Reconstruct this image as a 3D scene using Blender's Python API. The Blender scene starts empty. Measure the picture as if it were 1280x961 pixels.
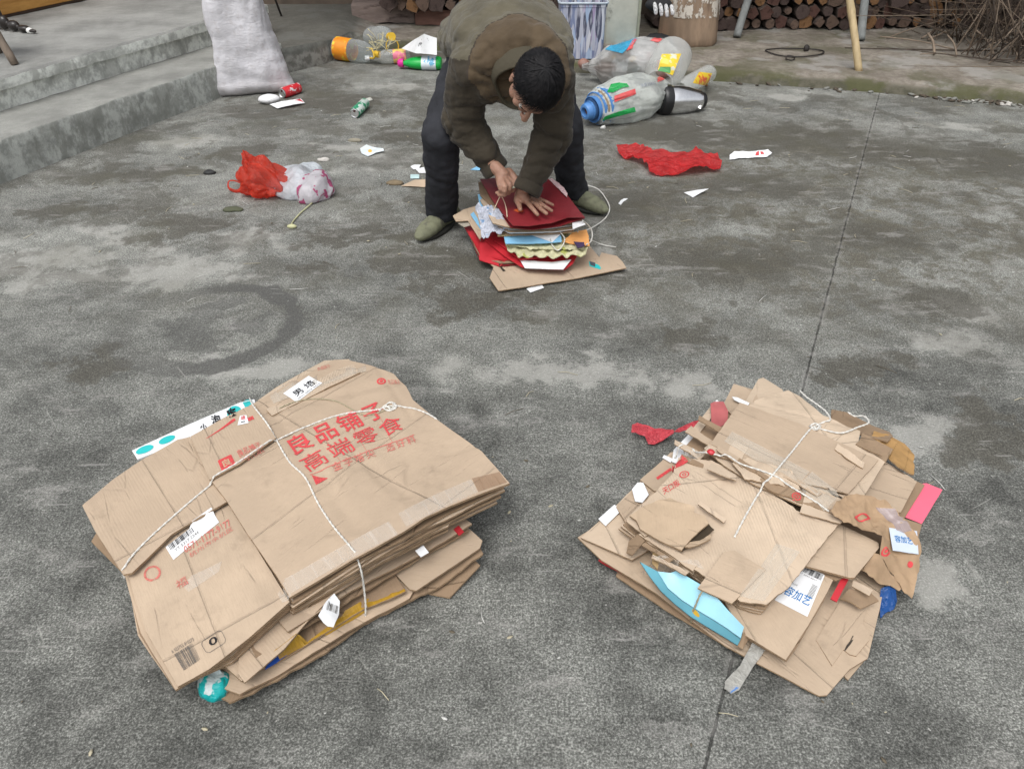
import bpy, bmesh, math, random
from mathutils import Vector, Matrix, noise
from mathutils.bvhtree import BVHTree
random.seed(7)
R = math.radians
C = bpy.data.collections.new('courtyard'); bpy.context.scene.collection.children.link(C)
scn = bpy.context.scene

# ------------------------------------------------------------------ camera, sky, sun, exposure
PITCH, FPX, CAMH = R(35.5), 960.0, 1.5
cam = bpy.data.cameras.new('camera'); camo = bpy.data.objects.new('camera', cam); C.objects.link(camo)
camo.location = (0, 0, CAMH); camo.rotation_euler = (R(90)-PITCH, 0, 0)
cam.sensor_width = 36; cam.lens = 27.0; cam.clip_start = .02; cam.clip_end = 300
scn.camera = camo
W = bpy.data.worlds.new('World'); scn.world = W; W.use_nodes = True
wn = W.node_tree; wn.nodes.clear()
sky = wn.nodes.new('ShaderNodeTexSky'); sky.sky_type = 'NISHITA'; sky.sun_disc = False
SUN_EL, SUN_AZ = R(62), R(200)
sky.sun_elevation = SUN_EL; sky.sun_rotation = SUN_AZ
sky.air_density = 1; sky.dust_density = 4; sky.ozone_density = 1
hs = wn.nodes.new('ShaderNodeHueSaturation'); hs.inputs['Saturation'].default_value = .18
bgn = wn.nodes.new('ShaderNodeBackground'); bgn.inputs['Strength'].default_value = .15
wo = wn.nodes.new('ShaderNodeOutputWorld')
wn.links.new(sky.outputs[0], hs.inputs['Color']); wn.links.new(hs.outputs[0], bgn.inputs['Color']); wn.links.new(bgn.outputs[0], wo.inputs[0])
sl = bpy.data.lights.new('sun', 'SUN'); sl.energy = 1.1; sl.angle = R(40); sl.color = (1, .985, .96)
so = bpy.data.objects.new('sun', sl); C.objects.link(so)
sdir = Vector((math.sin(SUN_AZ)*math.cos(SUN_EL), math.cos(SUN_AZ)*math.cos(SUN_EL), math.sin(SUN_EL)))
so.rotation_euler = (-sdir).to_track_quat('-Z', 'Y').to_euler(); so.location = (0, 0, 12)
vs = scn.view_settings; vs.view_transform = 'Standard'; vs.look = 'None'; vs.gamma = 1; vs.use_curve_mapping = False
vs.exposure = 0.42

# ------------------------------------------------------------------ geometry helpers
CP, SP = math.cos(PITCH), math.sin(PITCH)
def ray(px, py):
    x = (px-640)/FPX; v = -(py-480.5)/FPX
    return Vector((x, CP+v*SP, -SP+v*CP))
def U(px, py, z=0.0):
    d = ray(px, py); t = (z-CAMH)/d.z
    return Vector((d.x*t, d.y*t, z))
def UY(px, py, Y):
    d = ray(px, py); t = Y/d.y
    return Vector((d.x*t, Y, CAMH+d.z*t))
def fbm(p, o=3):
    return noise.fractal(p, 1.0, 2.0, o)
def ridge(p, o=3):
    s = 0; a = 1; f = 1
    for _ in range(o):
        s += a*(1-2*abs(noise.noise(p*f))); a *= .5; f *= 2.1
    return s
def folds3(p, o=3):
    """thin sharp creases between smooth pans"""
    s = 0; a = 1; f = 1
    for _ in range(o):
        w = Vector((noise.noise(p*f*.7+Vector((11, 0, 0))), noise.noise(p*f*.7+Vector((0, 7, 0))), 0))*.8
        s += a*((1-abs(noise.noise(p*f+w))*2)**2.5 if abs(noise.noise(p*f+w)) < .5 else 0); a *= .45; f *= 1.9
    return s
def tag(o, label=None, cat=None, group=None, kind=None):
    if label: o['label'] = label
    if cat: o['category'] = cat
    if group: o['group'] = group
    if kind: o['kind'] = kind
    return o
def empty(name, loc, label, cat, group=None):
    o = bpy.data.objects.new(name, None); C.objects.link(o); o.location = loc; o.empty_display_size = .1
    return tag(o, label, cat, group)
def wloc(o):
    v = Vector(o.location)
    while o.parent: o = o.parent; v += Vector(o.location)
    return v
def link(name, me, mats=None, parent=None, smooth=True):
    """me holds world coordinates; the object sits at its parent's place"""
    o = bpy.data.objects.new(name, me); C.objects.link(o)
    if parent:
        L = wloc(parent); me.transform(Matrix.Translation(-L)); o.parent = parent
    for m in (mats or []): me.materials.append(m)
    if smooth is not None:
        me.polygons.foreach_set('use_smooth', [smooth]*len(me.polygons))
    me.update()
    return o
def origin_to(o, loc):
    loc = Vector(loc); o.data.transform(Matrix.Translation(-loc)); o.location = loc; return o
def mesh_of(name, v, f):
    me = bpy.data.meshes.new(name); me.from_pydata([tuple(x) for x in v], [], f); me.validate(); return me
def bm_mesh(name, bm):
    me = bpy.data.meshes.new(name); bm.to_mesh(me); bm.free(); return me
def sharp(me, ang=40):
    bm = bmesh.new(); bm.from_mesh(me)
    for e in bm.edges:
        if len(e.link_faces) == 2 and e.calc_face_angle(0) > R(ang): e.smooth = False
    bm.to_mesh(me); bm.free()
def catmull(P, n=8, closed=False):
    out = []; N = len(P)
    rng = range(N if closed else N-1)
    for i in rng:
        g = (lambda k: P[k % N]) if closed else (lambda k: P[max(0, min(N-1, k))])
        a, b, c, d = g(i-1), g(i), g(i+1), g(i+2)
        for j in range(n):
            t = j/n
            out.append(.5*((2*b)+(c-a)*t+(2*a-5*b+4*c-d)*t*t+(3*b-a-3*c+d)*t**3))
    if not closed: out.append(P[-1].copy())
    return out
def tube_geo(P, r, seg=8, flat=1.0, closed=False, cap=True, V=None, F=None):
    V = [] if V is None else V; F = [] if F is None else F
    n = len(P); base = len(V)
    rr = r if isinstance(r, (list, tuple)) else [r]*n
    ref = Vector((0, 0, 1))
    T0 = (P[1]-P[0]).normalized()
    if abs(T0.dot(ref)) > .9: ref = Vector((1, 0, 0))
    nrm = (ref-T0*ref.dot(T0)).normalized()
    for i in range(n):
        T = (P[(i+1) % n]-P[i-1]) if closed else (P[min(n-1, i+1)]-P[max(0, i-1)])
        T = T.normalized() if T.length > 1e-9 else T0
        nrm = (nrm-T*nrm.dot(T)).normalized(); bn = T.cross(nrm)
        for k in range(seg):
            a = 2*math.pi*k/seg
            V.append(P[i]+nrm*math.cos(a)*rr[i]*flat+bn*math.sin(a)*rr[i])
    m = n if closed else n-1
    for i in range(m):
        for k in range(seg):
            a = base+i*seg+k; b = base+i*seg+(k+1) % seg
            c = base+((i+1) % n)*seg+(k+1) % seg; d = base+((i+1) % n)*seg+k
            F.append((a, b, c, d))
    if cap and not closed:
        F.append(tuple(base+k for k in range(seg))[::-1]); F.append(tuple(base+(n-1)*seg+k for k in range(seg)))
    return V, F
def tube(name, P, r, mats, parent=None, seg=8, flat=1.0, closed=False):
    V, F = tube_geo(P, r, seg, flat, closed)
    return link(name, mesh_of(name, V, F), mats, parent)
def lathe_geo(prof, axis_o, axis_d, seg=24, V=None, F=None, squash=1.0, fn=None):
    """prof = [(along, radius)...]"""
    V = [] if V is None else V; F = [] if F is None else F
    d = Vector(axis_d).normalized(); o = Vector(axis_o)
    a = Vector((0, 0, 1)) if abs(d.z) < .9 else Vector((1, 0, 0))
    n = (a-d*a.dot(d)).normalized(); b = d.cross(n); base = len(V)
    for (t, r) in prof:
        for k in range(seg):
            th = 2*math.pi*k/seg
            p = o+d*t+n*math.cos(th)*r*squash+b*math.sin(th)*r
            if fn: p = fn(p, t, th)
            V.append(p)
    for i in range(len(prof)-1):
        for k in range(seg):
            F.append((base+i*seg+k, base+i*seg+(k+1) % seg, base+(i+1)*seg+(k+1) % seg, base+(i+1)*seg+k))
    return V, F
def lathe(name, prof, o, d, mats, parent=None, seg=24, squash=1.0, fn=None, sh=50):
    V, F = lathe_geo(prof, o, d, seg, squash=squash, fn=fn)
    me = mesh_of(name, V, F); sharp(me, sh)
    return link(name, me, mats, parent)
def box_geo(bm, c, size, rot=None, bev=0):
    M = Matrix.Translation(Vector(c)) @ (rot or Matrix()) @ Matrix.Diagonal((size[0], size[1], size[2], 1))
    r = bmesh.ops.create_cube(bm, size=1, matrix=M)
    if bev:
        es = list({e for v in r['verts'] for e in v.link_edges})
        bmesh.ops.bevel(bm, geom=es, offset=bev, segments=2, affect='EDGES')

def mvc(p, poly, vals):
    """mean value coordinates in XY"""
    n = len(poly); s = []; 
    for q in poly:
        s.append((q[0]-p[0], q[1]-p[1]))
    r = [math.hypot(*a) for a in s]
    for i in range(n):
        if r[i] < 1e-7: return vals[i]
    w = [0]*n; tt = []
    for i in range(n):
        j = (i+1) % n
        A = s[i][0]*s[j][1]-s[i][1]*s[j][0]; D = s[i][0]*s[j][0]+s[i][1]*s[j][1]
        if abs(A) < 1e-10 and D < 0:
            return (r[j]*vals[i]+r[i]*vals[j])/(r[i]+r[j])
        tt.append((r[i]*r[j]-D)/A if abs(A) > 1e-12 else 0)
    tot = 0; acc = 0
    for i in range(n):
        wi = (tt[i-1]+tt[i])/r[i]; tot += wi; acc += wi*vals[i]
    if abs(tot) < 1e-9: return sum(vals)/n
    return acc/tot

def rag_poly(P, amp, step=.012, seed=0):
    out = []
    n = len(P)
    for i in range(n):
        a, b = P[i], P[(i+1) % n]
        L = (b-a).length; k = max(1, int(L/step))
        d = (b-a); pe = Vector((-d.y, d.x, 0)).normalized() if d.length > 0 else Vector((0, 0, 0))
        for j in range(k):
            t = j/k; q = a.lerp(b, t)
            if j: q = q+pe*amp*noise.noise(Vector((q.x*60+seed, q.y*60, seed*1.7)))
            out.append(q)
    return out

def grid_cut(bm, step, lo, hi):
    for ax in (0, 1):
        c = math.floor(lo[ax]/step)*step+step*.37
        while c < hi[ax]:
            co = [0, 0, 0]; co[ax] = c; no = [0, 0, 0]; no[ax] = 1
            bmesh.ops.bisect_plane(bm, geom=bm.verts[:]+bm.edges[:]+bm.faces[:], dist=1e-6, plane_co=co, plane_no=no)
            c += step

ALLSURF = {}
def sheet(name, pts, mats, parent, thick=.005, res=.014, crk=.0, cfreq=9, rag=.0006, folds=(), warp=.003, seed=None, key=None, rid=0, ridf=(12, 12), zfn=None, ridrot=0, world=False):
    """a bent cardboard, paper or film sheet. pts = (px, py, z): each corner's picture place and height above the yard.
    folds = ((px,py),(px,py),depth,width) creases"""
    seed = random.random()*50 if seed is None else seed
    P = [Vector(p) if world else U(*p) for p in pts]
    flatP = [Vector((p.x, p.y, 0)) for p in P]; zs = [p.z for p in P]
    bound = rag_poly(flatP, rag, .01 if rag > .001 else .03, seed)
    bm = bmesh.new()
    f = bm.faces.new([bm.verts.new(v) for v in bound])
    if f.normal.z < 0 or f.calc_area() and (f.normal_update() or f.normal.z < 0): f.normal_flip()
    lo = (min(v.x for v in bound), min(v.y for v in bound)); hi = (max(v.x for v in bound), max(v.y for v in bound))
    bmesh.ops.triangulate(bm, faces=bm.faces[:])
    grid_cut(bm, res, lo, hi)
    bmesh.ops.triangulate(bm, faces=[g for g in bm.faces if len(g.verts) > 4])
    # main direction of the sheet for the texture coordinates
    e0 = (flatP[1]-flatP[0]).normalized(); e1 = Vector((-e0.y, e0.x, 0))
    fl = [(Vector((*U(*a, .1).xy, 0)), Vector((*U(*b, .1).xy, 0)), dp, w) for a, b, dp, w in folds]
    cr, sr = math.cos(ridrot), math.sin(ridrot)
    def Z(p):
        z = mvc(p, flatP, zs)
        z += warp*noise.noise(Vector((p.x*5+seed, p.y*5, seed)))
        if crk: z += crk*ridge(Vector((p.x*cfreq+seed, p.y*cfreq, seed*.3)), 2)
        if rid:
            u = cr*p.x+sr*p.y; v = -sr*p.x+cr*p.y
            z += rid*ridge(Vector((u*ridf[0]+seed, v*ridf[1], seed)), 3)
        for a, b, dp, w in fl:
            ab = b-a; t = max(0, min(1, (Vector((p.x, p.y, 0))-a).dot(ab)/ab.length_squared))
            d = (Vector((p.x, p.y, 0))-(a+ab*t)).length
            z += dp*max(0, 1-d/w)
        if zfn: z = zfn(p, z)
        return z
    for v in bm.verts: v.co.z = Z(v.co)
    uvl = bm.loops.layers.uv.new('UVMap')
    for g in bm.faces:
        if g.normal.z < 0: pass
    bm.normal_update()
    if sum(g.normal.z for g in bm.faces) < 0: bmesh.ops.reverse_faces(bm, faces=bm.faces[:])
    top = bm.faces[:]
    bedges = [e for e in bm.edges if len(e.link_faces) == 1]
    bv = {}
    for v in bm.verts[:]:
        bv[v] = None
    low = {}
    for v in list(bv): low[v] = bm.verts.new((v.co.x, v.co.y, v.co.z-thick))
    for g in top:
        h = bm.faces.new([low[v] for v in reversed(g.verts)]); h.material_index = min(2, len(mats)-1)
    for g in top+[x for x in bm.faces if x.material_index]:
        for l in g.loops:
            l[uvl].uv = (l.vert.co.xy.dot(e0.xy), l.vert.co.xy.dot(e1.xy))
    for e in bedges:
        l = e.link_loops[0]; a, b = l.vert, l.link_loop_next.vert
        s = bm.faces.new((b, a, low[a], low[b])); s.material_index = min(1, len(mats)-1); s.smooth = False
        ln = (a.co-b.co).length; u0 = a.co.x*.7+a.co.y
        for q, uv in zip(s.loops, ((u0+ln, 1), (u0, 1), (u0, 0), (u0+ln, 0))): q[uvl].uv = uv
        e.smooth = False
    for g in bm.faces:
        if g.material_index != 1 or len(mats) < 2: g.smooth = True
    if key is not None:
        bm.verts.index_update()
        vv = [v.co.copy() for v in bm.verts]; ff = [[v.index for v in g.verts] for g in bm.faces]
        ALLSURF.setdefault(key, []).append((vv, ff))
    me = bm_mesh(name, bm)
    return link(name, me, mats, parent, smooth=None)
def bvh(key):
    V = []; F = []
    for v, f in ALLSURF[key]:
        b = len(V); V += v; F += [[i+b for i in g] for g in f]
    return BVHTree.FromPolygons(V, F)
def obvh(o):
    L = wloc(o); return BVHTree.FromPolygons([v.co+L for v in o.data.vertices], [list(f.vertices) for f in o.data.polygons])
def hit_cam(t, px, py):
    o = Vector((0, 0, CAMH)); d = ray(px, py).normalized()
    h = t.ray_cast(o, d)
    if h[0] is None: return U(px, py, 0)
    return h[0]
def drop(t, x, y, miss=None):
    h = t.ray_cast(Vector((x, y, .9)), Vector((0, 0, -1)))
    return h[0].z if h[0] is not None else miss
def decal_bm(name, bm, quad, t, mat, parent, eps=.0009, step=.02):
    """bm: flat shape in the unit square; quad: picture corners (00,10,11,01) of that square on the surface"""
    q = [hit_cam(t, *c) for c in quad]
    Lx = max(.001, (q[1]-q[0]).length); Ly = max(.001, (q[3]-q[0]).length)
    for v in bm.verts: v.co.x *= Lx; v.co.y *= Ly
    grid_cut(bm, step, (0, 0), (Lx, Ly))
    uvl = bm.loops.layers.uv.verify()
    for f in bm.faces:
        for l in f.loops: l[uvl].uv = (l.vert.co.x, l.vert.co.y)
    last = q[0].z
    for v in bm.verts:
        u, w = v.co.x/Lx, v.co.y/Ly
        p = (q[0]*(1-u)+q[1]*u)*(1-w)+(q[3]*(1-u)+q[2]*u)*w
        z = drop(t, p.x, p.y, p.z)
        if abs(z-p.z) > .03: z = p.z
        v.co = Vector((p.x, p.y, z+eps))
    bm.normal_update()
    if sum(f.normal.z for f in bm.faces) < 0: bmesh.ops.reverse_faces(bm, faces=bm.faces[:])
    return link(name, bm_mesh(name, bm), [mat], parent, smooth=True)
def poly_bm(polys):
    bm = bmesh.new()
    for P in polys: bm.faces.new([bm.verts.new((x, y, 0)) for x, y in P])
    bmesh.ops.triangulate(bm, faces=bm.faces[:]); return bm
def text_bm(s, bold=0.0, spacing=1.0, box=(0, 0, 1, 1), line=1.0):
    cu = bpy.data.curves.new('t', 'FONT'); cu.body = s; cu.offset = bold; cu.space_character = spacing; cu.resolution_u = 2; cu.space_line = line
    o = bpy.data.objects.new('t', cu); C.objects.link(o)
    dg = bpy.context.evaluated_depsgraph_get(); me = bpy.data.meshes.new_from_object(o.evaluated_get(dg))
    bm = bmesh.new(); bm.from_mesh(me)
    bpy.data.objects.remove(o); bpy.data.curves.remove(cu); bpy.data.meshes.remove(me)
    bmesh.ops.remove_doubles(bm, verts=bm.verts, dist=1e-5)
    xs = [v.co.x for v in bm.verts]; ys = [v.co.y for v in bm.verts]
    x0, x1, y0, y1 = min(xs), max(xs), min(ys), max(ys)
    for v in bm.verts:
        v.co.x = box[0]+(v.co.x-x0)/(x1-x0)*(box[2]-box[0]); v.co.y = box[1]+(v.co.y-y0)/(y1-y0)*(box[3]-box[1]); v.co.z = 0
    return bm
def ring_poly(cx, cy, rx, ry, w, n=28, a0=0, a1=2*math.pi):
    out = []
    for i in range(n):
        a = a0+(a1-a0)*i/n; b = a0+(a1-a0)*(i+1)/n
        out.append([(cx+rx*math.cos(a), cy+ry*math.sin(a)), (cx+rx*math.cos(b), cy+ry*math.sin(b)), (cx+(rx-w)*math.cos(b), cy+(ry-w)*math.sin(b)), (cx+(rx-w)*math.cos(a), cy+(ry-w)*math.sin(a))])
    return out
def circ(cx, cy, rx, ry=None, n=20, rot=0):
    ry = ry or rx
    return [(cx+rx*math.cos(a+rot), cy+ry*math.sin(a+rot)) for a in [2*math.pi*i/n for i in range(n)]]
def bars(x0, x1, y0, y1, n, seed=1):
    rs = random.Random(seed); out = []; x = x0; w = (x1-x0)/n
    for i in range(n):
        a = w*rs.choice((.25, .4, .6, .75)); out.append([(x, y0), (x+a, y0), (x+a, y1), (x, y1)]); x += w
    return out
def scribble(cx, cy, w, h, n, seed, t=.02):
    """short pen strokes, like handwriting"""
    rs = random.Random(seed); out = []
    for i in range(n):
        x, y = cx+rs.uniform(-w, w), cy+rs.uniform(-h, h); a = rs.choice((0, .1, 1.5, 1.2, -.8, .8)); L = rs.uniform(.3, .9)*max(w, h)
        dx, dy = math.cos(a)*L/2, math.sin(a)*L/2; nx, ny = -math.sin(a)*t/2, math.cos(a)*t/2
        out.append([(x-dx-nx, y-dy-ny), (x+dx-nx, y+dy-ny), (x+dx+nx, y+dy+ny), (x-dx+nx, y-dy+ny)])
    return out

# ------------------------------------------------------------------ node helpers and materials
class NT:
    def __init__(s, name):
        s.m = bpy.data.materials.new(name); s.m.use_nodes = True; s.t = s.m.node_tree; s.t.nodes.clear()
        s.out = s.n('ShaderNodeOutputMaterial')
    def n(s, ty, **k):
        x = s.t.nodes.new(ty)
        for a, b in k.items(): setattr(x, a, b)
        return x
    def put(s, sock, v):
        if isinstance(v, bpy.types.NodeSocket): s.t.links.new(v, sock)
        elif v is not None: sock.default_value = v
    def M(s, op, a, b=None, c=None, clamp=False):
        x = s.n('ShaderNodeMath', operation=op, use_clamp=clamp); s.put(x.inputs[0], a)
        if b is not None: s.put(x.inputs[1], b)
        if c is not None: s.put(x.inputs[2], c)
        return x.outputs[0]
    def V(s, op, a, b=None, out=0):
        x = s.n('ShaderNodeVectorMath', operation=op); s.put(x.inputs[0], a)
        if b is not None: s.put(x.inputs[1], b)
        return x.outputs[out]
    def scale(s, v, k): return s.V('MULTIPLY', v, k if isinstance(k, tuple) else (k, k, k))
    def noise(s, vec, sc=5, det=4, rough=.55, dist=0, col=False):
        x = s.n('ShaderNodeTexNoise'); s.put(x.inputs['Vector'], vec); x.inputs['Scale'].default_value = sc; x.inputs['Detail'].default_value = det
        x.inputs['Roughness'].default_value = rough; x.inputs['Distortion'].default_value = dist
        return x.outputs['Color' if col else 'Fac']
    def vor(s, vec, sc=5, feature='F1', out='Distance', rnd=1):
        x = s.n('ShaderNodeTexVoronoi', feature=feature); s.put(x.inputs['Vector'], vec); x.inputs['Scale'].default_value = sc; x.inputs['Randomness'].default_value = rnd
        return x.outputs[out]
    def ramp(s, f, stops, interp='LINEAR'):
        x = s.n('ShaderNodeValToRGB'); x.color_ramp.interpolation = interp; s.put(x.inputs[0], f); r = x.color_ramp
        while len(r.elements) < len(stops): r.elements.new(.5)
        for e, (p, c) in zip(r.elements, stops):
            e.position = p; e.color = (*c, 1) if isinstance(c, tuple) else (c, c, c, 1)
        return x.outputs[0]
    def step(s, f, a, b):
        x = s.n('ShaderNodeMapRange', interpolation_type='SMOOTHSTEP'); s.put(x.inputs[0], f); x.inputs[1].default_value = a; x.inputs[2].default_value = b
        return x.outputs[0]
    def mix(s, f, a, b, mode='MIX'):
        x = s.n('ShaderNodeMix', data_type='RGBA', blend_type=mode); s.put(x.inputs[0], f)
        s.put(x.inputs[6], (*a, 1) if isinstance(a, tuple) and len(a) == 3 else a); s.put(x.inputs[7], (*b, 1) if isinstance(b, tuple) and len(b) == 3 else b)
        return x.outputs[2]
    def coord(s, k='Object'): return s.n('ShaderNodeTexCoord').outputs[k]
    def geo(s): return s.n('ShaderNodeNewGeometry').outputs['Position']
    def bump(s, h, st=.3, d=.01, nrm=None):
        x = s.n('ShaderNodeBump'); x.inputs['Strength'].default_value = st; x.inputs['Distance'].default_value = d; s.put(x.inputs['Height'], h)
        if nrm is not None: s.put(x.inputs['Normal'], nrm)
        return x.outputs[0]
    def bsdf(s, col, rough=.6, nrm=None, metallic=0, spec=.5, alpha=None, trans=0, ior=1.45, sub=0, coat=0, sheen=0, emis=None):
        x = s.n('ShaderNodeBsdfPrincipled'); s.put(x.inputs['Base Color'], (*col, 1) if isinstance(col, tuple) and len(col) == 3 else col)
        s.put(x.inputs['Roughness'], rough); s.put(x.inputs['Metallic'], metallic); s.put(x.inputs['Specular IOR Level'], spec)
        if nrm is not None: s.put(x.inputs['Normal'], nrm)
        if alpha is not None: s.put(x.inputs['Alpha'], alpha)
        x.inputs['Transmission Weight'].default_value = trans; x.inputs['IOR'].default_value = ior
        if sub: x.inputs['Subsurface Weight'].default_value = sub; x.inputs['Subsurface Radius'].default_value = (.012, .004, .002); x.inputs['Subsurface Scale'].default_value = 1
        x.inputs['Coat Weight'].default_value = coat; x.inputs['Sheen Weight'].default_value = sheen
        return x.outputs[0]
    def done(s, sh): s.t.links.new(sh, s.out.inputs[0]); return s.m
def mul(c, k): return tuple(min(1, x*k) for x in c)

def simple(name, col, rough=.6, var=.18, sc=12, bst=.15, bsc=80, metallic=0, spec=.5, coat=0, dirt=None, dsc=9, dth=(.5, .7), sub=0, sheen=0, stretch=None):
    t = NT(name); p = t.coord()
    if stretch: p = t.scale(p, stretch)
    n = t.noise(p, sc, 5, .6)
    c = t.mix(t.step(n, .25, .75), mul(col, 1-var), mul(col, 1+var))
    if dirt: c = t.mix(t.step(t.noise(p, dsc, 6, .65), *dth), c, dirt)
    b = t.bump(t.noise(p, bsc, 4, .6), bst, .004)
    return t.done(t.bsdf(c, t.M('ADD', t.M('MULTIPLY', n, .2), rough-.1), b, metallic, spec, coat=coat, sub=sub, sheen=sheen))
def film(name, col, rough=.25, tl=.35, alpha=1.0, wr=(25, .5), col2=None, c2th=(.55, .6), c2sc=8):
    """thin plastic film: some light passes through"""
    t = NT(name); p = t.coord()
    n = t.noise(p, 14, 4, .6)
    c = t.mix(t.step(n, .3, .7), mul(col, .85), mul(col, 1.1))
    if col2: c = t.mix(t.step(t.noise(t.V('ADD', p, (3, 1, 7)), c2sc, 3, .5), *c2th), c, col2)
    h = t.noise(p, wr[0], 3, .5, 1.5)
    h = t.M('ABSOLUTE', t.M('SUBTRACT', h, .5))
    b = t.bump(h, wr[1], .02)
    d = t.bsdf(c, rough, b, spec=.5)
    tr = t.n('ShaderNodeBsdfTranslucent'); t.put(tr.inputs[0], c); t.put(tr.inputs['Normal'], b)
    m = t.n('ShaderNodeMixShader'); m.inputs[0].default_value = tl; t.t.links.new(d, m.inputs[1]); t.t.links.new(tr.outputs[0], m.inputs[2])
    o = m.outputs[0]
    if alpha < 1:
        ts = t.n('ShaderNodeBsdfTransparent'); m2 = t.n('ShaderNodeMixShader'); m2.inputs[0].default_value = alpha
        t.t.links.new(ts.outputs[0], m2.inputs[1]); t.t.links.new(o, m2.inputs[2]); o = m2.outputs[0]
    return t.done(o)

def cardboard(name, base=(.47, .362, .262), var=.1, lines=.5, scuff=.25, ldir=0, flute=430):
    t = NT(name); p = t.geo(); uv = t.coord('UV')
    oi = t.n('ShaderNodeObjectInfo').outputs['Random']
    n1 = t.noise(p, 7, 4, .6); n2 = t.noise(p, 55, 5, .7)
    rot = t.n('ShaderNodeVectorRotate', rotation_type='Z_AXIS'); t.put(rot.inputs[0], uv); rot.inputs['Angle'].default_value = ldir
    ruv = rot.outputs[0]
    fib = t.noise(t.scale(ruv, (40, 260, 1)), 1, 3, .6)
    c = t.mix(t.step(n1, .3, .7), mul(base, 1-var), mul(base, 1+var*.8))
    c = t.mix(t.M('MULTIPLY', t.step(fib, .4, .75), .22), c, mul(base, .78))
    c = t.mix(t.M('MULTIPLY', t.step(oi, 0, 1), .55), c, mul(base, .78))
    # scuffs, pale rubbed spots and faint dirt
    c = t.mix(t.M('MULTIPLY', t.step(n2, .6, .78), scuff), c, mul(base, 1.35))
    c = t.mix(t.M('MULTIPLY', t.step(t.noise(t.V('ADD', p, (5, 2, 1)), 11, 6, .7), .54, .78), .45), c, mul(base, .5))
    vc = t.vor(t.scale(t.V('ADD', uv, t.scale(t.noise(p, 9, 3, .6, col=True), .012)), (3, 17, 1)), 1, 'DISTANCE_TO_EDGE')
    cz_ = t.M('MULTIPLY', t.step(vc, .035, .0), t.step(t.noise(t.V('ADD', p, (8, 1, 2)), 8, 3), .5, .62))
    c = t.mix(t.M('MULTIPLY', cz_, .3), c, mul(base, .6))
    # flute washboard showing through the liner
    sx = t.n('ShaderNodeSeparateXYZ'); t.put(sx.inputs[0], ruv)
    w = t.M('SINE', t.M('ADD', t.M('MULTIPLY', sx.outputs[1], flute*2), t.M('MULTIPLY', n1, 2.0)))
    wm = t.M('MULTIPLY', w, t.step(t.noise(t.scale(ruv, (4, 9, 1)), 1, 2, .5), .4, .75))
    h = t.M('ADD', t.M('MULTIPLY', wm, .16*lines), t.M('MULTIPLY', t.noise(t.scale(ruv, (9, 60, 1)), 1, 4, .65), .9))
    h = t.M('SUBTRACT', t.M('ADD', h, t.M('MULTIPLY', t.noise(p, 18, 4, .6), 1.2)), t.M('MULTIPLY', cz_, .8))
    # pressed score lines where the box was folded
    for ax_, per, off in ((0, 2.6, 3.1), (1, 3.4, 7.7)):
        q_ = t.M('ADD', t.M('ADD', t.M('MULTIPLY', sx.outputs[ax_], per), t.M('MULTIPLY', oi, off)), t.M('MULTIPLY', n1, .006))
        dl = t.M('ABSOLUTE', t.M('SUBTRACT', t.M('FRACT', q_), .5)); ln_ = t.step(dl, .011, .003)
        h = t.M('SUBTRACT', h, t.M('MULTIPLY', ln_, 1.6)); c = t.mix(t.M('MULTIPLY', ln_, t.M('MULTIPLY', t.step(t.noise(p, 22, 4), .3, .6), .45)), c, mul(base, .55))
    b = t.bump(h, .55, .0035)
    c = t.mix(t.M('MULTIPLY', t.step(wm, .2, .9), .13*lines), c, mul(base, .6))
    return t.done(t.bsdf(c, .72, b, spec=.25))
def card_edge(name, base=(.36, .25, .155)):
    t = NT(name); uv = t.coord('UV'); sx = t.n('ShaderNodeSeparateXYZ'); t.put(sx.inputs[0], uv)
    u, v = sx.outputs[0], sx.outputs[1]
    tri = t.M('SINE', t.M('MULTIPLY', u, 900))
    inner = t.M('LESS_THAN', t.M('ABSOLUTE', t.M('SUBTRACT', t.M('SUBTRACT', v, .5), t.M('MULTIPLY', tri, .25))), .13)
    mid = t.M('LESS_THAN', t.M('ABSOLUTE', t.M('SUBTRACT', v, .5)), .34)
    hole = t.M('MULTIPLY', mid, t.M('SUBTRACT', 1.0, inner))
    n = t.noise(t.geo(), 40, 4, .6)
    c = t.mix(t.step(n, .3, .7), mul(base, .75), mul(base, 1.25))
    c = t.mix(t.M('MULTIPLY', hole, .75), c, mul(base, .25))
    return t.done(t.bsdf(c, .85, None, spec=.2))
def tape_mat(name, col=(.72, .66, .56), alpha=.42, rough=.18):
    t = NT(name); p = t.coord('UV')
    st = t.noise(t.scale(p, (90, 5, 1)), 1, 3, .7)
    b = t.bump(st, .5, .006)
    d = t.bsdf(mul(col, 1), rough, b, spec=.6)
    a = t.M('ADD', t.M('MULTIPLY', t.step(st, .45, .75), .22), alpha-.12)
    ts = t.n('ShaderNodeBsdfTransparent'); m = t.n('ShaderNodeMixShader'); t.put(m.inputs[0], a)
    t.t.links.new(ts.outputs[0], m.inputs[1]); t.t.links.new(d, m.inputs[2])
    return t.done(m.outputs[0])
def ink(name, col, wear=.45, sc=160):
    """printed ink, worn so the board shows through"""
    t = NT(name); p = t.geo()
    d = t.bsdf(t.mix(t.noise(p, 30, 3), mul(col, .85), mul(col, 1.15)), .75, spec=.2)
    a = t.M('SUBTRACT', 1.0, t.M('MULTIPLY', t.step(t.noise(p, sc, 4, .7), .45, .7), wear))
    ts = t.n('ShaderNodeBsdfTransparent'); m = t.n('ShaderNodeMixShader'); t.put(m.inputs[0], a)
    t.t.links.new(ts.outputs[0], m.inputs[1]); t.t.links.new(d, m.inputs[2])
    return t.done(m.outputs[0])

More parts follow.
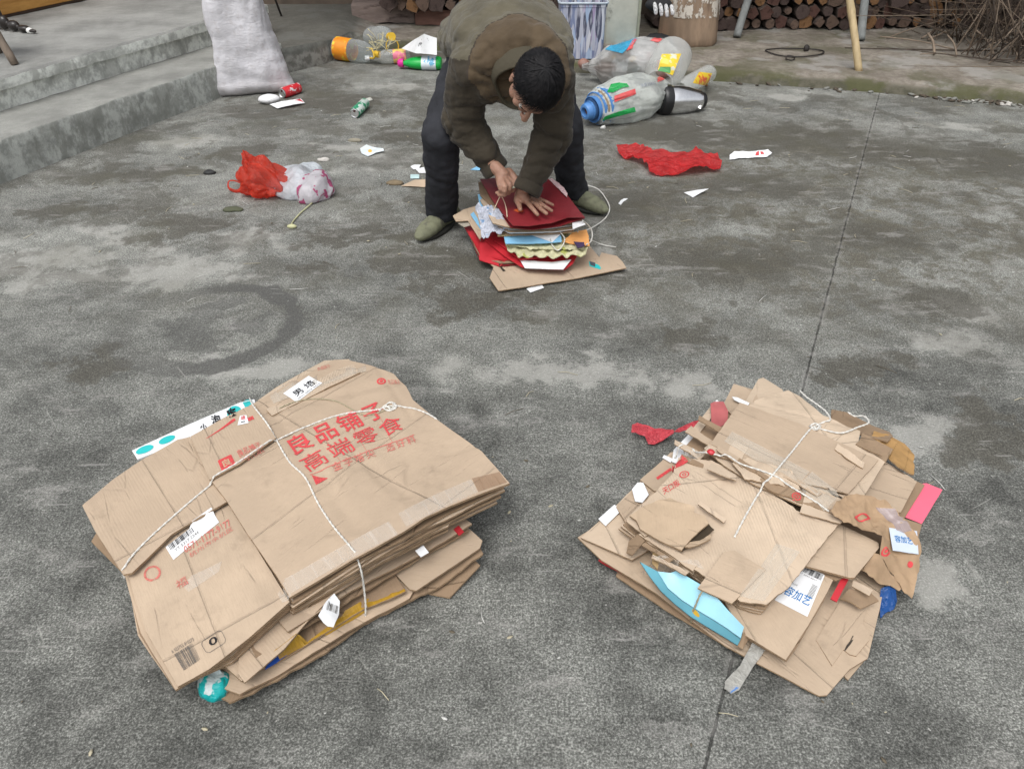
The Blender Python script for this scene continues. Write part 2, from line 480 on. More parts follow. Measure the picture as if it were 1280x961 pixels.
def yard_material():
    t = NT('worn_yard_concrete'); p = t.geo()
    wob = t.V('ADD', p, t.scale(t.V('SUBTRACT', t.noise(p, 3.2, 5, .65, col=True), (.5, .5, .5)), .6))
    wob2 = t.V('ADD', p, t.scale(t.V('SUBTRACT', t.noise(p, 9, 5, .65, col=True), (.5, .5, .5)), .09))
    def field(blobs, soft=False):
        acc = None
        for (px, py, rx, ry) in blobs:
            c = U(px, py, 0)
            d = t.V('MULTIPLY', t.V('SUBTRACT', wob, (c.x, c.y, 0)), (1/rx, 1/ry, 0))
            l = t.V('LENGTH', d, out=1)
            v = t.M('SUBTRACT', 1.0, l)
            acc = v if acc is None else t.M('MAXIMUM', acc, v)
        return acc
    dark = [(165, 218, .42, .20), (95, 262, .25, .10), (220, 280, .25, .16), (330, 140, .4, .22), (410, 128, .65, .30), (300, 190, .3, .2), (445, 292, .46, .13), (540, 330, .40, .20), (600, 375, .35, .16),
            (560, 245, .2, .25), (390, 330, .25, .08), (860, 165, .6, .35), (1010, 175, .5, .40), (920, 330, .46, .24), (800, 260, .30, .25), (1180, 385, .25, .12), (1130, 190, .5, .3), (740, 350, .25, .12), (1060, 470, .2, .12),
            (850, 420, .2, .12), (960, 235, .5, .2), (1240, 200, .5, .35), (1240, 540, .15, .2), (100, 455, .22, .08), (480, 70, .8, .3), (1090, 300, .3, .25), (500, 170, .22, .25)]
    light = [(60, 330, .6, .28), (210, 340, .45, .16), (300, 300, .3, .12), (330, 470, .3, .1), (1190, 430, .18, .1), (770, 325, .16, .1), (690, 470, .4, .1), (480, 200, .30, .25), (1240, 400, .2, .1), (380, 240, .35, .1), (880, 480, .3, .1),
             (820, 190, .22, .14), (980, 120, .35, .08), (1180, 158, .5, .06), (500, 110, .3, .12), (150, 290, .25, .08), (1200, 740, .15, .12), (1150, 545, .2, .08), (430, 185, .25, .1), (240, 175, .2, .12), (1185, 118, .5, .05)]
    fd = field(dark); fl = field(light)
    big = t.noise(p, 1.6, 5, .6); mid = t.noise(wob2, 5.5, 6, .62); med = t.noise(t.scale(p, (1, 1, 1)), 22, 5, .65)
    sy = t.n('ShaderNodeSeparateXYZ'); t.put(sy.inputs[0], p)
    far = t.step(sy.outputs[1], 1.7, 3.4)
    # body: grey cement with pale sandy grains in darker paste
    grain = t.noise(p, 210, 3, .75); grain2 = t.noise(p, 95, 4, .75)
    g = t.M('ADD', t.M('MULTIPLY', grain, .65), t.M('MULTIPLY', grain2, .35))
    body = t.ramp(g, [(.32, (.034, .035, .031)), (.45, (.085, .086, .078)), (.52, (.155, .157, .144)), (.60, (.30, .303, .278)), (.72, (.48, .48, .44))])
    tone = t.M('ADD', t.M('MULTIPLY', t.step(big, .36, .64), .40), t.M('MULTIPLY', t.step(mid, .36, .66), .42))
    tone = t.M('ADD', tone, t.M('MULTIPLY', t.step(t.noise(wob2, 15, 5, .7), .36, .68), .28))
    tone = t.M('ADD', tone, t.M('MULTIPLY', t.step(fl, -.5, .7), .38))
    tone = t.M('ADD', tone, .42)
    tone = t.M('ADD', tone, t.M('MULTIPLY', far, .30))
    col = t.mix(1.0, body, t.n('ShaderNodeCombineColor').outputs[0], 'MULTIPLY')
    cc = [n for n in t.t.nodes if n.bl_idname == 'ShaderNodeCombineColor'][-1]
    for i in range(3): t.put(cc.inputs[i], tone)
    # bleached crusts with cloudy edges
    crust = t.M('MULTIPLY', t.step(t.M('ADD', fl, t.M('MULTIPLY', t.M('SUBTRACT', mid, .5), 3.2)), .1, .65), .6)
    col = t.mix(crust, col, (.33, .325, .30))
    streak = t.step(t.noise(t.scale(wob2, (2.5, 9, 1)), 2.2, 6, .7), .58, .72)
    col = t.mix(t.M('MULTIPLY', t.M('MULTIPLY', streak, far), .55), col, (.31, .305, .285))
    # damp brown stains
    fine = t.noise(wob2, 26, 5, .7)
    dm = t.M('ADD', t.M('ADD', t.M('MULTIPLY', fd, .9), t.M('MULTIPLY', t.M('SUBTRACT', mid, .5), 3.4)), t.M('MULTIPLY', t.M('SUBTRACT', fine, .5), 1.1))
    dm = t.M('ADD', t.M('MULTIPLY', t.step(dm, -.25, .75), .35), t.M('MULTIPLY', t.step(dm, .08, .28), .65))
    extra = t.M('MULTIPLY', t.step(t.M('ADD', t.noise(wob, 2.3, 6, .66), t.M('MULTIPLY', t.M('SUBTRACT', fine, .5), .25)), .49, .585), far)
    dm = t.M('MAXIMUM', dm, t.M('MULTIPLY', extra, .7))
    dcol = t.mix(t.step(g, .4, .7), (.042, .039, .031), (.135, .125, .100))
    rcn = U(1010, 250, 0); rr_ = t.V('LENGTH', t.V('MULTIPLY', t.V('SUBTRACT', wob, (rcn.x, rcn.y, 0)), (1/1.9, 1/1.5, 0)), out=1)
    reg = t.M('MULTIPLY', t.step(rr_, 1.15, .45), t.step(t.M('ADD', mid, t.M('MULTIPLY', t.M('SUBTRACT', fine, .5), .8)), .62, .36))
    col = t.mix(t.M('MULTIPLY', reg, .85), col, t.mix(t.step(g, .35, .75), (.050, .045, .033), (.20, .185, .145)))
    col = t.mix(t.M('MULTIPLY', dm, .80), col, dcol)
    pale = t.M('MULTIPLY', t.step(t.noise(t.scale(t.V('ADD', wob2, (3, 3, 0)), (1, 2.6, 1)), 3.4, 6, .7), .54, .68), .6)
    col = t.mix(pale, col, t.mix(t.step(g, .35, .7), (.16, .157, .145), (.42, .41, .385)))
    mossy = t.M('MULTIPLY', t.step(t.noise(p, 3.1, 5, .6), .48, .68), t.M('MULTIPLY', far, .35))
    col = t.mix(mossy, col, (.085, .08, .055))
    # ring left by a wet tub
    rc = U(262, 407, 0); rl = t.V('LENGTH', t.V('MULTIPLY', t.V('SUBTRACT', wob2, (rc.x, rc.y, 0)), (1, 1.06, 0)), out=1)
    rg = t.M('SUBTRACT', 1.0, t.M('DIVIDE', t.M('ABSOLUTE', t.M('SUBTRACT', rl, .315)), .06))
    sx2 = t.step(sy.outputs[0], rc.x-.28, rc.x+.12)
    rg = t.M('MULTIPLY', t.step(t.M('ADD', rg, t.M('MULTIPLY', t.M('SUBTRACT', mid, .5), 2.2)), .1, .5), t.M('ADD', t.M('MULTIPLY', sx2, .60), .28))
    blot = t.M('SUBTRACT', 1.0, t.M('DIVIDE', rl, .27)); blot = t.M('MULTIPLY', t.step(t.M('ADD', blot, t.M('MULTIPLY', t.M('SUBTRACT', t.noise(wob2, 7, 5, .6), .5), 5)), .45, .6), .55)
    col = t.mix(t.M('MAXIMUM', rg, t.M('MULTIPLY', blot, t.step(rl, .3, .2))), col, t.mix(t.step(g, .4, .7), (.06, .06, .056), (.14, .138, .13)))
    for ang, th in ((.9, .735), (-.5, .75), (.25, .74)):
        rv = t.n('ShaderNodeVectorRotate', rotation_type='Z_AXIS'); t.put(rv.inputs[0], p); rv.inputs['Angle'].default_value = ang
        sc_ = t.step(t.noise(t.scale(rv.outputs[0], (3.5, 90, 1)), 1, 2, .4), th, th+.03)
        col = t.mix(t.M('MULTIPLY', sc_, .3), col, (.42, .415, .38))
    # pale scratches and flecks
    fk = t.step(t.noise(t.V('ADD', p, (9, 9, 0)), 60, 2, .5), .735, .76)
    col = t.mix(t.M('MULTIPLY', fk, .65), col, (.5, .49, .46))
    scr = t.M('MULTIPLY', t.step(t.noise(t.scale(t.V('ADD', p, (2, 5, 0)), (6, 55, 1)), 1, 3, .4), .69, .73), .35)
    col = t.mix(scr, col, (.38, .37, .35))
    # expansion joint
    a, b = U(1098, 122, 0), U(880, 961, 0); dv = (b-a).normalized(); nv = Vector((-dv.y, dv.x, 0))
    jd = t.M('ABSOLUTE', t.V('DOT_PRODUCT', t.V('SUBTRACT', t.V('ADD', p, t.scale(t.V('SUBTRACT', t.noise(p, 14, 4, .7, col=True), (.5, .5, .5)), .012)), tuple(a)), tuple(nv), out=1))
    jw = t.M('MULTIPLY', t.step(jd, .0042, .0018), t.M('ADD', .55, t.M('MULTIPLY', t.noise(p, 9, 3), .6)), clamp=True)
    col = t.mix(t.M('MULTIPLY', jw, .92), col, (.018, .018, .016))
    halo = t.M('MULTIPLY', t.step(jd, .02, .004), t.step(t.noise(p, 18, 4), .45, .6))
    col = t.mix(t.M('MULTIPLY', halo, .3), col, (.33, .32, .3))
    h = t.M('ADD', t.M('MULTIPLY', g, .55), t.M('ADD', t.M('MULTIPLY', med, .5), t.M('MULTIPLY', jw, -1.2)))
    bp = t.bump(h, .6, .006)
    rough = t.M('SUBTRACT', .86, t.M('MULTIPLY', dm, .26))
    return t.done(t.bsdf(col, rough, bp, spec=.35))

def slab_material(name, base=(.27, .27, .255), grime=(.07, .072, .062), top=True, seed=0, warm=None, sidec=(.36, .37, .345)):
    t = NT(name); p = t.V('ADD', t.geo(), (seed, seed*.7, 0)); nz = t.n('ShaderNodeNewGeometry').outputs['Normal']
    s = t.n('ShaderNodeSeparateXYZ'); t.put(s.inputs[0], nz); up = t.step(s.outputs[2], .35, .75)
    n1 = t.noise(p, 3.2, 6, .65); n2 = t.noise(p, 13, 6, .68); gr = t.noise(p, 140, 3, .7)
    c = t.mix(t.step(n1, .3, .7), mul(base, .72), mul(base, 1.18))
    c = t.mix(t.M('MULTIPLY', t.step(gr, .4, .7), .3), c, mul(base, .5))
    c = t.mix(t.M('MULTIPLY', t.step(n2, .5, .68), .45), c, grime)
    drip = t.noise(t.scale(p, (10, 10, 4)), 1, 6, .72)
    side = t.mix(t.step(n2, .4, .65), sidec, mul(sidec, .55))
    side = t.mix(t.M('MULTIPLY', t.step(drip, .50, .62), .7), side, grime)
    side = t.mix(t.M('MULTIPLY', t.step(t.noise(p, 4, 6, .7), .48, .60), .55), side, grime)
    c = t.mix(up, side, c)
    if warm: c = t.mix(t.M('MULTIPLY', t.step(t.noise(p, 2.1, 5, .6), .42, .62), .6), c, warm)
    b = t.bump(t.M('ADD', t.M('MULTIPLY', n2, .7), t.M('MULTIPLY', gr, .3)), .6, .012)
    return t.done(t.bsdf(c, .85, b, spec=.3))
# ------------------------------------------------------------------ shared materials
KRAFT = cardboard('kraft_board'); KRAFT2 = cardboard('pale_kraft_board', (.54, .428, .318), lines=1.8, ldir=.6)
KRAFT3 = cardboard('brown_board_inside', (.30, .21, .135), lines=.8, ldir=1.2); KRAFT4 = cardboard('smooth_kraft_board', (.455, .352, .255), lines=.15)
EDGE = card_edge('corrugated_edge')
WHITE = simple('white_paper', (.72, .73, .74), .55, .06, 20, .1, dirt=(.5, .5, .48), dth=(.62, .85))
TAPE = tape_mat('clear_parcel_tape'); TAPEW = tape_mat('milky_tape', (.78, .72, .64), .36)
RED = ink('red_print', (.58, .07, .075), .5); REDF = ink('faded_red_print', (.55, .17, .14), .85, 90); GREYP = ink('grey_print', (.12, .11, .10), .5, 120)
BLACKI = ink('black_pen', (.015, .015, .018), .15); BLUEI = ink('blue_pen', (.03, .17, .42), .15)
STRING = simple('white_cotton_string', (.66, .645, .60), .8, .12, 90, .6, 500); STRINGB = simple('brown_twine', (.34, .30, .20), .8, .15, 90, .6, 400)
REDP = simple('red_card', (.46, .025, .035), .42, .12, 10, .1); PINK = simple('pink_paper', (.78, .13, .20), .5, .05, 8, .08)

# ------------------------------------------------------------------ the yard, steps and raised apron
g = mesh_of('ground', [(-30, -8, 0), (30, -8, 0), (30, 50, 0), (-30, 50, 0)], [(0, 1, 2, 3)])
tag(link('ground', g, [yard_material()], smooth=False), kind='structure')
def strip_block(name, line, prof, mats, step=.05, amp=.006, cap=True):
    """profile (across, up) swept along a line; 'across' runs to the left of the line"""
    P = []
    for a, b in zip(line[:-1], line[1:]):
        k = max(1, int((b-a).length/step))
        for j in range(k): P.append(a.lerp(b, j/k))
    P.append(line[-1]); V = []; F = []; m = len(prof)
    for i, q in enumerate(P):
        T = (P[min(len(P)-1, i+1)]-P[max(0, i-1)]).normalized(); N = Vector((-T.y, T.x, 0))
        for j, (a, z) in enumerate(prof):
            v = q+N*a+Vector((0, 0, z))
            if 0 < j < m-1:
                v += Vector((noise.noise(v*7), noise.noise(v*7+Vector((9, 0, 0))), noise.noise(v*9+Vector((0, 5, 0)))*.8))*amp
                v += Vector((noise.noise(v*31), noise.noise(v*31+Vector((9, 0, 0))), noise.noise(v*33)*.6))*amp*.5
            V.append(v)
    for i in range(len(P)-1):
        for j in range(m-1): F.append((i*m+j, i*m+j+1, (i+1)*m+j+1, (i+1)*m+j))
    if cap: F.append(tuple((len(P)-1)*m+j for j in range(m)))
    me = mesh_of(name, V, F); sharp(me, 35)
    o = link(name, me, mats); return tag(o, kind='structure')
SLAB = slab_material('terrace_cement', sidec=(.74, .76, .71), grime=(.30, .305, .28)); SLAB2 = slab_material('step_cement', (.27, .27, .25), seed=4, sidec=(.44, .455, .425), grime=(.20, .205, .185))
A0 = Vector((-2.709, 3.922, 0)); A1 = U(357, 90, 0); D = (A1-A0).normalized(); NL = Vector((-D.y, D.x, 0))
S0 = A0-D*5
def prof_step(h, depth, bev=.012, n=14):
    return [(.0, -.02), (0, h*.33), (0, h*.66), (.001, h-bev), (bev*.5, h-bev*.3), (bev*1.5, h)]+[(bev*1.5+(depth-bev*1.5)*k/n, h) for k in range(1, n+1)]
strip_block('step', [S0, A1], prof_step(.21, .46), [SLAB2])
e1 = A1+D*.45
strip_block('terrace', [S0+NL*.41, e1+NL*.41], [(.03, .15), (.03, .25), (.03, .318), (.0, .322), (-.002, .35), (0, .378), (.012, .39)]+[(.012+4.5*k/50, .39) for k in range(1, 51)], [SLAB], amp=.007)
# raised apron along the back of the yard
APB = [(-6, 7.9), (*U(340, 96, 0).xy,), (*U(381, 87, 0).xy,), (*U(416, 77, 0).xy,), (*U(441, 60, 0).xy,), (*U(600, 66, 0).xy,), (*U(700, 90, 0).xy,), (*U(880, 101, 0).xy,), (*U(1080, 115, 0).xy,), (*U(1280, 132, 0).xy,), (9, 3.9)]
def apy(x):
    for (a, b), (c, d) in zip(APB[:-1], APB[1:]):
        if a <= x <= c: return b+(d-b)*(x-a)/(c-a)
    return APB[-1][1]
def aph(x):
    t = max(0, min(1, (x+1.50)/.25)); return .165*(1-t)+(.075+.018*noise.noise(Vector((x*.9, 3, 0))))*t
def apz(x, y):
    return aph(x)+.012*noise.noise(Vector((x*2, y*2, 0)))
V = []; F = []; xs = [-3.2+.045*i for i in range(250)]
cols = [0, .015, .04, .08, .14, .22, .32, .45, .6, .8, 1.05, 1.35, 1.7, 2.1, 2.6, 3.2]
for x in xs:
    w = .35 if x < -1.3 else (1+.6*max(0, min(1, (x-1.2)/1.5)))
    for j, c in enumerate(cols):
        k = min(1, c/(.10*w)); hz = aph(x)*(1-(1-k)**2.2)
        y = apy(x)+c+.02*noise.noise(Vector((x*5, 0, 2)))
        z = hz+(.012*noise.noise(Vector((x*2, y*2, 0)))+.006*noise.noise(Vector((x*12, y*12, 5))))*k
        V.append(Vector((x, y, z-(.01 if j == 0 else 0))))
n = len(cols)
for i in range(len(xs)-1):
    for j in range(n-1): F.append((i*n+j, (i+1)*n+j, (i+1)*n+j+1, i*n+j+1))
ap = NT('apron_earthy_cement'); p = ap.geo(); s = ap.n('ShaderNodeSeparateXYZ'); ap.put(s.inputs[0], p)
n1 = ap.noise(p, 4, 6, .65); n2 = ap.noise(p, 17, 6, .7); gr = ap.noise(p, 120, 3, .7)
c = ap.mix(ap.step(n1, .35, .65), (.20, .175, .145), (.30, .27, .23))
c = ap.mix(ap.M('MULTIPLY', ap.step(n2, .42, .6), .5), c, (.13, .11, .088)); c = ap.mix(ap.M('MULTIPLY', ap.step(gr, .45, .7), .25), c, (.08, .07, .06))
c = ap.mix(ap.M('MULTIPLY', ap.step(ap.noise(ap.V('ADD', p, (4, 4, 0)), 2.2, 6, .6), .53, .60), .6), c, (.33, .32, .30))
nz = ap.n('ShaderNodeSeparateXYZ'); ap.put(nz.inputs[0], ap.n('ShaderNodeNewGeometry').outputs['Normal'])
slope = ap.step(nz.outputs[2], .985, .8); rightm = ap.step(s.outputs[0], -1.5, -1.1)
c = ap.mix(ap.M('MULTIPLY', slope, .85), c, ap.mix(rightm, ap.mix(ap.step(n2, .4, .6), (.11, .11, .10), (.26, .26, .24)), ap.mix(ap.step(n2, .38, .62), (.035, .036, .020), (.09, .085, .06))))
moss = ap.M('MULTIPLY', ap.M('MULTIPLY', ap.step(ap.noise(p, 3, 5, .6), .46, .58), rightm), ap.step(s.outputs[2], .085, .06))
c = ap.mix(ap.M('MULTIPLY', moss, .8), c, (.07, .072, .03))
wet = ap.M('MULTIPLY', ap.step(s.outputs[0], -.9, -1.5), ap.step(s.outputs[2], .1, .14))
c = ap.mix(ap.M('MULTIPLY', wet, .75), c, (.075, .078, .07))
ap.done(ap.bsdf(c, .85, ap.bump(ap.M('ADD', n2, ap.M('MULTIPLY', gr, .4)), .7, .015), spec=.3))
tag(link('apron', mesh_of('apron', V, F), [ap.m]), kind='structure')

# wall at the back, and an unseen roof added to shade the firewood
BW = 8.25
bm = bmesh.new(); box_geo(bm, (1.0, BW+.1, 1.3), (12, .18, 2.9)); WALLM = simple('dark_mud_brick', (.11, .085, .065), .9, .3, 6, .6, 30)
tag(link('back_wall', bm_mesh('w', bm), [WALLM], smooth=False), 'dark mud brick wall behind the stacked firewood', 'wall')
bm = bmesh.new(); box_geo(bm, (2.2, 7.5, 2.45), (9.2, 1.9, .06), Matrix.Rotation(R(8), 4, 'X')); 
rf = empty('unseen_shed_roof', (2.2, 7.5, 2.45), 'unseen low shed roof added over the firewood to shade it', 'roof')
link('roof_sheet', bm_mesh('w', bm), [simple('grey_roof_sheet', (.2, .19, .18), .8)], rf, smooth=False)

# ------------------------------------------------------------------ firewood
ENDW = []
for i, cc in enumerate([(.085, .062, .055), (.13, .09, .07), (.065, .05, .048), (.20, .11, .055), (.10, .055, .045)]):
    t = NT('cut_wood_end_%d' % i); p = t.coord(); r = t.V('LENGTH', t.V('MULTIPLY', p, (1, 0, 1)), out=1)
    rg = t.M('SINE', t.M('MULTIPLY', t.M('ADD', r, t.M('MULTIPLY', t.noise(p, 18, 3), .03)), 520))
    c = t.mix(t.M('MULTIPLY', t.step(rg, -.5, .8), .35), cc, mul(cc, .5)); c = t.mix(t.step(t.noise(p, 30, 5, .7), .5, .7), c, mul(cc, .45))
    ENDW.append(t.done(t.bsdf(c, .9, t.bump(t.noise(p, 60, 4), .4, .006), spec=.1)))
BARK = simple('dark_bark', (.075, .055, .045), .95, .35, 30, .8, 60, stretch=(1, .2, 1))
def log_mesh(seed, r, L=.42):
    rs = random.Random(seed); V = []; F = []; kind = rs.random()
    if kind < .45: ang = [2*math.pi*i/12 for i in range(12)]; rad = [r*(1+.1*rs.uniform(-1, 1)) for _ in ang]
    else:
        k = rs.choice((3, 4, 4, 5)); a0 = rs.uniform(0, 6); base = sorted(rs.uniform(-.35, .35)+2*math.pi*i/k for i in range(k))
        ang = []; rad = []
        for i in range(k):
            a, b = base[i], base[(i+1) % k]+(2*math.pi if i == k-1 else 0)
            for q in (0, .33, .66):
                ang.append(a0+a+(b-a)*q); rad.append(r*1.22*(1 if q == 0 else rs.uniform(.74, .86)))
    m = len(ang)
    for j, y in enumerate((0, .006, L-.01, L)):
        for i in range(m):
            s = rad[i]*(.93 if j in (0, 3) else 1+.05*rs.uniform(-1, 1)*(j == 2))
            V.append((s*math.cos(ang[i]), y+(rs.uniform(-.004, .004) if j < 2 else 0), s*math.sin(ang[i])))
    for j in range(3):
        for i in range(m): F.append((j*m+i, j*m+(i+1) % m, (j+1)*m+(i+1) % m, (j+1)*m+i))
    F.append(tuple(range(m))[::-1]); F.append(tuple(range(3*m, 4*m)))
    me = mesh_of('firewood_log', V, F)
    bm = bmesh.new(); bm.from_mesh(me); bmesh.ops.recalc_face_normals(bm, faces=bm.faces)
    bm.to_mesh(me); bm.free()
    for mt in (BARK, rs.choice(ENDW+ENDW[:3])): me.materials.append(mt)
    for f in me.polygons:
        f.material_index = 1 if len(f.vertices) == m else 0
    return me
LM = [log_mesh(i, .053+.015*math.sin(i*2.3)) for i in range(22)]
rs = random.Random(5)
def put_log(x, y, z):
    o = bpy.data.objects.new('firewood_log', rs.choice(LM)); C.objects.link(o); o.location = (x, y, z); o.rotation_euler = (rs.uniform(-.05, .05), rs.uniform(0, 6.28), rs.uniform(-.09, .09))
    s = rs.uniform(.85, 1.12); o.scale = (s, 1, s)
    tag(o, 'dark dry firewood log stacked end-on against the back wall', 'log', 'stacked firewood logs')
for row in range(4):
    for i in range(52):
        x = -1.12+i*.111+(.055 if row % 2 else 0)
        if 1.0 < x < 1.32 or (row == 3 and i % 2): continue
        put_log(x+rs.uniform(-.012, .012), 7.52+rs.uniform(-.05, .05)+(.1 if x < 0 else 0), apz(x, 7.6)+.058+row*.094+rs.uniform(-.01, .01)+(.14 if x < -.35 else 0))
# weathered beam at the left end of the stack
TIMB = simple('weathered_timber', (.20, .155, .135), .9, .25, 14, .8, 60, dirt=(.07, .05, .045), dsc=12, stretch=(.4, 1, 1.5))
def beam(p0, p1, h, d, label, m=TIMB):
    a, b = Vector(p0), Vector(p1); V = []; F = []; n = 24
    X = (b-a).normalized(); Y = Vector((-X.y, X.x, 0))
    for i in range(n+1):
        q = a.lerp(b, i/n)
        for (u, w) in ((0, 0), (0, .5), (0, .95), (.05, 1), (.95, 1), (1, .95), (1, 0)):
            v = q+Y*u*d+Vector((0, 0, w*h)); v += Vector((0, noise.noise(v*14)*.012, noise.noise(v*11+Vector((4, 0, 0)))*.01)); V.append(v)
    for i in range(n):
        for j in range(7): F.append((i*7+j, (i+1)*7+j, (i+1)*7+(j+1) % 7, i*7+(j+1) % 7))
    F.append(tuple(range(7))); F.append(tuple(n*7+j for j in range(7))[::-1])
    me = mesh_of('timber_beam', V, F); sharp(me); o = link('timber_beam', me, [m]); origin_to(o, a)
    return tag(o, label, 'beam')
b0, b1 = U(440, 20, .15), U(518, 23, .12)
beam(b0+Vector((0, 0, -.06)), b1+Vector((0, 0, -.04)), .15, .35, 'weathered grey-brown timber beam at the left end of the firewood')
beam(U(519, 28, .1)+Vector((0, 0, -.02)), U(600, 30, .1)+Vector((0, 0, -.02)), .13, .3, 'reddish-brown timber beam just left of the bending man\'s back', simple('red_brown_timber', (.16, .085, .065), .9, .3, 14, .8, 60, stretch=(.4, 1, 1.5)))
# low beam far left, in the dark behind the terrace
beam(U(330, 5, .13), U(436, 7, .13), .10, .3, 'long dark sill along the floor behind the sack', simple('dark_sill', (.09, .085, .08), .9, .2))

# ------------------------------------------------------------------ things along the back
def pole(name, pts, r0, r1, m, label, cat, knots=(), wob=.006, group=None):
    a, b = Vector(pts[0]), Vector(pts[1]); P = []; rr = []; n = 40
    for i in range(n+1):
        q = a.lerp(b, i/n); P.append(q+Vector((noise.noise(q*3), noise.noise(q*3+Vector((7, 0, 0))), 0))*wob)
        r = r0+(r1-r0)*i/n
        for k in knots:
            if abs(i/n-k) < .014: r *= 1.14
        rr.append(r)
    V, F = tube_geo(P, rr, 12); o = link(name, mesh_of(name, V, F), [m]); origin_to(o, a); return tag(o, label, cat, group)
GREYW = simple('grey_pole_wood', (.19, .20, .195), .85, .2, 30, .6, 60, stretch=(1, 1, .15))
BAMB = simple('pale_bamboo', (.44, .34, .19), .5, .25, 12, .3, 60, stretch=(1, 1, .2), dirt=(.2, .13, .07))
def lean(base, px, py, dY, L):
    a = Vector(base); q = UY(px, py, a.y+dY); return a, a+(q-a).normalized()*L
pole('pole', lean(U(921, 46, .085), 935, 0, .18, 1.55), .034, .03, GREYW, 'grey wooden pole leaning on the firewood right of the chopping block', 'pole')
pole('pole', lean(U(1076, 50, .085), 1081, 0, .18, 1.5), .036, .03, GREYW, 'grey wooden pole leaning on the firewood behind the bamboo pole', 'pole')
pole('bamboo_pole', lean(U(1074, 91, .062), 1063, 0, .2, 2.2), .027, .024, BAMB, 'pale bamboo pole with a dark lower end standing on the kerb edge', 'pole', knots=(.21, .42, .62, .8))
pole('post', (U(694, 27, .1), U(694, 27, .1)+Vector((.0, .05, 1.7))), .03, .03, simple('tan_post', (.3, .26, .19), .8), 'thin tan post between the man\'s back and the streaky bin', 'post')
# plastered pillar
pil = empty('pillar', UY(778, 45, 6.95), 'off-white plastered pillar behind the tied plastic sacks', 'pillar'); pil.location.z = .07
pm = simple('off_white_plaster', (.42, .42, .36), .85, .12, 9, .4, 40, dirt=(.14, .14, .12), dsc=6, dth=(.56, .72))
x0 = UY(757, 20, 6.9).x; x1 = UY(800, 20, 6.9).x
bm = bmesh.new(); box_geo(bm, ((x0+x1)/2, 7.05, 1.2), (x1-x0, .3, 2.4), bev=.012); link('shaft', bm_mesh('s', bm), [pm], pil, smooth=False)
bm = bmesh.new(); box_geo(bm, (x1-.01, 6.885, .75), (.022, .03, 1.5), bev=.004); link('corner_strip', bm_mesh('s', bm), [simple('green_grey_strip', (.3, .31, .24), .8)], pil, smooth=False)
# streaky blue-white bin
t = NT('blue_white_streaks'); p = t.coord(); q = t.scale(p, (42, 42, 6)); 
vv = t.vor(q, 1, out='Color'); sp = t.n('ShaderNodeSeparateColor'); t.put(sp.inputs[0], vv)
c = t.ramp(sp.outputs[0], [(0, (.06, .065, .10)), (.2, (.16, .19, .30)), (.42, (.36, .37, .44)), (.6, (.5, .5, .54)), (.78, (.30, .38, .52)), (.93, (.30, .24, .36))], 'CONSTANT')
c = t.mix(t.M('MULTIPLY', t.step(t.noise(t.scale(p, (60, 60, 8)), 1, 3), .45, .6), .5), c, (.5, .5, .56))
STRK = t.done(t.bsdf(c, .5, spec=.4))
bx = empty('streaked_bin', UY(728, 75, 6.35), 'upright bin patterned with blue and white streaks behind the man', 'bin'); bx.location.z = .08
xa, xb = UY(698, 60, 6.35).x, UY(757, 60, 6.35).x; zt = UY(728, 5, 6.35).z; cxm = (xa+xb)/2
V = []; F = []
prof = [(.155, .08), (.19, zt-.05), (.198, zt-.045), (.2, zt)]
def rrect(w, d, n=6, r=.035):
    o = []
    for k, (sx, sy) in enumerate(((1, -1), (1, 1), (-1, 1), (-1, -1))):
        for j in range(n):
            a = -math.pi/2+k*math.pi/2+math.pi/2*j/(n-1); o.append((sx*(w-r)+r*math.cos(a), sy*(d-r)+r*math.sin(a)))
    return o
m = 24
hw = (xb-xa)/2
for w, z in [(hw*.93, .08), (hw*.97, zt-.03), (hw, zt-.028), (hw, zt), (hw-.012, zt), (hw-.02, .12)]:
    V += [Vector((cxm+a, 6.52+b, z)) for a, b in rrect(w, .15*w/hw)]
for i in range(5):
    for k in range(m): F.append((i*m+k, i*m+(k+1) % m, (i+1)*m+(k+1) % m, (i+1)*m+k))
F.append(tuple(range(m))[::-1]); F.append(tuple(5*m+k for k in range(m)))
me = mesh_of('body', V, F); sharp(me); link('body', me, [STRK], bx)
rim = [Vector((cxm+a, 6.52+b, zt)) for a, b in rrect(hw+.003, .153)]
link('rim', mesh_of('rim', *tube_geo(rim, .008, 8, closed=True)), [simple('pale_blue_rim', (.4, .45, .5), .4)], bx)

# chopping block
cb = empty('chopping_block', UY(862, 47, 7.05), 'wide sawn tree trunk block used for chopping beside the pillar', 'chopping block'); cb.location.z = .09
def blockfn(p, t, th):
    k = noise.noise(Vector((math.cos(th)*1.6, math.sin(th)*1.6, t*1.2)))*.035+noise.noise(Vector((math.cos(th)*9, math.sin(th)*9, t*.8)))*.008
    c = Vector(cb.location)+Vector((.0, .02, 0)); d = Vector((p.x-c.x, p.y-c.y, 0)); d.normalize() if d.length else None
    return p+d*k
WOODB = simple('split_trunk_wood', (.24, .17, .115), .85, .3, 9, .9, 26, dirt=(.12, .08, .055), dsc=5, stretch=(1, 1, .25))
lathe('trunk', [(-.02, .24), (0, .253), (.05, .25), (.15, .245), (.25, .24), (.34, .235), (.37, .228)], Vector(cb.location)+Vector((0, .02, 0)), (0, 0, 1), [WOODB], cb, 48, fn=blockfn)
V, F = lathe_geo([(.37, .228), (.375, .16), (.372, .08), (.37, .001)], Vector(cb.location)+Vector((0, .02, 0)), (0, 0, 1), 48, fn=blockfn)
link('cut_top', mesh_of('cut_top', V, F), [simple('hacked_pale_wood', (.42, .37, .31), .85, .3, 20, .9, 40, dirt=(.15, .1, .07))], cb)
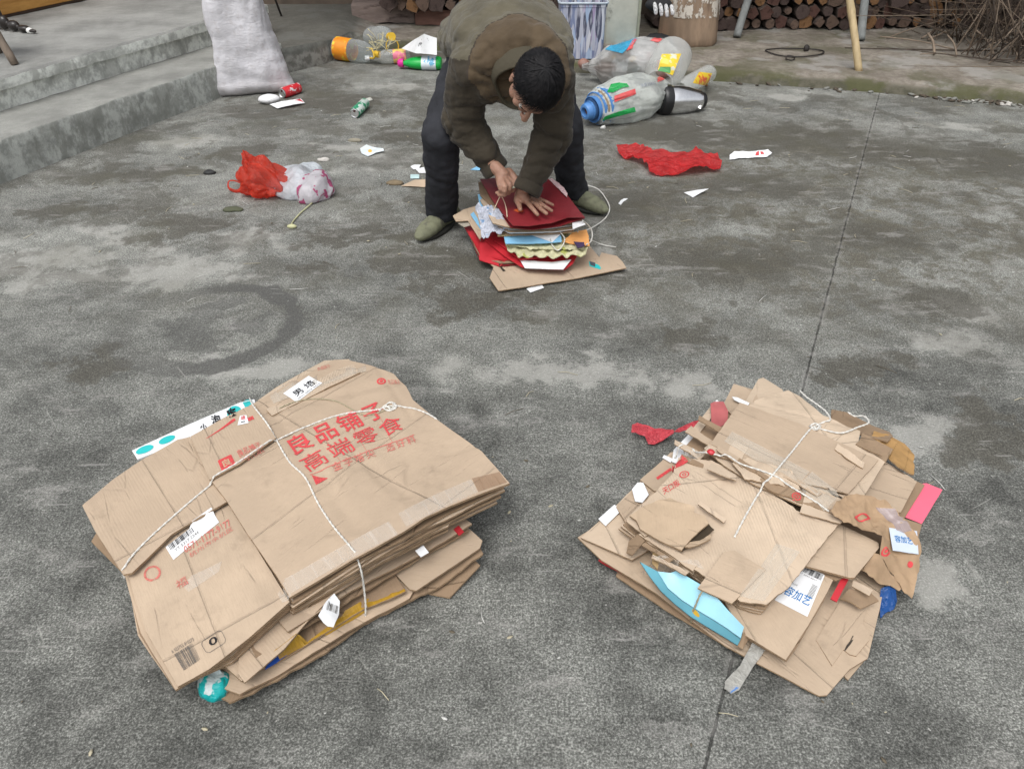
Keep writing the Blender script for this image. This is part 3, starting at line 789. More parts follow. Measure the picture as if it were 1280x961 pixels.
wpm = NT('hacked_white_wood'); wp_ = wpm.geo(); wps = wpm.bsdf((.50, .46, .40), .9, wpm.bump(wpm.noise(wp_, 50, 4), .8, .01)); wtr = wpm.n('ShaderNodeBsdfTransparent'); wmx = wpm.n('ShaderNodeMixShader'); wpm.put(wmx.inputs[0], wpm.step(wpm.noise(wpm.scale(wp_, (1, 1, .5)), 22, 5, .7), .48, .54)); wpm.t.links.new(wtr.outputs[0], wmx.inputs[1]); wpm.t.links.new(wps, wmx.inputs[2]); wpm.done(wmx.outputs[0])
me = mesh_of('worn_patch', *lathe_geo([(.20, .2475), (.28, .2415), (.345, .2385)], Vector(cb.location)+Vector((0, .02, 0)), (0, 0, 1), 48, fn=lambda p, t, th: blockfn(p, t, th)))
link('worn_patch', me, [wpm.m], cb)
# black bag with white-patched gloves lying against the block
def blob(name, c, r, mats, parent=None, amp=.2, fr=8, sub=4, seed=0, rot=0, flat=None, rid=True):
    bm = bmesh.new(); bmesh.ops.create_icosphere(bm, subdivisions=sub, radius=1)
    M = Matrix.Rotation(rot, 3, 'Z'); mr = min(r)
    for v in bm.verts:
        n0 = v.co.normalized(); q = Vector((n0.x*r[0], n0.y*r[1], n0.z*r[2]))
        k = ridge(q*fr+Vector((seed, seed*2, 0)), 3) if rid else fbm(q*fr+Vector((seed, seed*2, 0)))
        q = q*(1+.12*fbm(q*fr*.4+Vector((seed, 0, 0)), 2))+n0*k*amp*mr
        v.co = M @ q+Vector(c)
        if flat is not None and v.co.z < flat: v.co.z = flat+(v.co.z-flat)*.05
    return link(name, bm_mesh(name, bm), mats, parent)
gb = UY(824, 22, 6.75)
o = blob('glove_heap', gb+Vector((-.02, .0, 0)), (.12, .1, .055), [simple('black_cloth', (.015, .015, .017), .8, .3)], amp=.25, fr=12, seed=3)
cenz = gb+Vector((-.02, 0, 0)); origin_to(o, cenz); o.location = Vector((gb.x+.0, 6.70, .13)); tag(o, 'black bundled cloth lying at the foot of the chopping block', 'cloth')
V = []; F = []; gl = empty('work_glove', UY(838, 14, 6.68), 'black and white knitted work glove draped on the left of the chopping block', 'glove')
for k in range(4):
    a = UY(818+7*k, 4+k, 6.70); b = UY(820+7*k, 19+k*1.5-(k == 3)*4, 6.64); tube_geo(catmull([a, a.lerp(b, .5)+Vector((0, -.015, .004)), b], 4), [.010, .014, .016, .017, .017, .017, .016, .014, .009], 8, V=V, F=F)
link('fingers', mesh_of('fingers', V, F), [simple('white_knit', (.5, .5, .5), .9, .3, 60, .5, 200, dirt=(.05, .05, .055), dsc=50)], gl)
blob('palm', UY(822, 6, 6.74), (.10, .05, .05), [simple('black_knit', (.02, .02, .022), .9)], gl, .1, 10, 3)

# wire hoop and bits on the apron
def on_ap(px, py, dz=.006):
    p = U(px, py, .09)
    for _ in range(3): p = U(px, py, apz(p.x, p.y)+dz)
    return p
DARKM = simple('rusty_dark_metal', (.035, .03, .028), .6, .3, metallic=.3)
hp = [on_ap(a, b, .012) for a, b in ((957, 63), (968, 68), (985, 71), (1006, 71), (1026, 68), (1029, 64), (1012, 61.5), (990, 61), (972, 61))]
wh = empty('wire_hoop', sum(hp, Vector())/len(hp), 'thin dark wire hoop lying on the kerb in front of the firewood', 'wire hoop')
link('hoop', mesh_of('h', *tube_geo(catmull(hp, 6, True), .0055, 6, closed=True)), [DARKM], wh)
hp2 = [on_ap(a, b, .012) for a, b in ((984, 70), (983, 74), (989, 75.5), (993, 74), (992, 71))]
link('handle_loop', mesh_of('h', *tube_geo(catmull(hp2, 6, True), .005, 6, closed=True)), [DARKM], wh)
blob('clasp', on_ap(1008, 61, .02), (.022, .018, .028), [DARKM], wh, .2, 30, 2)

# brushwood heap at the right
rs = random.Random(11); V = []; F = []; MI = []
for i in range(900):
    bx_, by_ = rs.uniform(3.55, 5.9), 0
    by_ = apy(min(8.9, bx_))+rs.uniform(.78, 1.9); zb = .09+rs.uniform(0, .03)
    if rs.random() < .45: zb += rs.uniform(.05, .45)
    L = rs.uniform(.45, 1.25); a = rs.gauss(.35, .5); tl = rs.uniform(.3, .85)
    if rs.random() < .16: a = rs.uniform(1.1, 1.6)*rs.choice((-1, 1))
    d = Vector((math.sin(a), tl*.7*rs.uniform(-.3, 1), math.cos(a))).normalized()
    b0_ = Vector((bx_, by_, zb)); P = []
    bend = Vector((rs.uniform(-.12, .12), rs.uniform(-.1, .1), 0))
    for k in range(5): t_ = k/4; P.append(b0_+d*L*t_+bend*t_*t_)
    r0 = rs.choice((.0025, .003, .004, .005, .007)); n0 = len(F)
    tube_geo(P, [r0*(1-.5*k/4) for k in range(5)], 5, V=V, F=F); MI += [rs.choice((0, 0, 1, 2))]*(len(F)-n0)
for (pa, pb, r0) in [((1100, 46), (1192, 62), .006), ((1178, 26), (1108, 48), .006), ((1206, 18), (1152, 48), .008), ((1202, 34), (1160, 50), .009), ((1160, 42), (1168, 68), .011), ((1205, 34), (1214, 47), .009), ((1220, 38), (1243, 70), .010), ((1256, 52), (1273, 74), .010), ((1184, 44), (1196, 70), .008), ((1271, 25), (1230, 58), .007), ((1262, 55), (1236, 80), .005), ((1150, 68), (1196, 71), .005), ((1190, 30), (1230, 4), .007)]:
    q0 = on_ap(*pb, .012); q1 = UY(*pa, q0.y+.15) if pa[1] < pb[1]-8 else on_ap(*pa, .03); mid = (q0+q1)/2+Vector((.01, 0, .015)); n0 = len(F)
    P = catmull([q0, mid, q1], 5); tube_geo(P, [r0*(1-.3*i/len(P)) for i in range(len(P))], 6, V=V, F=F); MI += [2]*(len(F)-n0)
bwm = [simple('twig_dark', (.05, .037, .028), .9, .3), simple('twig_brown', (.10, .072, .05), .9, .3), simple('twig_pale', (.20, .155, .115), .85, .25)]
me = mesh_of('brushwood', V, F); o = link('brushwood', me, bwm); me.polygons.foreach_set('material_index', MI[:len(me.polygons)])
tag(o, 'heap of dry brown twigs and sticks leaning at the right end of the woodpile', 'brushwood', kind='stuff')

# ------------------------------------------------------------------ terrace: board, stool leg, somebody's foot
pb0, pb1 = U(24, 19, .39), U(116, -1, .39); X = (pb1-pb0).normalized(); pb1 = pb1+X*.6; YY = Vector((-X.y, X.x, 0))
bd = empty('wooden_panel', (pb0+pb1)/2, 'varnished orange-yellow wooden panel standing on the terrace', 'panel')
pb0 = pb0-X*.35
def prism(name, a, b, d, z0, z1, mats, parent=None, bev=.004):
    X = (b-a).normalized(); Y = Vector((-X.y, X.x, 0)); L = (b-a).length
    bm = bmesh.new(); rot = Matrix(((X.x, Y.x, 0, 0), (X.y, Y.y, 0, 0), (0, 0, 1, 0), (0, 0, 0, 1)))
    c = (a+b)/2+Y*d/2; box_geo(bm, (c.x, c.y, (z0+z1)/2), (L, d, z1-z0), rot, bev); return link(name, bm_mesh(name, bm), mats, parent, smooth=False)
t = NT('varnished_pine'); p = t.coord(); w = t.noise(t.scale(p, (3, 3, 14)), 1, 4, .6, 1.2)
VAR = t.done(t.bsdf(t.mix(t.step(w, .3, .7), (.62, .33, .09), (.44, .20, .045)), .35, spec=.5))
prism('board', pb0, pb1, .03, .41, 1.1, [VAR], bd); prism('foot_rail', pb0-YY*.006, pb1-YY*.006, .035, .39, .408, [simple('dark_rail', (.05, .03, .02), .7)], bd)
st = empty('stool', U(10, 80, .39), 'rough wooden stool of which one splayed round leg shows at the left edge', 'stool')
stm = simple('rough_stool_wood', (.17, .135, .105), .85, .3, 25, .8, 50, stretch=(1, 1, .2))
base = U(19, 81, .39); top = UY(-4, 42, base.y+.02); dr = (top-base).normalized(); seatc = base+dr*.36+Vector((-.14, .12, 0))
link('leg', mesh_of('l', *tube_geo([base+dr*.36*k/6 for k in range(7)], [.022, .024, .022, .023, .021, .022, .022], 10)), [stm], st)
for ox, oy in ((-.32, .05), (-.26, .30), (-.50, .33)):
    bb = base+Vector((ox, oy, 0)); tt = seatc+(bb-seatc)*.45; tt.z = base.z+.34
    link('leg', mesh_of('l', *tube_geo([bb.lerp(tt, k/4) for k in range(5)], .022, 10)), [stm], st)
lathe('seat', [(-.015, .001), (-.015, .17), (0, .178), (.02, .175), (.02, .001)], Vector((seatc.x, seatc.y, base.z+.345)), (0, 0, 1), [stm], st, 28)
# ------------------------------------------------------------------ LEFT BUNDLE
def lower(pts, dz, j=0, seed=0):
    rs = random.Random(seed); cx = sum(p[0] for p in pts)/len(pts); cy = sum(p[1] for p in pts)/len(pts)
    return [(p[0]+rs.uniform(-j, j), p[1]+rs.uniform(-j, j)-dz*-420, p[2]-dz) for p in pts]
def round_rect(cx, cy, rx, ry, r, w):
    P = []; Q = []
    for k, (sx, sy) in enumerate(((1, -1), (1, 1), (-1, 1), (-1, -1))):
        for j in range(6):
            a = -math.pi/2+k*math.pi/2+math.pi/2*j/5; P.append((cx+sx*(rx-r*.6)+r*.6*math.cos(a), cy+sy*(ry-r)+r*math.sin(a))); Q.append((cx+sx*(rx-r*.6)+(r*.6-w*.6)*math.cos(a), cy+sy*(ry-r)+(r-w)*math.sin(a)))
    n = len(P); return [[P[i], P[(i+1) % n], Q[(i+1) % n], Q[i]] for i in range(n)]
LB = empty('cardboard_bundle', U(390, 690, 0), 'larger bundle of flattened brown boxes with big red lettering, tied with white string, front left', 'cardboard bundle')
K = 'L'
# bottom boxes
sheet('flattened_box', [(262, 866, .045), (287, 879, .045), (352, 848, .035), (400, 820, .022), (455, 781, .012), (500, 758, .016), (546, 735, .03), (604, 693, .055), (596, 676, .06), (580, 664, .065), (480, 640, .05), (300, 700, .04), (210, 760, .04)], [KRAFT3, EDGE], LB, .006, rag=.004, crk=.004, key=K, warp=.006)
sheet('flattened_box', [(536, 741, .012), (562, 746, .012), (600, 706, .03), (575, 680, .03), (500, 690, .02)], [KRAFT3, EDGE], LB, .005, key=K)
sheet('flattened_box', [(230, 842, .07), (300, 868, .06), (345, 845, .05), (455, 778, .028), (512, 748, .034), (540, 700, .05), (400, 660, .05), (220, 760, .06)], [KRAFT, EDGE], LB, .005, crk=.003, key=K)
yb = sheet('flattened_box', [(255, 835, .085), (333, 835, .062), (350, 826, .06), (455, 763, .042), (508, 741, .048), (492, 716, .055), (400, 680, .06), (250, 740, .08)], [KRAFT3, EDGE], LB, .004, crk=.003, key=K)
sheet('flattened_box', [(512, 736, .055), (520, 738, .052), (600, 685, .075), (603, 676, .08), (575, 650, .085), (480, 680, .07), (478, 700, .065)], [KRAFT4, EDGE], LB, .005, crk=.001, key=K)
sheet('flattened_box', [(320, 822, .10), (420, 762, .075), (500, 712, .08), (586, 664, .095), (566, 648, .10), (420, 650, .09), (280, 740, .10)], [KRAFT3, EDGE], LB, .005, crk=.004, key=K, rag=.003)
sheet('flattened_box', [(360, 790, .115), (440, 738, .10), (540, 686, .105), (590, 655, .12), (570, 640, .12), (420, 640, .11), (300, 720, .115)], [KRAFT, EDGE], LB, .005, crk=.002, key=K)
sheet('flattened_box', [(270, 822, .10), (302, 851, .088), (318, 842, .09), (350, 808, .096), (385, 766, .105), (415, 738, .115), (452, 716, .128), (480, 690, .14), (400, 650, .12), (250, 740, .11)], [KRAFT4, EDGE], LB, .006, crk=.0015, key=K)
sheet('flattened_box', [(298, 842, .098), (306, 853, .094), (355, 811, .102), (390, 769, .11), (420, 741, .12), (465, 712, .134), (450, 700, .14), (300, 760, .11)], [KRAFT, EDGE], LB, .004, key=K)
sheet('flattened_box', [(114, 676, .12), (150, 712, .11), (240, 740, .12), (300, 640, .14), (130, 650, .13)], [KRAFT3, EDGE], LB, .005, key=K)
# stack under the top board: (front right edges fan out a little)
TOPR = [(240, 556, .19), (330, 498, .185), (438, 452, .175), (500, 470, .18), (540, 522, .195), (600, 566, .205), (636, 605, .208), (600, 622, .208), (560, 640, .21), (505, 668, .215), (440, 704, .20), (366, 750, .165), (300, 700, .16)]
for i in range(7, 0, -1):
    pts = []
    for k, (a, b, z) in enumerate(TOPR):
        zz = z-.0085*i; b2 = b+.0085*i*330
        if k in (6, 7): a -= 6*i*(1 if i % 2 else .4); b2 += 1*i
        if k in (8, 9, 10, 11): b2 += (3, -2, 4, -3, 2, 5, -1, 3)[(i+k) % 8]*.7
        if k in (2, 3, 4, 5): a -= 5+2*i
        pts.append((a, b2, zz))
    sheet('flattened_box', pts, [(KRAFT, KRAFT3, KRAFT2)[i % 3], EDGE], LB, .0055, rag=.0006, key=K, res=.02, warp=.002, seed=3)
sheet('flattened_box', [(560, 642, .165), (585, 644, .16), (583, 632, .165), (540, 640, .17)], [KRAFT4, EDGE], LB, .005, key=K)
# left lower panels
for i in (3, 2, 1):
    sheet('flattened_box', [(152+2*i, 712, .145-.009*i), (178-i*2, 790+i, .128-.009*i), (220-i, 862-i, .118-.009*i), (290, 815+4*i, .135-.009*i), (362, 752+3*i, .155-.009*i), (330, 690, .16-.009*i), (285, 630, .17-.009*i)], [(KRAFT3, KRAFT)[i % 2], EDGE], LB, .0055, key=K, rag=.001, seed=5)
sheet('flattened_box', [(160, 718, .155), (182, 788, .14), (222, 858, .127), (262, 836, .134), (310, 798, .147), (362, 752, .166), (325, 692, .17), (284, 628, .175), (220, 660, .17)], [KRAFT4, EDGE], LB, .006, rag=.0008, crk=.0008, cfreq=5, key=K, seed=8,
      folds=[((188, 775), (330, 690), -.0025, .012), ((325, 735), (345, 772), -.004, .015)])
# white and teal printed strip at the far edge
t = NT('teal_blob_print'); p = t.geo()
teal = sheet('printed_strip', [(165, 563, .178), (172, 574, .178), (240, 548, .188), (322, 515, .19), (318, 499, .186), (300, 503, .186), (235, 531, .184)], [WHITE, WHITE], LB, .004, key=K, rag=.0004, warp=.001)
# flap over the left panel
FLAP = sheet('box_flap', [(103, 632, .182), (118, 662, .180), (154, 718, .172), (165, 716, .174), (215, 668, .182), (286, 626, .19), (262, 590, .198), (237, 545, .199), (222, 549, .197), (178, 574, .192), (140, 600, .185)], [KRAFT, EDGE], LB, .0055, rag=.0006, crk=.001, cfreq=5, key=K, seed=2,
      folds=[((110, 640), (160, 715), .004, .008), ((222, 560), (262, 600), -.004, .012), ((150, 665), (275, 590), -.0015, .01)], warp=.004)
sheet('box_flap', [(125, 650, .150), (140, 690, .148), (152, 716, .15), (170, 700, .155), (150, 650, .16)], [KRAFT, EDGE], LB, .005, key=K)
# top board
TOP = [(239, 546, .205), (285, 520, .206), (320, 503, .204), (336, 494, .203), (378, 470, .200), (404, 457, .194), (418, 450, .188), (437, 451, .187), (470, 459, .187), (492, 468, .189), (508, 484, .194), (516, 500, .200), (545, 524, .208), (575, 545, .213), (602, 564, .216), (637, 604, .212), (600, 618, .222), (560, 634, .229), (530, 648, .231), (506, 664, .229), (470, 684, .220), (440, 700, .211), (400, 724, .196), (362, 746, .178), (345, 718, .184), (310, 668, .190), (284, 627, .195), (262, 598, .203), (272, 590, .204)]
MAINB = sheet('top_box', TOP, [KRAFT, EDGE], LB, .0065, res=.007, rag=.0006, crk=.0007, cfreq=5, key=K, seed=1, warp=.003,
      folds=[((284, 627), (240, 547), -.003, .008), ((345, 560), (600, 600), -.001, .012), ((470, 620), (512, 662), -.006, .022), ((445, 600), (500, 665), -.003, .010), ((455, 455), (520, 560), -.003, .014), ((300, 630), (430, 600), -.0015, .012), ((348, 548), (452, 700), -.005, .030), ((348, 548), (240, 600), -.003, .025), ((348, 548), (500, 508), -.004, .03), ((560, 610), (628, 590), -.002, .012), ((395, 600), (430, 660), -.002, .006), ((410, 590), (440, 650), -.002, .006), ((350, 690), (450, 650), -.0015, .01), ((330, 505), (520, 445), -.002, .012)])
sheet('box_flap', [(322, 500, .197), (340, 520, .203), (410, 484, .203), (450, 466, .196), (436, 449, .183), (405, 451, .185), (378, 466, .193), (345, 484, .197)], [KRAFT2, EDGE], LB, .005, crk=.001, key=K, rag=.0007)
sheet('box_flap', [(238, 546, .209), (262, 600, .2105), (300, 580, .2115), (345, 548, .212), (318, 505, .210), (280, 523, .2105)], [KRAFT, EDGE], LB, .0045, crk=.0008, key=K, rag=.0006, folds=[((258, 574), (330, 530), -.0012, .008)])
t = bvh(K)
# wraps of parcel tape along the front edge and over the folds
decal_bm('parcel_tape', poly_bm([[(0, 0), (1, 0), (1, 1), (0, 1)]]), [(364, 742), (498, 668), (486, 652), (355, 724)], t, TAPEW, MAINB, .0011, .012)
decal_bm('parcel_tape', poly_bm([[(0, 0), (1, 0), (1, .92), (.5, 1), (0, 1)]]), [(508, 659), (598, 615), (588, 598), (498, 642)], t, TAPEW, MAINB, .0011, .012)
decal_bm('parcel_tape', poly_bm([[(0, 0), (1, 0), (1, 1), (0, 1)]]), [(598, 615), (634, 603), (624, 590), (590, 598)], t, tape_mat('brown_tape', (.36, .22, .13), .55), MAINB, .0011, .012)
decal_bm('parcel_tape', poly_bm([[(0, 0), (1, 0), (1, 1), (0, 1)]]), [(342, 505), (458, 464), (456, 452), (336, 494)], t, TAPE, MAINB, .0012, .012)
# lettering
def T(name, s, quad, m, parent=MAINB, bold=0.0, eps=.0022, sp=1.0, line=1.0): return decal_bm(name, text_bm(s, bold, sp, line=line), quad, t, m, parent, eps, .02)
GRID = lambda a, b: None
T('red_lettering', '良品铺子', [(369, 570), (487, 519), (472, 500), (355, 550)], RED, bold=.016, sp=1.2)
T('red_lettering', '高端零食', [(387, 591), (507, 536), (496, 518), (371, 574)], RED, bold=.004, sp=1.2)
T('red_lettering', '金字塔尖  选好料', [(418, 590), (521, 553), (517, 544), (413, 580)], REDF, bold=.01, sp=1.45)
decal_bm('red_triangle', poly_bm([[(0, 0), (1, .25), (.1, 1)]]), [(395, 606), (412, 600), (404, 590), (388, 594)], t, RED, MAINB, .0012)
decal_bm('thin_rules', poly_bm([[(0, 0), (1, 0), (1, .02), (0, .02)], [(.28, 0.02), (.284, .02), (.284, 1), (.28, 1)], [(.53, 0.02), (.534, .02), (.534, 1), (.53, 1)], [(.78, 0.02), (.784, .02), (.784, 1), (.78, 1)]]), [(388, 594), (518, 544), (500, 500), (352, 548)], t, REDF, MAINB, .0012)
T('red_lettering', '良品铺子', [(300, 573), (329, 561), (324, 552), (295, 564)], REDF, bold=.02)
T('red_lettering', 'BESTORE', [(302, 577), (331, 565), (330, 562), (301, 574)], REDF)
decal_bm('red_square_emblem', poly_bm([[(.06, 0), (.94, 0), (1, .06), (1, .94), (.94, 1), (.06, 1), (0, .94), (0, .06)]]), [(278, 590), (295, 581), (289, 568), (272, 576)], t, RED, MAINB, .0012)
T('emblem_lettering', '良', [(280, 585), (291, 580), (287, 572), (276, 577)], ink('board_show_through', (.47, .335, .215), .2), bold=.02, eps=.0017)
decal_bm('red_stroke', poly_bm([[(0, .1), (.05, 0), (1, .55), (1, 1), (.9, .98)]]), [(257, 549), (297, 529), (293, 523), (256, 545)], t, RED, MAINB, .0012)
decal_bm('red_stroke', poly_bm([[(0, 0), (1, 0), (1, 1), (0, 1)]]), [(307, 528), (318, 524), (316, 520), (305, 524)], t, RED, MAINB, .0012)
decal_bm('red_square_emblem', poly_bm(ring_poly(.5, .5, .5, .5, .2, 20)+[circ(.5, .5, .2)]), [(472, 482), (484, 480), (481, 472), (470, 474)], t, RED, MAINB, .0012)
T('red_lettering', '良品铺子', [(486, 481), (501, 481), (499, 475), (484, 475)], REDF)
T('red_lettering', '良品铺子', [(398, 464), (414, 460), (412, 456), (396, 460)], REDF)
# stickers
def sticker(quad, parent, extra, m=WHITE, name='paper_label', pts=None):
    o = decal_bm(name, poly_bm([pts or [(0, 0), (1, 0), (1, 1), (0, 1)]]), quad, t, m, parent, .0014, .012)
    for nm, polys, mm in extra: decal_bm(nm, poly_bm(polys) if isinstance(polys, list) else polys, quad, t, mm, o, .0020, .012)
    return o
sticker([(371, 503), (403, 479), (386, 470), (354, 492)], MAINB, [('handwriting', text_bm('男 培', .012, box=(.15, .25, .9, .72)), BLACKI), ('printed_text', text_bm('0571 8823 4410', box=(.1, .06, .95, .16)), GREYP)])
sticker([(217, 700), (274, 653), (266, 640), (207, 684)], MAINB, [('barcode', bars(.05, .55, .60, .98, 22, 3), BLACKI), ('printed_text', text_bm('YT 5317 2244', box=(.1, .30, .6, .5)), GREYP)])
sticker([(297, 532), (311, 529), (308, 519), (300, 520)], MAINB, [('printed_text', text_bm('培', .02, box=(.2, .45, .8, .95)), RED), ('dash', [[(.3, .2), (.7, .2), (.7, .3), (.3, .3)]], BLACKI)])
teal_m = simple('teal_ink', (.02, .46, .46), .5, .05)
def teal_spot(quad): decal_bm('teal_spot', poly_bm([circ(.5, .5, .5, .5, 16)]), quad, t, teal_m, teal, .0012)
teal_spot([(170, 571), (193, 562), (191, 554), (170, 561)]); teal_spot([(199, 558), (219, 550), (219, 542), (198, 549)])
teal_spot([(284, 521), (302, 514), (300, 505), (282, 511)]); teal_spot([(303, 511), (318, 506), (316, 498), (303, 501)])
for s_, q in (('夜', [(285, 524), (297, 519), (294, 508), (282, 512)]), ('泡', [(265, 530), (277, 526), (274, 517), (263, 521)]), ('小', [(250, 537), (259, 534), (258, 529), (250, 531)])):
    T('handwriting', s_, q, BLACKI, parent=teal, bold=.02)
# printing on the left lower panel
LP = FLAP
def T2(name, s, quad, m, **k): return T(name, s, quad, m, parent=lpanel, **k)
lpanel = [o for o in LB.children if o.name.startswith('flattened_box')][-1]
T2('red_lettering', '0571-1177-9177', [(232, 692), (290, 657), (286, 649), (229, 684)], REDF, bold=.01)
T2('red_lettering', '杭州市余杭区', [(238, 698), (292, 663), (290, 658), (236, 692)], REDF)
decal_bm('round_stamp', poly_bm(ring_poly(.5, .5, .5, .5, .13, 26)), [(182, 730), (204, 722), (198, 704), (178, 711)], t, REDF, lpanel, .0012)
T2('red_lettering', '福', [(222, 738), (236, 730), (232, 720), (219, 727)], REDF)
decal_bm('barcode', poly_bm(bars(0, 1, 0, 1, 20, 9)), [(230, 838), (251, 824), (241, 803), (218, 818)], t, GREYP, lpanel, .0012, .01)
T2('printed_text', '6 923755 810273', [(216, 817), (243, 801), (241, 797), (214, 813)], GREYP)
decal_bm('rounded_box', poly_bm(round_rect(.5, .5, .5, .5, .3, .035)), [(259, 818), (284, 802), (276, 786), (250, 803)], t, GREYP, lpanel, .0012)
T2('printed_text', '0', [(263, 809), (273, 803), (270, 794), (260, 800)], BLACKI, bold=.01)
decal_bm('parcel_tape', poly_bm([[(0, 0), (.8, .1), (1, .8), (.3, 1), (0, .6)]]), [(236, 740), (284, 710), (276, 700), (224, 728)], t, TAPEW, lpanel, .0013, .008)
decal_bm('parcel_tape', poly_bm([[(0, 0), (1, 0), (1, 1), (0, 1)]]), [(355, 762), (365, 745), (356, 727), (347, 742)], t, TAPEW, lpanel, .0014, .01)
# things poking from the front
YEL = tape_mat('yellow_tape', (.50, .29, .03), .85)
decal_bm('yellow_tape', poly_bm([[(0, 0), (1, 0), (1, 1), (0, 1)]]), [(350, 825), (456, 762), (451, 752), (342, 815)], t, YEL, yb, .0014, .01)
decal_bm('yellow_tape', poly_bm([[(0, 0), (1, 0), (1, 1), (0, 1)]]), [(460, 760), (507, 739), (502, 730), (456, 750)], t, YEL, yb, .0014, .01)
sheet('blue_strip', [(331, 836, .066), (345, 828, .064), (362, 815, .066), (357, 810, .07), (338, 822, .07)], [simple('blue_plastic', (.02, .09, .42), .35), ], LB, .0015, rag=.001)
lab = sheet('torn_label', [(398, 770, .112), (404, 778, .10), (410, 784, .088), (417, 784, .085), (424, 768, .09), (425, 752, .115), (418, 742, .128), (408, 752, .125)], [WHITE, WHITE, WHITE], LB, .0008, res=.006, crk=.003, cfreq=30, rag=.001, key='lab')
t0 = t; t = bvh('lab')
T('printed_text', 'Rs69', [(401, 771), (423, 779), (424, 768), (403, 760)], BLACKI, parent=lab, bold=.02); T('printed_text', '72', [(404, 756), (413, 760), (415, 750), (406, 747)], BLACKI, parent=lab, bold=.02)
decal_bm('barcode', poly_bm(bars(0, 1, 0, 1, 12, 4)), [(408, 762), (422, 768), (424, 758), (410, 753)], t, GREYP, lab, .0012)
t = t0
sheet('small_label', [(519, 688, .135), (526, 696, .125), (536, 690, .125), (529, 681, .135)], [WHITE, WHITE], LB, .001)
sheet('red_tag', [(567, 661, .12), (574, 669, .118), (580, 664, .12), (573, 656, .124)], [REDP, REDP], LB, .002)
# teal bag tail
tealbag = film('teal_white_film', (.62, .70, .70), .3, .3, col2=(.01, .45, .45), c2th=(.50, .54), c2sc=26)
o = blob('bag_tail', U(267, 856, .05), (.026, .032, .024), [tealbag], LB, .3, 22, 4, 2, rot=.4)
o = sheet('film_tail', [(262, 834, .09), (254, 850, .06), (262, 862, .04), (275, 860, .04), (280, 846, .06), (272, 834, .09)], [tealbag], LB, .001, res=.006, rid=.006, ridf=(40, 40))

# string round the bundle
def string_path(t, pts, r=.0022, sub=6):
    W_ = []
    for p in pts:
        if len(p) == 3: W_.append(U(*p))
        else: h = hit_cam(t, *p); W_.append(h+Vector((0, 0, r*.9)))
    P = catmull(W_, sub); out = []
    for p in P:
        z = drop(t, p.x, p.y)
        if z is not None and (abs(p.z-z) < .014 or (len(pts[0]) == 2 and p.z < z)): p = Vector((p.x, p.y, max(p.z, z+r*.8)))
        out.append(p)
    return out
def twisted(name, P, r, m, parent):
    """two strands wound round each other"""
    L = [0]
    for a, b in zip(P[:-1], P[1:]): L.append(L[-1]+(b-a).length)
    n = int(L[-1]/(r*1.6)); Q = []; k = 0
    for i in range(n+1):
        s = L[-1]*i/n
        while k < len(L)-2 and L[k+1] < s: k += 1
        f = (s-L[k])/max(1e-9, L[k+1]-L[k]); Q.append(P[k].lerp(P[k+1], min(1, f)))
    V = []; F = []
    for ph in (0, math.pi):
        S = []
        for i, q in enumerate(Q):
            T_ = (Q[min(n, i+1)]-Q[max(0, i-1)]).normalized(); N = T_.cross(Vector((0, 0, 1))); N = N.normalized() if N.length > .01 else Vector((1, 0, 0)); B = T_.cross(N)
            a = ph+i*.75; S.append(q+(N*math.cos(a)+B*math.sin(a))*r*.42)
        tube_geo(S, r*.66, 6, V=V, F=F)
    return link(name, mesh_of(name, V, F), [m], parent)
sp = string_path(t, [(155, 722, .150), (157, 708), (174, 686), (210, 652), (262, 608), (300, 577), (346, 551), (388, 532), (430, 518), (470, 513), (490, 508), (508, 510), (526, 514), (542, 522), (548, 528, .196), (552, 534, .15)], .0024)
twisted('string', sp, .0024, STRING, LB)
sp = string_path(t, [(312, 497, .16), (317, 508), (334, 530), (346, 551), (362, 578), (382, 598), (398, 630), (418, 660), (438, 684), (448, 702)], .0024)
sp2 = [U(452, 716, .165), U(455, 735, .11), U(457, 758, .06), U(456, 776, .015)]
twisted('string', sp+catmull([sp[-1]]+sp2, 5)[1:], .0024, STRING, LB)
twisted('loose_string_end', string_path(t, [(349, 511), (368, 503), (395, 499), (420, 502), (440, 512), (455, 519), (475, 516), (492, 508)], .002), .0018, STRINGB, LB)
twisted('knot', string_path(t, [(474, 514), (482, 508), (489, 512), (494, 506), (487, 504), (480, 511), (488, 514), (496, 509), (491, 505)], .003), .003, STRING, LB)

# ------------------------------------------------------------------ RIGHT BUNDLE
RB = empty('cardboard_bundle', U(950, 680, 0), 'smaller ragged bundle of torn brown cardboard with pink, red and blue scraps, front right', 'cardboard bundle')
K = 'R'
def sh(pts, m=KRAFT, name='flattened_box', th=.004, **k):
    k.setdefault('key', K); k.setdefault('rag', .0008); k.setdefault('crk', .0012); return sheet(name, pts, [m, EDGE] if m not in (WHITE, PINK, REDP) else [m], RB, th, **k)
sh([(770, 720, .02), (830, 760, .015), (905, 806, .015), (960, 800, .02), (900, 640, .02), (790, 660, .02)], KRAFT3)
sh([(748, 700, .035), (757, 706, .03), (790, 722, .022), (800, 700, .03), (770, 680, .035)], REDP, 'red_card')
sh([(722, 672, .05), (752, 700, .045), (820, 742, .04), (905, 806, .028), (960, 836, .02), (1024, 869, .012), (1034, 868, .012), (1062, 836, .02), (1085, 822, .02), (1100, 760, .03), (1110, 700, .04), (1000, 640, .05), (860, 612, .05), (815, 628, .055), (760, 648, .055)], KRAFT4, crk=.0006)
sh([(1040, 832, .02), (1054, 812, .022), (1062, 818, .022), (1070, 820, .022), (1086, 800, .026), (1088, 790, .026), (1078, 780, .03), (1090, 745, .035), (1060, 735, .035), (1020, 800, .025)], KRAFT4, crk=.0004)
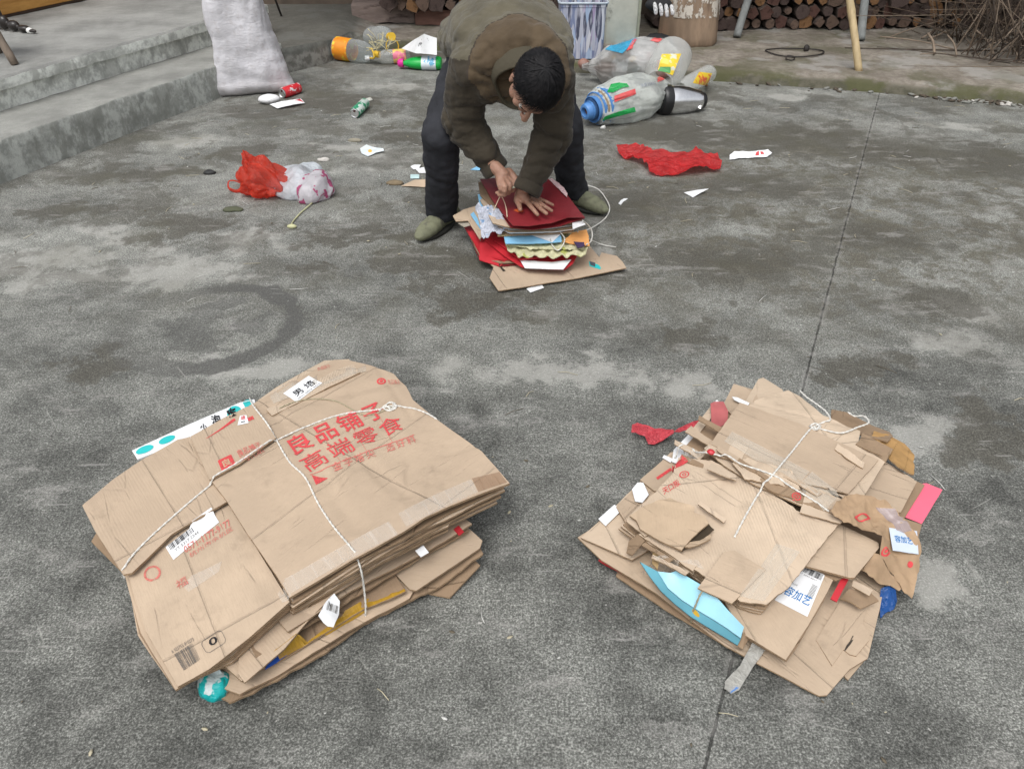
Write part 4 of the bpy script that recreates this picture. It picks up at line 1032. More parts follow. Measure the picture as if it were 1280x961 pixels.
sh([(1060, 850, .004), (1080, 826, .006), (1086, 800, .01), (1070, 790, .01), (1040, 830, .006)], KRAFT)
o = None
# upper left layers
sh([(838, 566, .07), (800, 602, .065), (762, 640, .06), (726, 672, .058), (790, 700, .06), (860, 660, .07), (900, 600, .07), (872, 560, .07)], KRAFT2)
sh([(800, 604, .075), (770, 634, .072), (786, 660, .075), (850, 650, .08), (870, 600, .08), (836, 572, .078)], KRAFT)
sh([(830, 574, .082), (800, 600, .08), (818, 614, .082), (852, 612, .085), (872, 596, .085), (850, 580, .084)], KRAFT4)
sh([(748, 648, .068), (757, 657, .067), (777, 638, .07), (768, 631, .071)], WHITE, 'white_card', th=.002)
sh([(790, 611, .086), (794, 626, .085), (803, 628, .085), (811, 618, .086), (804, 603, .088), (797, 603, .088)], WHITE, 'white_card', th=.002)
sh([(840, 577, .092), (848, 580, .092), (884, 545, .1), (905, 510, .105), (896, 500, .105), (868, 535, .1), (842, 562, .095)], WHITE, 'white_card', th=.003)
sh([(828, 572, .088), (838, 578, .088), (842, 574, .088), (830, 569, .088)], WHITE, 'white_card', th=.002)
sh([(855, 560, .1), (880, 580, .105), (940, 540, .12), (930, 505, .12), (905, 515, .115), (878, 535, .105)], KRAFT3)
sh([(862, 541, .11), (872, 545, .11), (893, 517, .116), (888, 508, .116)], KRAFT2)
# far right layers
sh([(1140, 606, .07), (1158, 604, .066), (1178, 612, .06), (1152, 655, .056), (1128, 645, .064)], PINK, 'pink_sheet', th=.0015, crk=.0003)
sh([(1086, 590, .085), (1110, 585, .085), (1156, 606, .075), (1130, 648, .07), (1152, 656, .066), (1143, 690, .062), (1100, 720, .06), (1050, 690, .07), (1040, 640, .08)], KRAFT3)
sh([(1060, 560, .11), (1105, 576, .104), (1142, 600, .092), (1118, 644, .085), (1090, 650, .085), (1040, 640, .1)], KRAFT2)
sh([(1030, 560, .125), (1100, 578, .118), (1146, 602, .1), (1126, 640, .094), (1070, 640, .1), (1010, 610, .12)], KRAFT)
# brown dark torn pieces at the far edge
sh([(1040, 512, .10), (1036, 530, .135), (1060, 540, .135), (1110, 552, .125), (1116, 545, .11), (1112, 540, .10), (1090, 532, .10), (1060, 516, .10)], KRAFT3, rag=.004)
sh([(1092, 540, .12), (1086, 556, .126), (1130, 590, .115), (1142, 594, .09), (1142, 568, .085), (1130, 556, .085), (1112, 545, .105)], cardboard('orange_brown_paper', (.42, .25, .10), lines=.3), rag=.003, crk=.006, cfreq=18)
sh([(1072, 556, .135), (1078, 542, .14), (1116, 562, .13), (1106, 580, .128)], KRAFT3, rag=.002)
sh([(948, 474, .12), (930, 505, .13), (960, 520, .14), (985, 512, .14), (978, 487, .13), (966, 480, .12), (954, 472, .115)], KRAFT2)
sh([(903, 508, .115), (925, 528, .135), (948, 500, .135), (944, 488, .125), (917, 480, .11)], KRAFT)
sh([(915, 496, .133), (918, 500, .133), (934, 508, .135), (937, 504, .136), (922, 497, .135)], WHITE, 'white_card', th=.002)
# label panel, lower middle
sh([(905, 740, .075), (930, 795, .06), (983, 826, .055), (995, 810, .057), (1030, 750, .07), (1042, 718, .08), (1000, 680, .09), (930, 690, .085)], KRAFT3)
LBP = sh([(900, 742, .088), (928, 792, .073), (982, 825, .066), (1010, 782, .074), (1034, 740, .085), (1046, 716, .09), (1010, 680, .1), (940, 700, .095)], KRAFT4, crk=.0005)
sh([(990, 700, .095), (1045, 726, .088), (1066, 716, .09), (1050, 690, .1), (1010, 680, .1)], KRAFT3, th=.005)
sh([(1038, 748, .078), (1046, 752, .074), (1062, 722, .085), (1055, 716, .088)], REDP, 'red_card', th=.003)
sh([(990, 702, .118), (1010, 708, .113), (1062, 722, .105), (1068, 722, .105), (1099, 684, .112), (1098, 678, .113), (1050, 655, .128), (1040, 652, .13), (1010, 690, .122)], KRAFT4, crk=.0004, th=.006)
sh([(1050, 748, .05), (1060, 738, .075), (1086, 740, .08), (1098, 752, .06), (1075, 762, .05)], KRAFT3, crk=.006, cfreq=20)
# main upper boards
for i in (3, 2, 1):
    sh([(782-3*i, 652+3*i, .112-.009*i), (800, 668+4*i, .112-.009*i), (840, 694+3*i, .12-.009*i), (925, 752+3*i, .112-.009*i), (960-3*i, 758+3*i, .115-.009*i), (1000, 700, .13-.01*i), (1052+i, 640, .14-.01*i), (1095-4*i, 575, .14-.01*i), (1000, 515, .14-.01*i), (900, 560, .13-.01*i), (850, 600, .12-.01*i)], (KRAFT, KRAFT3, KRAFT2)[i % 3], rag=.002)
sh([(783, 650, .122), (812, 674, .122), (850, 700, .126), (905, 738, .124), (925, 752, .122), (958, 756, .124), (985, 735, .13), (1012, 700, .138), (1048, 655, .148), (1000, 640, .152), (940, 600, .15), (890, 575, .146), (848, 572, .132), (842, 590, .13), (820, 615, .127), (800, 632, .125)], KRAFT2, res=.008, rag=.003, crk=.0012, folds=[((850, 690), (905, 610), -.003, .01), ((930, 740), (1000, 640), -.004, .01), ((870, 600), (1020, 690), .002, .012)])
MB = sh([(880, 560, .152), (902, 545, .152), (922, 520, .15), (945, 500, .148), (985, 488, .142), (1000, 496, .142), (1030, 520, .15), (1075, 540, .15), (1072, 556, .152), (1106, 578, .145), (1075, 628, .148), (1052, 650, .15), (1000, 632, .16), (940, 605, .158), (905, 582, .154)], KRAFT2, res=.01, rag=.001, crk=.0016, folds=[((905, 560), (1060, 640), -.003, .012), ((910, 512), (1090, 560), -.003, .01), ((960, 505), (890, 600), -.002, .01), ((1010, 610), (1040, 632), -.008, .012), ((1030, 520), (985, 600), -.003, .02)])
sh([(888, 556, .158), (960, 590, .162), (1010, 606, .162), (1060, 618, .158), (1098, 575, .152), (1000, 530, .158), (925, 503, .154)], KRAFT, rag=.0018, crk=.001, th=.003)
sh([(880, 565, .16), (925, 578, .164), (935, 560, .162), (900, 540, .158)], KRAFT2, rag=.002)
sh([(872, 735, .135), (915, 754, .128), (957, 712, .135), (918, 688, .14), (905, 690, .14)], KRAFT4, crk=.0005)
sh([(1010, 606, .168), (1000, 640, .162), (1050, 655, .155), (1075, 634, .158)], KRAFT2, rag=.002, th=.003)
sh([(915, 580, .164), (930, 600, .164), (1000, 612, .168), (990, 590, .168), (935, 572, .166)], KRAFT2, rag=.005, crk=.005, cfreq=16)
sh([(948, 598, .166), (960, 612, .168), (1035, 640, .162), (1050, 648, .158), (1044, 640, .16), (985, 605, .168)], KRAFT3, rag=.004, crk=.003, cfreq=16)
# torn flap with the flutes bare
t_ = cardboard('bare_flutes', (.45, .34, .235), lines=2.0, ldir=.9, flute=110)
sh([(783, 652, .132), (798, 664, .133), (806, 671, .134), (838, 660, .142), (846, 640, .148), (826, 628, .146), (806, 632, .14), (790, 642, .135)], KRAFT2, rag=.003, crk=.002, th=.003)
sh([(852, 690, .138), (872, 680, .142), (893, 662, .146), (886, 655, .146), (866, 664, .144), (850, 680, .14)], simple('torn_gap_shade', (.05, .035, .02), .9), rag=.004, th=.001)  # dark sheet laid in to paint the shade inside the tear
sh([(787, 645, .147), (795, 650, .1465), (800, 661, .1465), (818, 672, .147), (836, 681, .148), (852, 688, .147), (862, 676, .154), (874, 664, .160), (886, 654, .166), (881, 645, .166), (868, 640, .160), (868, 634, .158), (850, 628, .154), (838, 622, .152), (820, 627, .150), (804, 633, .149)], t_, rag=.0015, crk=.0012, th=.005, folds=[((800, 640), (872, 655), .004, .01)])
sh([(856, 684, .146), (868, 683, .148), (888, 674, .15), (890, 668, .15), (874, 676, .149), (862, 678, .147)], t_, rag=.003, crk=.002)
sh([(783, 690, .08), (790, 694, .09), (806, 676, .128), (797, 668, .128), (786, 676, .1)], KRAFT3)
for i in range(3): sh([(798+i*2, 668+i*3, .128-.006*i), (830+i, 688+3*i, .13-.006*i), (866, 714+2*i, .126-.006*i), (872, 706, .13-.004*i), (830, 676, .136-.004*i), (806, 664, .132)], (KRAFT2, KRAFT)[i % 2], rag=.003)
# blue box
BLUE = simple('sky_blue_card', (.25, .51, .62), .35, .12, 6, .1, coat=.2)
BB = sheet('blue_carton', [(822, 714, .112), (838, 716, .118), (846, 713, .12), (880, 733, .122), (895, 745, .118), (910, 762, .11), (930, 783, .10), (926, 797, .082), (908, 784, .086), (872, 762, .088), (853, 750, .09), (835, 735, .096)], [BLUE], RB, .003, key=K, rag=.0004, warp=.0015)
sheet('blue_carton_side', [(800, 702, .105), (812, 720, .09), (826, 738, .075), (843, 754, .066), (863, 770, .06), (922, 806, .052), (927, 796, .0815), (908, 784, .0855), (872, 762, .0875), (853, 750, .0895), (835, 735, .0955), (822, 714, .1115)], [simple('shaded_blue_card', (.15, .42, .52), .35, .12, 6, .1, coat=.2)], RB, .003, key=K, rag=.0004, warp=.001)  # darker copy of the carton blue: shade painted onto the side facet
sheet('carton_tongue', [(816, 688, .13), (815, 704, .12), (822, 712, .116), (824, 700, .125), (826, 690, .13)], [cardboard('ochre_tongue', (.36, .25, .12), lines=.1)], RB, .002, key=K)
decal_q = [(866, 768), (876, 774), (872, 762), (864, 760)]
sh([(921, 806, .05), (928, 811, .05), (936, 798, .06), (930, 789, .084)], KRAFT3, th=.003)
rs = random.Random(4)
for (cx0, cy0, L_, w_, z_, m_) in [(862, 562, 40, 7, .128, KRAFT2), (878, 548, 46, 8, .138, KRAFT), (893, 533, 44, 6, .146, KRAFT3), (868, 578, 34, 6, .14, KRAFT3), (915, 571, 40, 7, .17, KRAFT), (902, 590, 36, 8, .163, KRAFT2), (940, 586, 46, 5, .172, KRAFT3),
        (1000, 604, 60, 5, .172, KRAFT), (1062, 570, 40, 9, .158, KRAFT2), (1086, 560, 34, 6, .156, KRAFT3), (838, 706, 50, 5, .138, KRAFT2), (822, 690, 44, 4, .142, KRAFT3), (890, 640, 40, 5, .150, KRAFT2), (1112, 668, 30, 8, .10, KRAFT2), (1078, 735, 26, 8, .09, KRAFT2)]:
    a_ = rs.gauss(.52, .07); dx, dy = math.cos(a_)*L_/2, math.sin(a_)*L_/2; nx, ny = -math.sin(a_)*w_/2, math.cos(a_)*w_/2; lift = rs.uniform(.0, .004); L_ *= 1.1; j1, j2 = rs.uniform(-4, 4), rs.uniform(-4, 4)
    sh([(cx0-dx-nx+j1, cy0-dy-ny, z_), (cx0-nx, cy0-ny, z_+lift), (cx0+dx-nx, cy0+dy-ny, z_), (cx0+dx+nx+j2, cy0+dy+ny, z_), (cx0+nx, cy0+ny, z_+lift), (cx0-dx+nx, cy0-dy+ny, z_)], m_, name='torn_strip', th=.003, res=.006, rag=.003, crk=.001, cfreq=22, warp=.001)
t = bvh(K)
decal_bm('yellow_emblem', poly_bm([circ(.5, .5, .5, .5, 12)]), decal_q, t, simple('yellow_ink', (.62, .38, .04), .5), BB, .0012)
# labels and prints
def pr(s, quad, m, parent=MB, bold=.0): return decal_bm('red_lettering', text_bm(s, bold), quad, t, m, parent, .0016, .012)
pr('天口阪', [(830, 619), (851, 606), (847, 599), (827, 611)], RED, bold=.01)
decal_bm('round_emblem', poly_bm(ring_poly(.5, .5, .5, .5, .12, 20)+ring_poly(.5, .5, .22, .22, .1, 14)), [(848, 598), (861, 597), (862, 589), (850, 589)], t, RED, MB, .0016)
decal_bm('round_emblem', poly_bm(ring_poly(.5, .5, .5, .5, .14, 20)+ring_poly(.5, .5, .24, .24, .12, 14)), [(989, 627), (1002, 627), (1001, 616), (989, 616)], t, RED, MB, .0018)
decal_bm('red_band', poly_bm([[(0, 0), (1, 0), (1, 1), (0, 1)]]), [(822, 600), (840, 588), (838, 585), (820, 597)], t, RED, MB, .0016)
decal_bm('red_band', poly_bm([[(0, 0), (1, 0), (1, 1), (0, 1)]]), [(843, 586), (860, 577), (857, 573), (840, 582)], t, RED, MB, .0016)
tL = obvh(LBP)
lb = decal_bm('shipping_label', poly_bm([[(0, 0), (1, 0), (1, 1), (0, 1)]]), [(968, 750), (1009, 771), (1031, 719), (1004, 706)], tL, WHITE, LBP, .0014, .012)
for nm, bmx, mm in (('barcode', poly_bm(bars(.05, .95, .84, .98, 26, 2)), BLACKI), ('handwriting', text_bm('容加艺', .012, box=(.05, .2, .92, .42)), BLUEI), ('printed_text', text_bm('JT 5093 8812', box=(.1, .77, .8, .81)), GREYP), ('barcode', poly_bm([[(.72, .4+i*.03), (.93, .4+i*.03), (.93, .4+i*.03+.012), (.72, .4+i*.03+.012)] for i in range(10)]), GREYP), ('printed_text', text_bm('广东省 深圳市', box=(.05, .48, .3, .52)), GREYP)):
    decal_bm(nm, bmx, [(968, 750), (1009, 771), (1031, 719), (1004, 706)], tL, mm, lb, .0020, .012)
decal_bm('slot', poly_bm([[(0, .35), (.05, .1), (.45, .3), (.55, 0), (.8, .15), (.7, .5), (1, .75), (.95, 1), (.6, .65), (.3, .7), (.1, .5)]]), [(1056, 815), (1070, 796), (1066, 794), (1053, 811)], t, simple('slot_shadow', (.05, .04, .03), .9), RB, .0012)
decal_bm('slot', poly_bm([[(0, 0), (1, 0), (1, 1), (0, 1)]]), [(1052, 625), (1053, 622), (1034, 610), (1032, 612)], t, simple('slot_gap', (.03, .022, .015), .9), MB, .0018)
decal_bm('parcel_tape', poly_bm([[(0, 0), (1, 0), (1, 1), (0, 1)]]), [(998, 604), (1012, 590), (915, 540), (905, 552)], t, TAPE, MB, .0018, .012)
decal_bm('parcel_tape', poly_bm([[(0, 0), (1, 0), (1, 1), (0, 1)]]), [(1030, 640), (1050, 622), (1015, 590), (998, 604)], t, TAPE, MB, .0018, .012)
decal_bm('parcel_tape', poly_bm([[(0, 0), (1, 0), (1, 1), (0, 1)]]), [(925, 745), (955, 752), (1000, 690), (970, 680)], t, TAPE, MB, .0018, .012)
decal_bm('parcel_tape', poly_bm([[(0, 0), (1, 0), (1, 1), (0, 1)]]), [(800, 716), (880, 712), (872, 700), (820, 700)], t, TAPEW, MB, .0018, .012)
decal_bm('white_tape_piece', poly_bm([[(0, 0), (1, .1), (.9, 1), (.1, .9)]]), [(862, 577), (885, 570), (890, 562), (850, 570)], t, TAPEW, MB, .0018, .012)
# red tape curl with the tail that lies on the yard
RT = film('red_shiny_tape', (.62, .07, .09), .3, .25, wr=(60, .8))
sheet('red_tape_tail', [(790, 531, .035), (789, 541, .03), (806, 546, .022), (810, 556, .006), (818, 557, .006), (842, 543, .03), (842, 538, .035), (818, 536, .03), (797, 529, .04)], [RT], RB, .001, res=.006, rid=.004, ridf=(30, 60), ridrot=-.2, rag=.0008)
sheet('red_tape_tail', [(842, 540, .034), (850, 540, .05), (868, 534, .08), (890, 526, .10), (890, 522, .104), (866, 527, .085), (848, 535, .05)], [RT], RB, .001, res=.006, rid=.002, ridf=(30, 30))
sheet('maroon_tab', [(888, 505, .13), (889, 530, .115), (898, 536, .11), (909, 530, .115), (910, 515, .13), (904, 503, .138), (893, 503, .138)], [simple('maroon_card', (.36, .09, .09), .5)], RB, .002, crk=.002)
blob('red_scrap', hit_cam(t, 888, 567)+Vector((0, 0, .006)), (.010, .008, .005), [REDP], RB, .3, 60, 3)
# crumpled brown wrapper with taped address slip
BP = cardboard('crumpled_brown_paper', (.40, .275, .17), lines=.2, var=.35)
WR = sheet('crumpled_wrapper', [(1035, 645, .165), (1052, 660, .15), (1080, 668, .14), (1100, 676, .13), (1098, 700, .09), (1110, 718, .06), (1128, 748, .03), (1138, 752, .025), (1146, 720, .05), (1148, 688, .09), (1132, 660, .13), (1110, 636, .15), (1085, 628, .155), (1060, 624, .165), (1045, 632, .168)], [BP], RB, .0012, res=.007, rid=.013, ridf=(13, 16), rag=.006, key='wr', crk=.004, cfreq=30)
sheet('crumpled_wrapper', [(1082, 690, .10), (1075, 712, .08), (1090, 726, .07), (1122, 742, .04), (1128, 738, .04), (1112, 715, .08), (1098, 694, .11)], [BP], RB, .0012, res=.007, rid=.007, ridf=(20, 20), rag=.003)
tw = bvh('wr')
decal_bm('clear_tape_strip', poly_bm([[(0, 0), (1, 0), (1, 1), (0, 1)]]), [(1122, 668), (1140, 664), (1118, 636), (1094, 634)], tw, tape_mat('purple_grey_tape', (.40, .33, .34), .7), WR, .002, .008)
sl_ = sheet('address_slip', [(1116, 688, .112), (1148, 693, .100), (1146, 664, .125), (1111, 660, .140)], [simple('pale_blue_slip', (.50, .56, .64), .25, .06)], RB, .001, res=.006, crk=.002, cfreq=20, rag=.001, key='sl'); tw = bvh('sl')
decal_bm('handwriting', text_bm('容加艺', .012, box=(.06, .35, .95, .8)), [(1119, 684), (1143, 688), (1141, 668), (1115, 665)], tw, BLUEI, sl_, .0012, .01); tw = bvh('wr')
decal_bm('round_emblem', poly_bm(ring_poly(.5, .5, .5, .5, .2, 16)+[circ(.5, .5, .18)]), [(1101, 697), (1112, 697), (1112, 687), (1101, 687)], tw, RED, WR, .002)
decal_bm('round_emblem', poly_bm(ring_poly(.5, .5, .5, .5, .2, 16)), [(1068, 650), (1088, 652), (1088, 644), (1068, 643)], tw, RED, WR, .002)
decal_bm('round_emblem', poly_bm([circ(.5, .5, .5, .5, 12)]), [(1134, 710), (1141, 710), (1141, 702), (1134, 702)], tw, RED, WR, .002)
sheet('blue_bag_scrap', [(1100, 738, .04), (1098, 755, .02), (1099, 776, .004), (1106, 768, .008), (1116, 764, .012), (1121, 752, .02), (1118, 740, .04), (1110, 734, .05)], [film('blue_clear_film', (.02, .10, .34), .2, .3, .85)], RB, .001, res=.006, rid=.008, ridf=(40, 40), rag=.002)
# clear tape tail
sheet('clear_tape_tail', [(942, 800, .05), (925, 832, .02), (906, 852, .010), (905, 862, .008), (914, 867, .008), (924, 862, .008), (940, 836, .02), (960, 808, .045)], [film('milky_film', (.50, .49, .45), .25, .3, .8)], RB, .0012, res=.006, rid=.004, ridf=(30, 30), ridrot=.6, rag=.001)
sheet('blue_tape_end', [(911, 857, .013), (913, 866, .011), (925, 858, .012), (920, 854, .014)], [simple('blue_sticky', (.10, .22, .50), .3)], RB, .001, res=.006)
# strings
sp = string_path(t, [(918, 672), (932, 645), (950, 615), (966, 594), (990, 565), (1010, 540), (1018, 534), (1030, 528), (1038, 524, .155), (1030, 512, .15), (1008, 496, .145), (1000, 488, .14)], .0026)
twisted('string', sp, .0026, STRING, RB)
sp = string_path(t, [(843, 573), (858, 568), (880, 566), (905, 572), (930, 582), (965, 594), (990, 610), (1015, 625), (1036, 640)], .0024)
twisted('string', sp, .0024, STRING, RB)
twisted('loose_string_end', string_path(t, [(1014, 534), (1030, 538), (1052, 541, .16), (1072, 534, .16), (1086, 528, .155), (1080, 520, .15), (1068, 520, .14), (1060, 515, .14)], .0024), .0024, STRING, RB)
twisted('knot', string_path(t, [(1012, 533), (1018, 538), (1024, 535), (1020, 530), (1013, 533), (1018, 537), (1026, 533)], .0028), .0028, STRING, RB)
twisted('string', [U(879, 737, .132), U(874, 745, .122), U(868, 760, .09), U(864, 771, .05), U(864, 778, .02)], .0022, STRINGB, RB)
# ------------------------------------------------------------------ PAPER PILE UNDER THE MAN'S HANDS
PP = empty('paper_pile', U(670, 310, 0), 'pile of scrap paper, red gift bags and board being tied up under the man\'s hands', 'paper pile')
K = 'P'
def ps(name, pts, m, th=.003, **k):
    k.setdefault('key', K); k.setdefault('rag', .0008); k.setdefault('crk', .001)
    return sheet(name, pts, m if isinstance(m, list) else [m], PP, th, **k)
CREAM = simple('cream_paper', (.52, .50, .32), .7, .15, 14, .3, 60, dirt=(.36, .38, .10), dsc=16, dth=(.55, .62)); LBL = simple('light_blue_card', (.22, .47, .68), .5, .06, 8)
MAROON = simple('maroon_gift_bag', (.20, .020, .026), .38, .15, 7, .25, 30); ORG = simple('orange_card', (.68, .32, .10), .6, .12, 12); GREYPAP = simple('grey_print_paper', (.35, .36, .38), .6, .3, 40)
ps('board', [(612, 347, .03), (623, 363, .018), (660, 358, .014), (720, 348, .012), (783, 335, .022), (778, 327, .022), (771, 320, .02), (752, 316, .016), (749, 322, .016), (738, 309, .018), (700, 285, .02), (620, 285, .03), (585, 292, .05), (600, 318, .04), (617, 334, .035)], [KRAFT4, EDGE], .004, crk=.0006)
ps('white_scrap', [(658, 361, .004), (663, 366, .003), (680, 360, .003), (676, 354, .004)], WHITE, .001, key=None)
decalP = None
for i, (c, z) in enumerate(((MAROON, .036), (KRAFT3, .046), (REDP, .052))):
    ps('folded_card', [(584-2*i, 289-3*i, z+.02), (600, 326-4*i, z), (626, 333-4*i, z), (690, 325, z), (730, 300, z), (640, 262, z+.03)], c, .005, rag=.002)
ps('red_card', [(599, 326, .04), (600, 304, .075), (612, 302, .078), (640, 318, .06), (625, 334, .034)], REDP, .003, crk=.003)
ps('red_card', [(606, 300, .088), (630, 320, .064), (652, 334, .045), (706, 337, .042), (716, 330, .05), (721, 320, .06), (700, 300, .08), (630, 285, .09)], REDP, .004, crk=.002)
ps('white_card', [(650, 325, .062), (656, 335, .052), (704, 337.5, .05), (714, 325, .064), (690, 328, .058)], WHITE, .002, crk=.0006)
ps('folded_card', [(612, 296, .095), (650, 325, .068), (716, 318, .072), (700, 290, .09), (640, 280, .1)], REDP, .006, crk=.002)
def ruf(p, z): return z+(.006*math.sin(p.x*125+5*noise.noise(Vector((p.x*11, p.y*11, 0))))+.010*noise.noise(Vector((p.x*50, p.y*50, 3))))*max(0, min(1, (3.02-p.y)/.12))
ps('ruffled_cream_sheet', [(630, 300, .11), (634, 313, .098), (650, 320, .092), (690, 322, .092), (732, 319, .095), (737, 309, .10), (720, 290, .11), (650, 285, .12)], CREAM, .003, res=.007, rag=.004, zfn=ruf)
ps('ruffled_cream_sheet', [(631, 296, .122), (636, 306, .115), (660, 311, .11), (700, 312, .11), (730, 311, .108), (734, 303, .112), (700, 285, .12)], CREAM, .002, res=.007, rag=.004, zfn=lambda p, z: z+.008*noise.noise(Vector((p.x*60, p.y*60, 8))))
ps('orange_card', [(703, 303, .125), (712, 305, .12), (737, 308, .112), (736, 296, .125), (733, 288, .135), (715, 292, .135)], ORG, .002, rag=.002, crk=.003)
ps('dark_scrap', [(717, 303, .128), (722, 311, .118), (731, 309, .118), (730, 304, .124)], simple('purple_foil', (.05, .03, .08), .35), .003, rag=.003, crk=.004)
ps('light_blue_card', [(630, 296, .138), (632, 305, .128), (668, 305, .128), (702, 303, .13), (701, 293, .14), (660, 285, .15)], LBL, .003, crk=.0015)
ps('white_sheet', [(662, 293, .146), (690, 303, .132), (701, 293, .145), (690, 286, .155), (640, 285, .155)], WHITE, .001, crk=.002)
ps('cream_sheet', [(622, 296, .142), (640, 295, .142), (660, 294, .142), (700, 291, .142), (720, 285, .15), (680, 262, .17), (620, 270, .17)], simple('buff_paper', (.42, .34, .20), .7), .002, crk=.002)
for i in range(5):
    z = .152+.011*i; c = (KRAFT3, WHITE, KRAFT, GREYPAP, KRAFT2)[i]
    ps('folded_card', [(604-i, 262-3*i, z+.02), (616, 283-i, z+.006), (637-i*.3, 294-2.4*i, z), (690, 293-2.4*i, z), (716+2*i, 290-3*i, z), (722, 276-3*i, z+.01), (690, 250-3*i, z+.03), (630, 240-2*i, z+.03)], [c, EDGE] if i in (0, 2, 4) else c, .004, rag=.002, crk=.002)
ps('white_sheet', [(716, 288, .19), (732, 281, .195), (728, 277, .2), (715, 278, .2)], WHITE, .002, crk=.003)
# left side bits
ps('kraft_flap', [(566, 270, .12), (570, 277, .11), (585, 276, .12), (600, 300, .10), (604, 290, .13), (600, 262, .17), (597, 257, .17), (580, 262, .145)], [KRAFT4, EDGE], .003, rag=.001)
ps('grey_card', [(572, 279, .10), (580, 284, .095), (592, 281, .105), (601, 302, .09), (597, 275, .13), (585, 275, .11)], simple('grey_board', (.30, .27, .22), .7), .002)
ps('light_blue_card', [(588, 268, .15), (601, 287, .13), (604, 284, .135), (592, 265, .155)], LBL, .002)
ps('light_blue_card', [(597, 243, .215), (600, 258, .20), (614, 258, .21), (608, 243, .225)], LBL, .002)
PW = film('white_blue_film', (.60, .63, .72), .25, .2, wr=(40, .9), col2=(.25, .40, .62), c2th=(.6, .64), c2sc=30)
ps('crumpled_film', [(594, 262, .20), (600, 282, .165), (602, 301, .13), (614, 296, .14), (637, 290, .17), (636, 280, .19), (625, 268, .215), (610, 258, .225)], PW, .0012, res=.006, rid=.016, ridf=(22, 22), rag=.003, key=None)
ps('folded_card', [(598, 228, .235), (600, 245, .222), (640, 286, .19), (700, 284, .185), (728, 276, .195), (700, 240, .225), (650, 225, .245)], KRAFT3, .004, rag=.002, crk=.003)
gb_ = ps('gift_bag', [(600, 224, .25), (612, 246, .235), (638, 284, .205), (665, 287, .196), (700, 283, .199), (731, 273, .214), (706, 240, .236), (686, 224, .25), (650, 220, .256)], MAROON, .003, rag=.0004, crk=.001, res=.01, warp=.004)
ps('gift_bag', [(600, 225, .266), (618, 254, .247), (641, 282, .226), (660, 283, .222), (690, 279, .224), (710, 272, .232), (731, 272, .225), (707, 241, .25), (692, 229, .262), (683, 224, .268), (650, 220, .268), (620, 235, .262), (608, 225, .268)], MAROON, .002, rag=.0004, crk=.0006, res=.01, warp=.003)
ps('pink_edge_paper', [(686, 224, .266), (694, 232, .262), (709, 247, .25), (709, 241, .252), (704, 234, .258), (697, 228, .262), (690, 223, .266)], simple('pink_white_edge', (.72, .5, .5), .6, .3, 90), .002, rag=.003)
t = bvh(K)
decal_bm('orange_emblem', poly_bm([[(0, .3), (.4, 0), (1, .4), (.8, 1), (.3, .8)]]), [(642, 264), (656, 268), (652, 260), (640, 262)], t, simple('orange_ink', (.62, .12, .03), .5), PP, .0015)
decal_bm('teal_sticker', poly_bm([circ(.75, .5, .25, .5, 14), [(0, 0), (.6, 0), (.6, 1), (0, 1)]]), [(737, 333), (752, 338), (750, 332), (736, 327)], t, teal_m, PP, .0015)
decal_bm('dark_sticker', poly_bm([[(0, 0), (1, 0), (1, 1), (0, 1)]]), [(738, 332), (744, 334), (744, 329), (737, 327)], t, simple('slate_ink', (.06, .07, .09), .5), PP, .002)
decal_bm('slot', poly_bm([[(0, 0), (1, 0), (1, 1), (0, 1)]]), [(629, 340), (632, 339), (625, 330), (623, 331)], t, simple('slot_gap', (.03, .022, .015), .9), PP, .0018)
PK = simple('pale_cord', (.62, .50, .36), .7)
link('cord_handle', mesh_of('c', *tube_geo(catmull([U(626, 244, .30), U(622, 252, .262), U(619, 259, .252), U(617, 263, .25)], 5), .0022, 6)), [PK], PP)
link('cord_handle', mesh_of('c', *tube_geo(catmull([U(627, 245, .30), U(631, 254, .262), U(633, 262, .248), U(634, 271, .243)], 5), .0022, 6)), [PK], PP)
link('string', mesh_of('c', *tube_geo(catmull([U(728, 276, .215), U(735, 281, .17), U(740, 290, .13), U(739, 301, .11), U(733, 306, .12)], 6), .0028, 6)), [STRING], PP)
link('string', mesh_of('c', *tube_geo(catmull([U(688, 298, .15), U(690, 306, .12), U(698, 313, .115), U(706, 300, .14), U(700, 290, .155)], 6), .0022, 6)), [STRING], PP)
link('loose_string', mesh_of('c', *tube_geo(catmull([U(722, 230, .03), U(735, 232, .02), U(748, 237, .015), U(757, 248, .01), U(762, 260, .006), U(758, 271, .005), U(748, 280, .01), U(735, 287, .08), U(722, 290, .14)], 8), .003, 6)), [STRING], PP)
link('loose_string', mesh_of('c', *tube_geo(catmull([U(735, 298, .12), U(745, 303, .03), U(757, 307, .005), U(770, 309, .004)], 8), .0024, 6)), [STRING], PP)

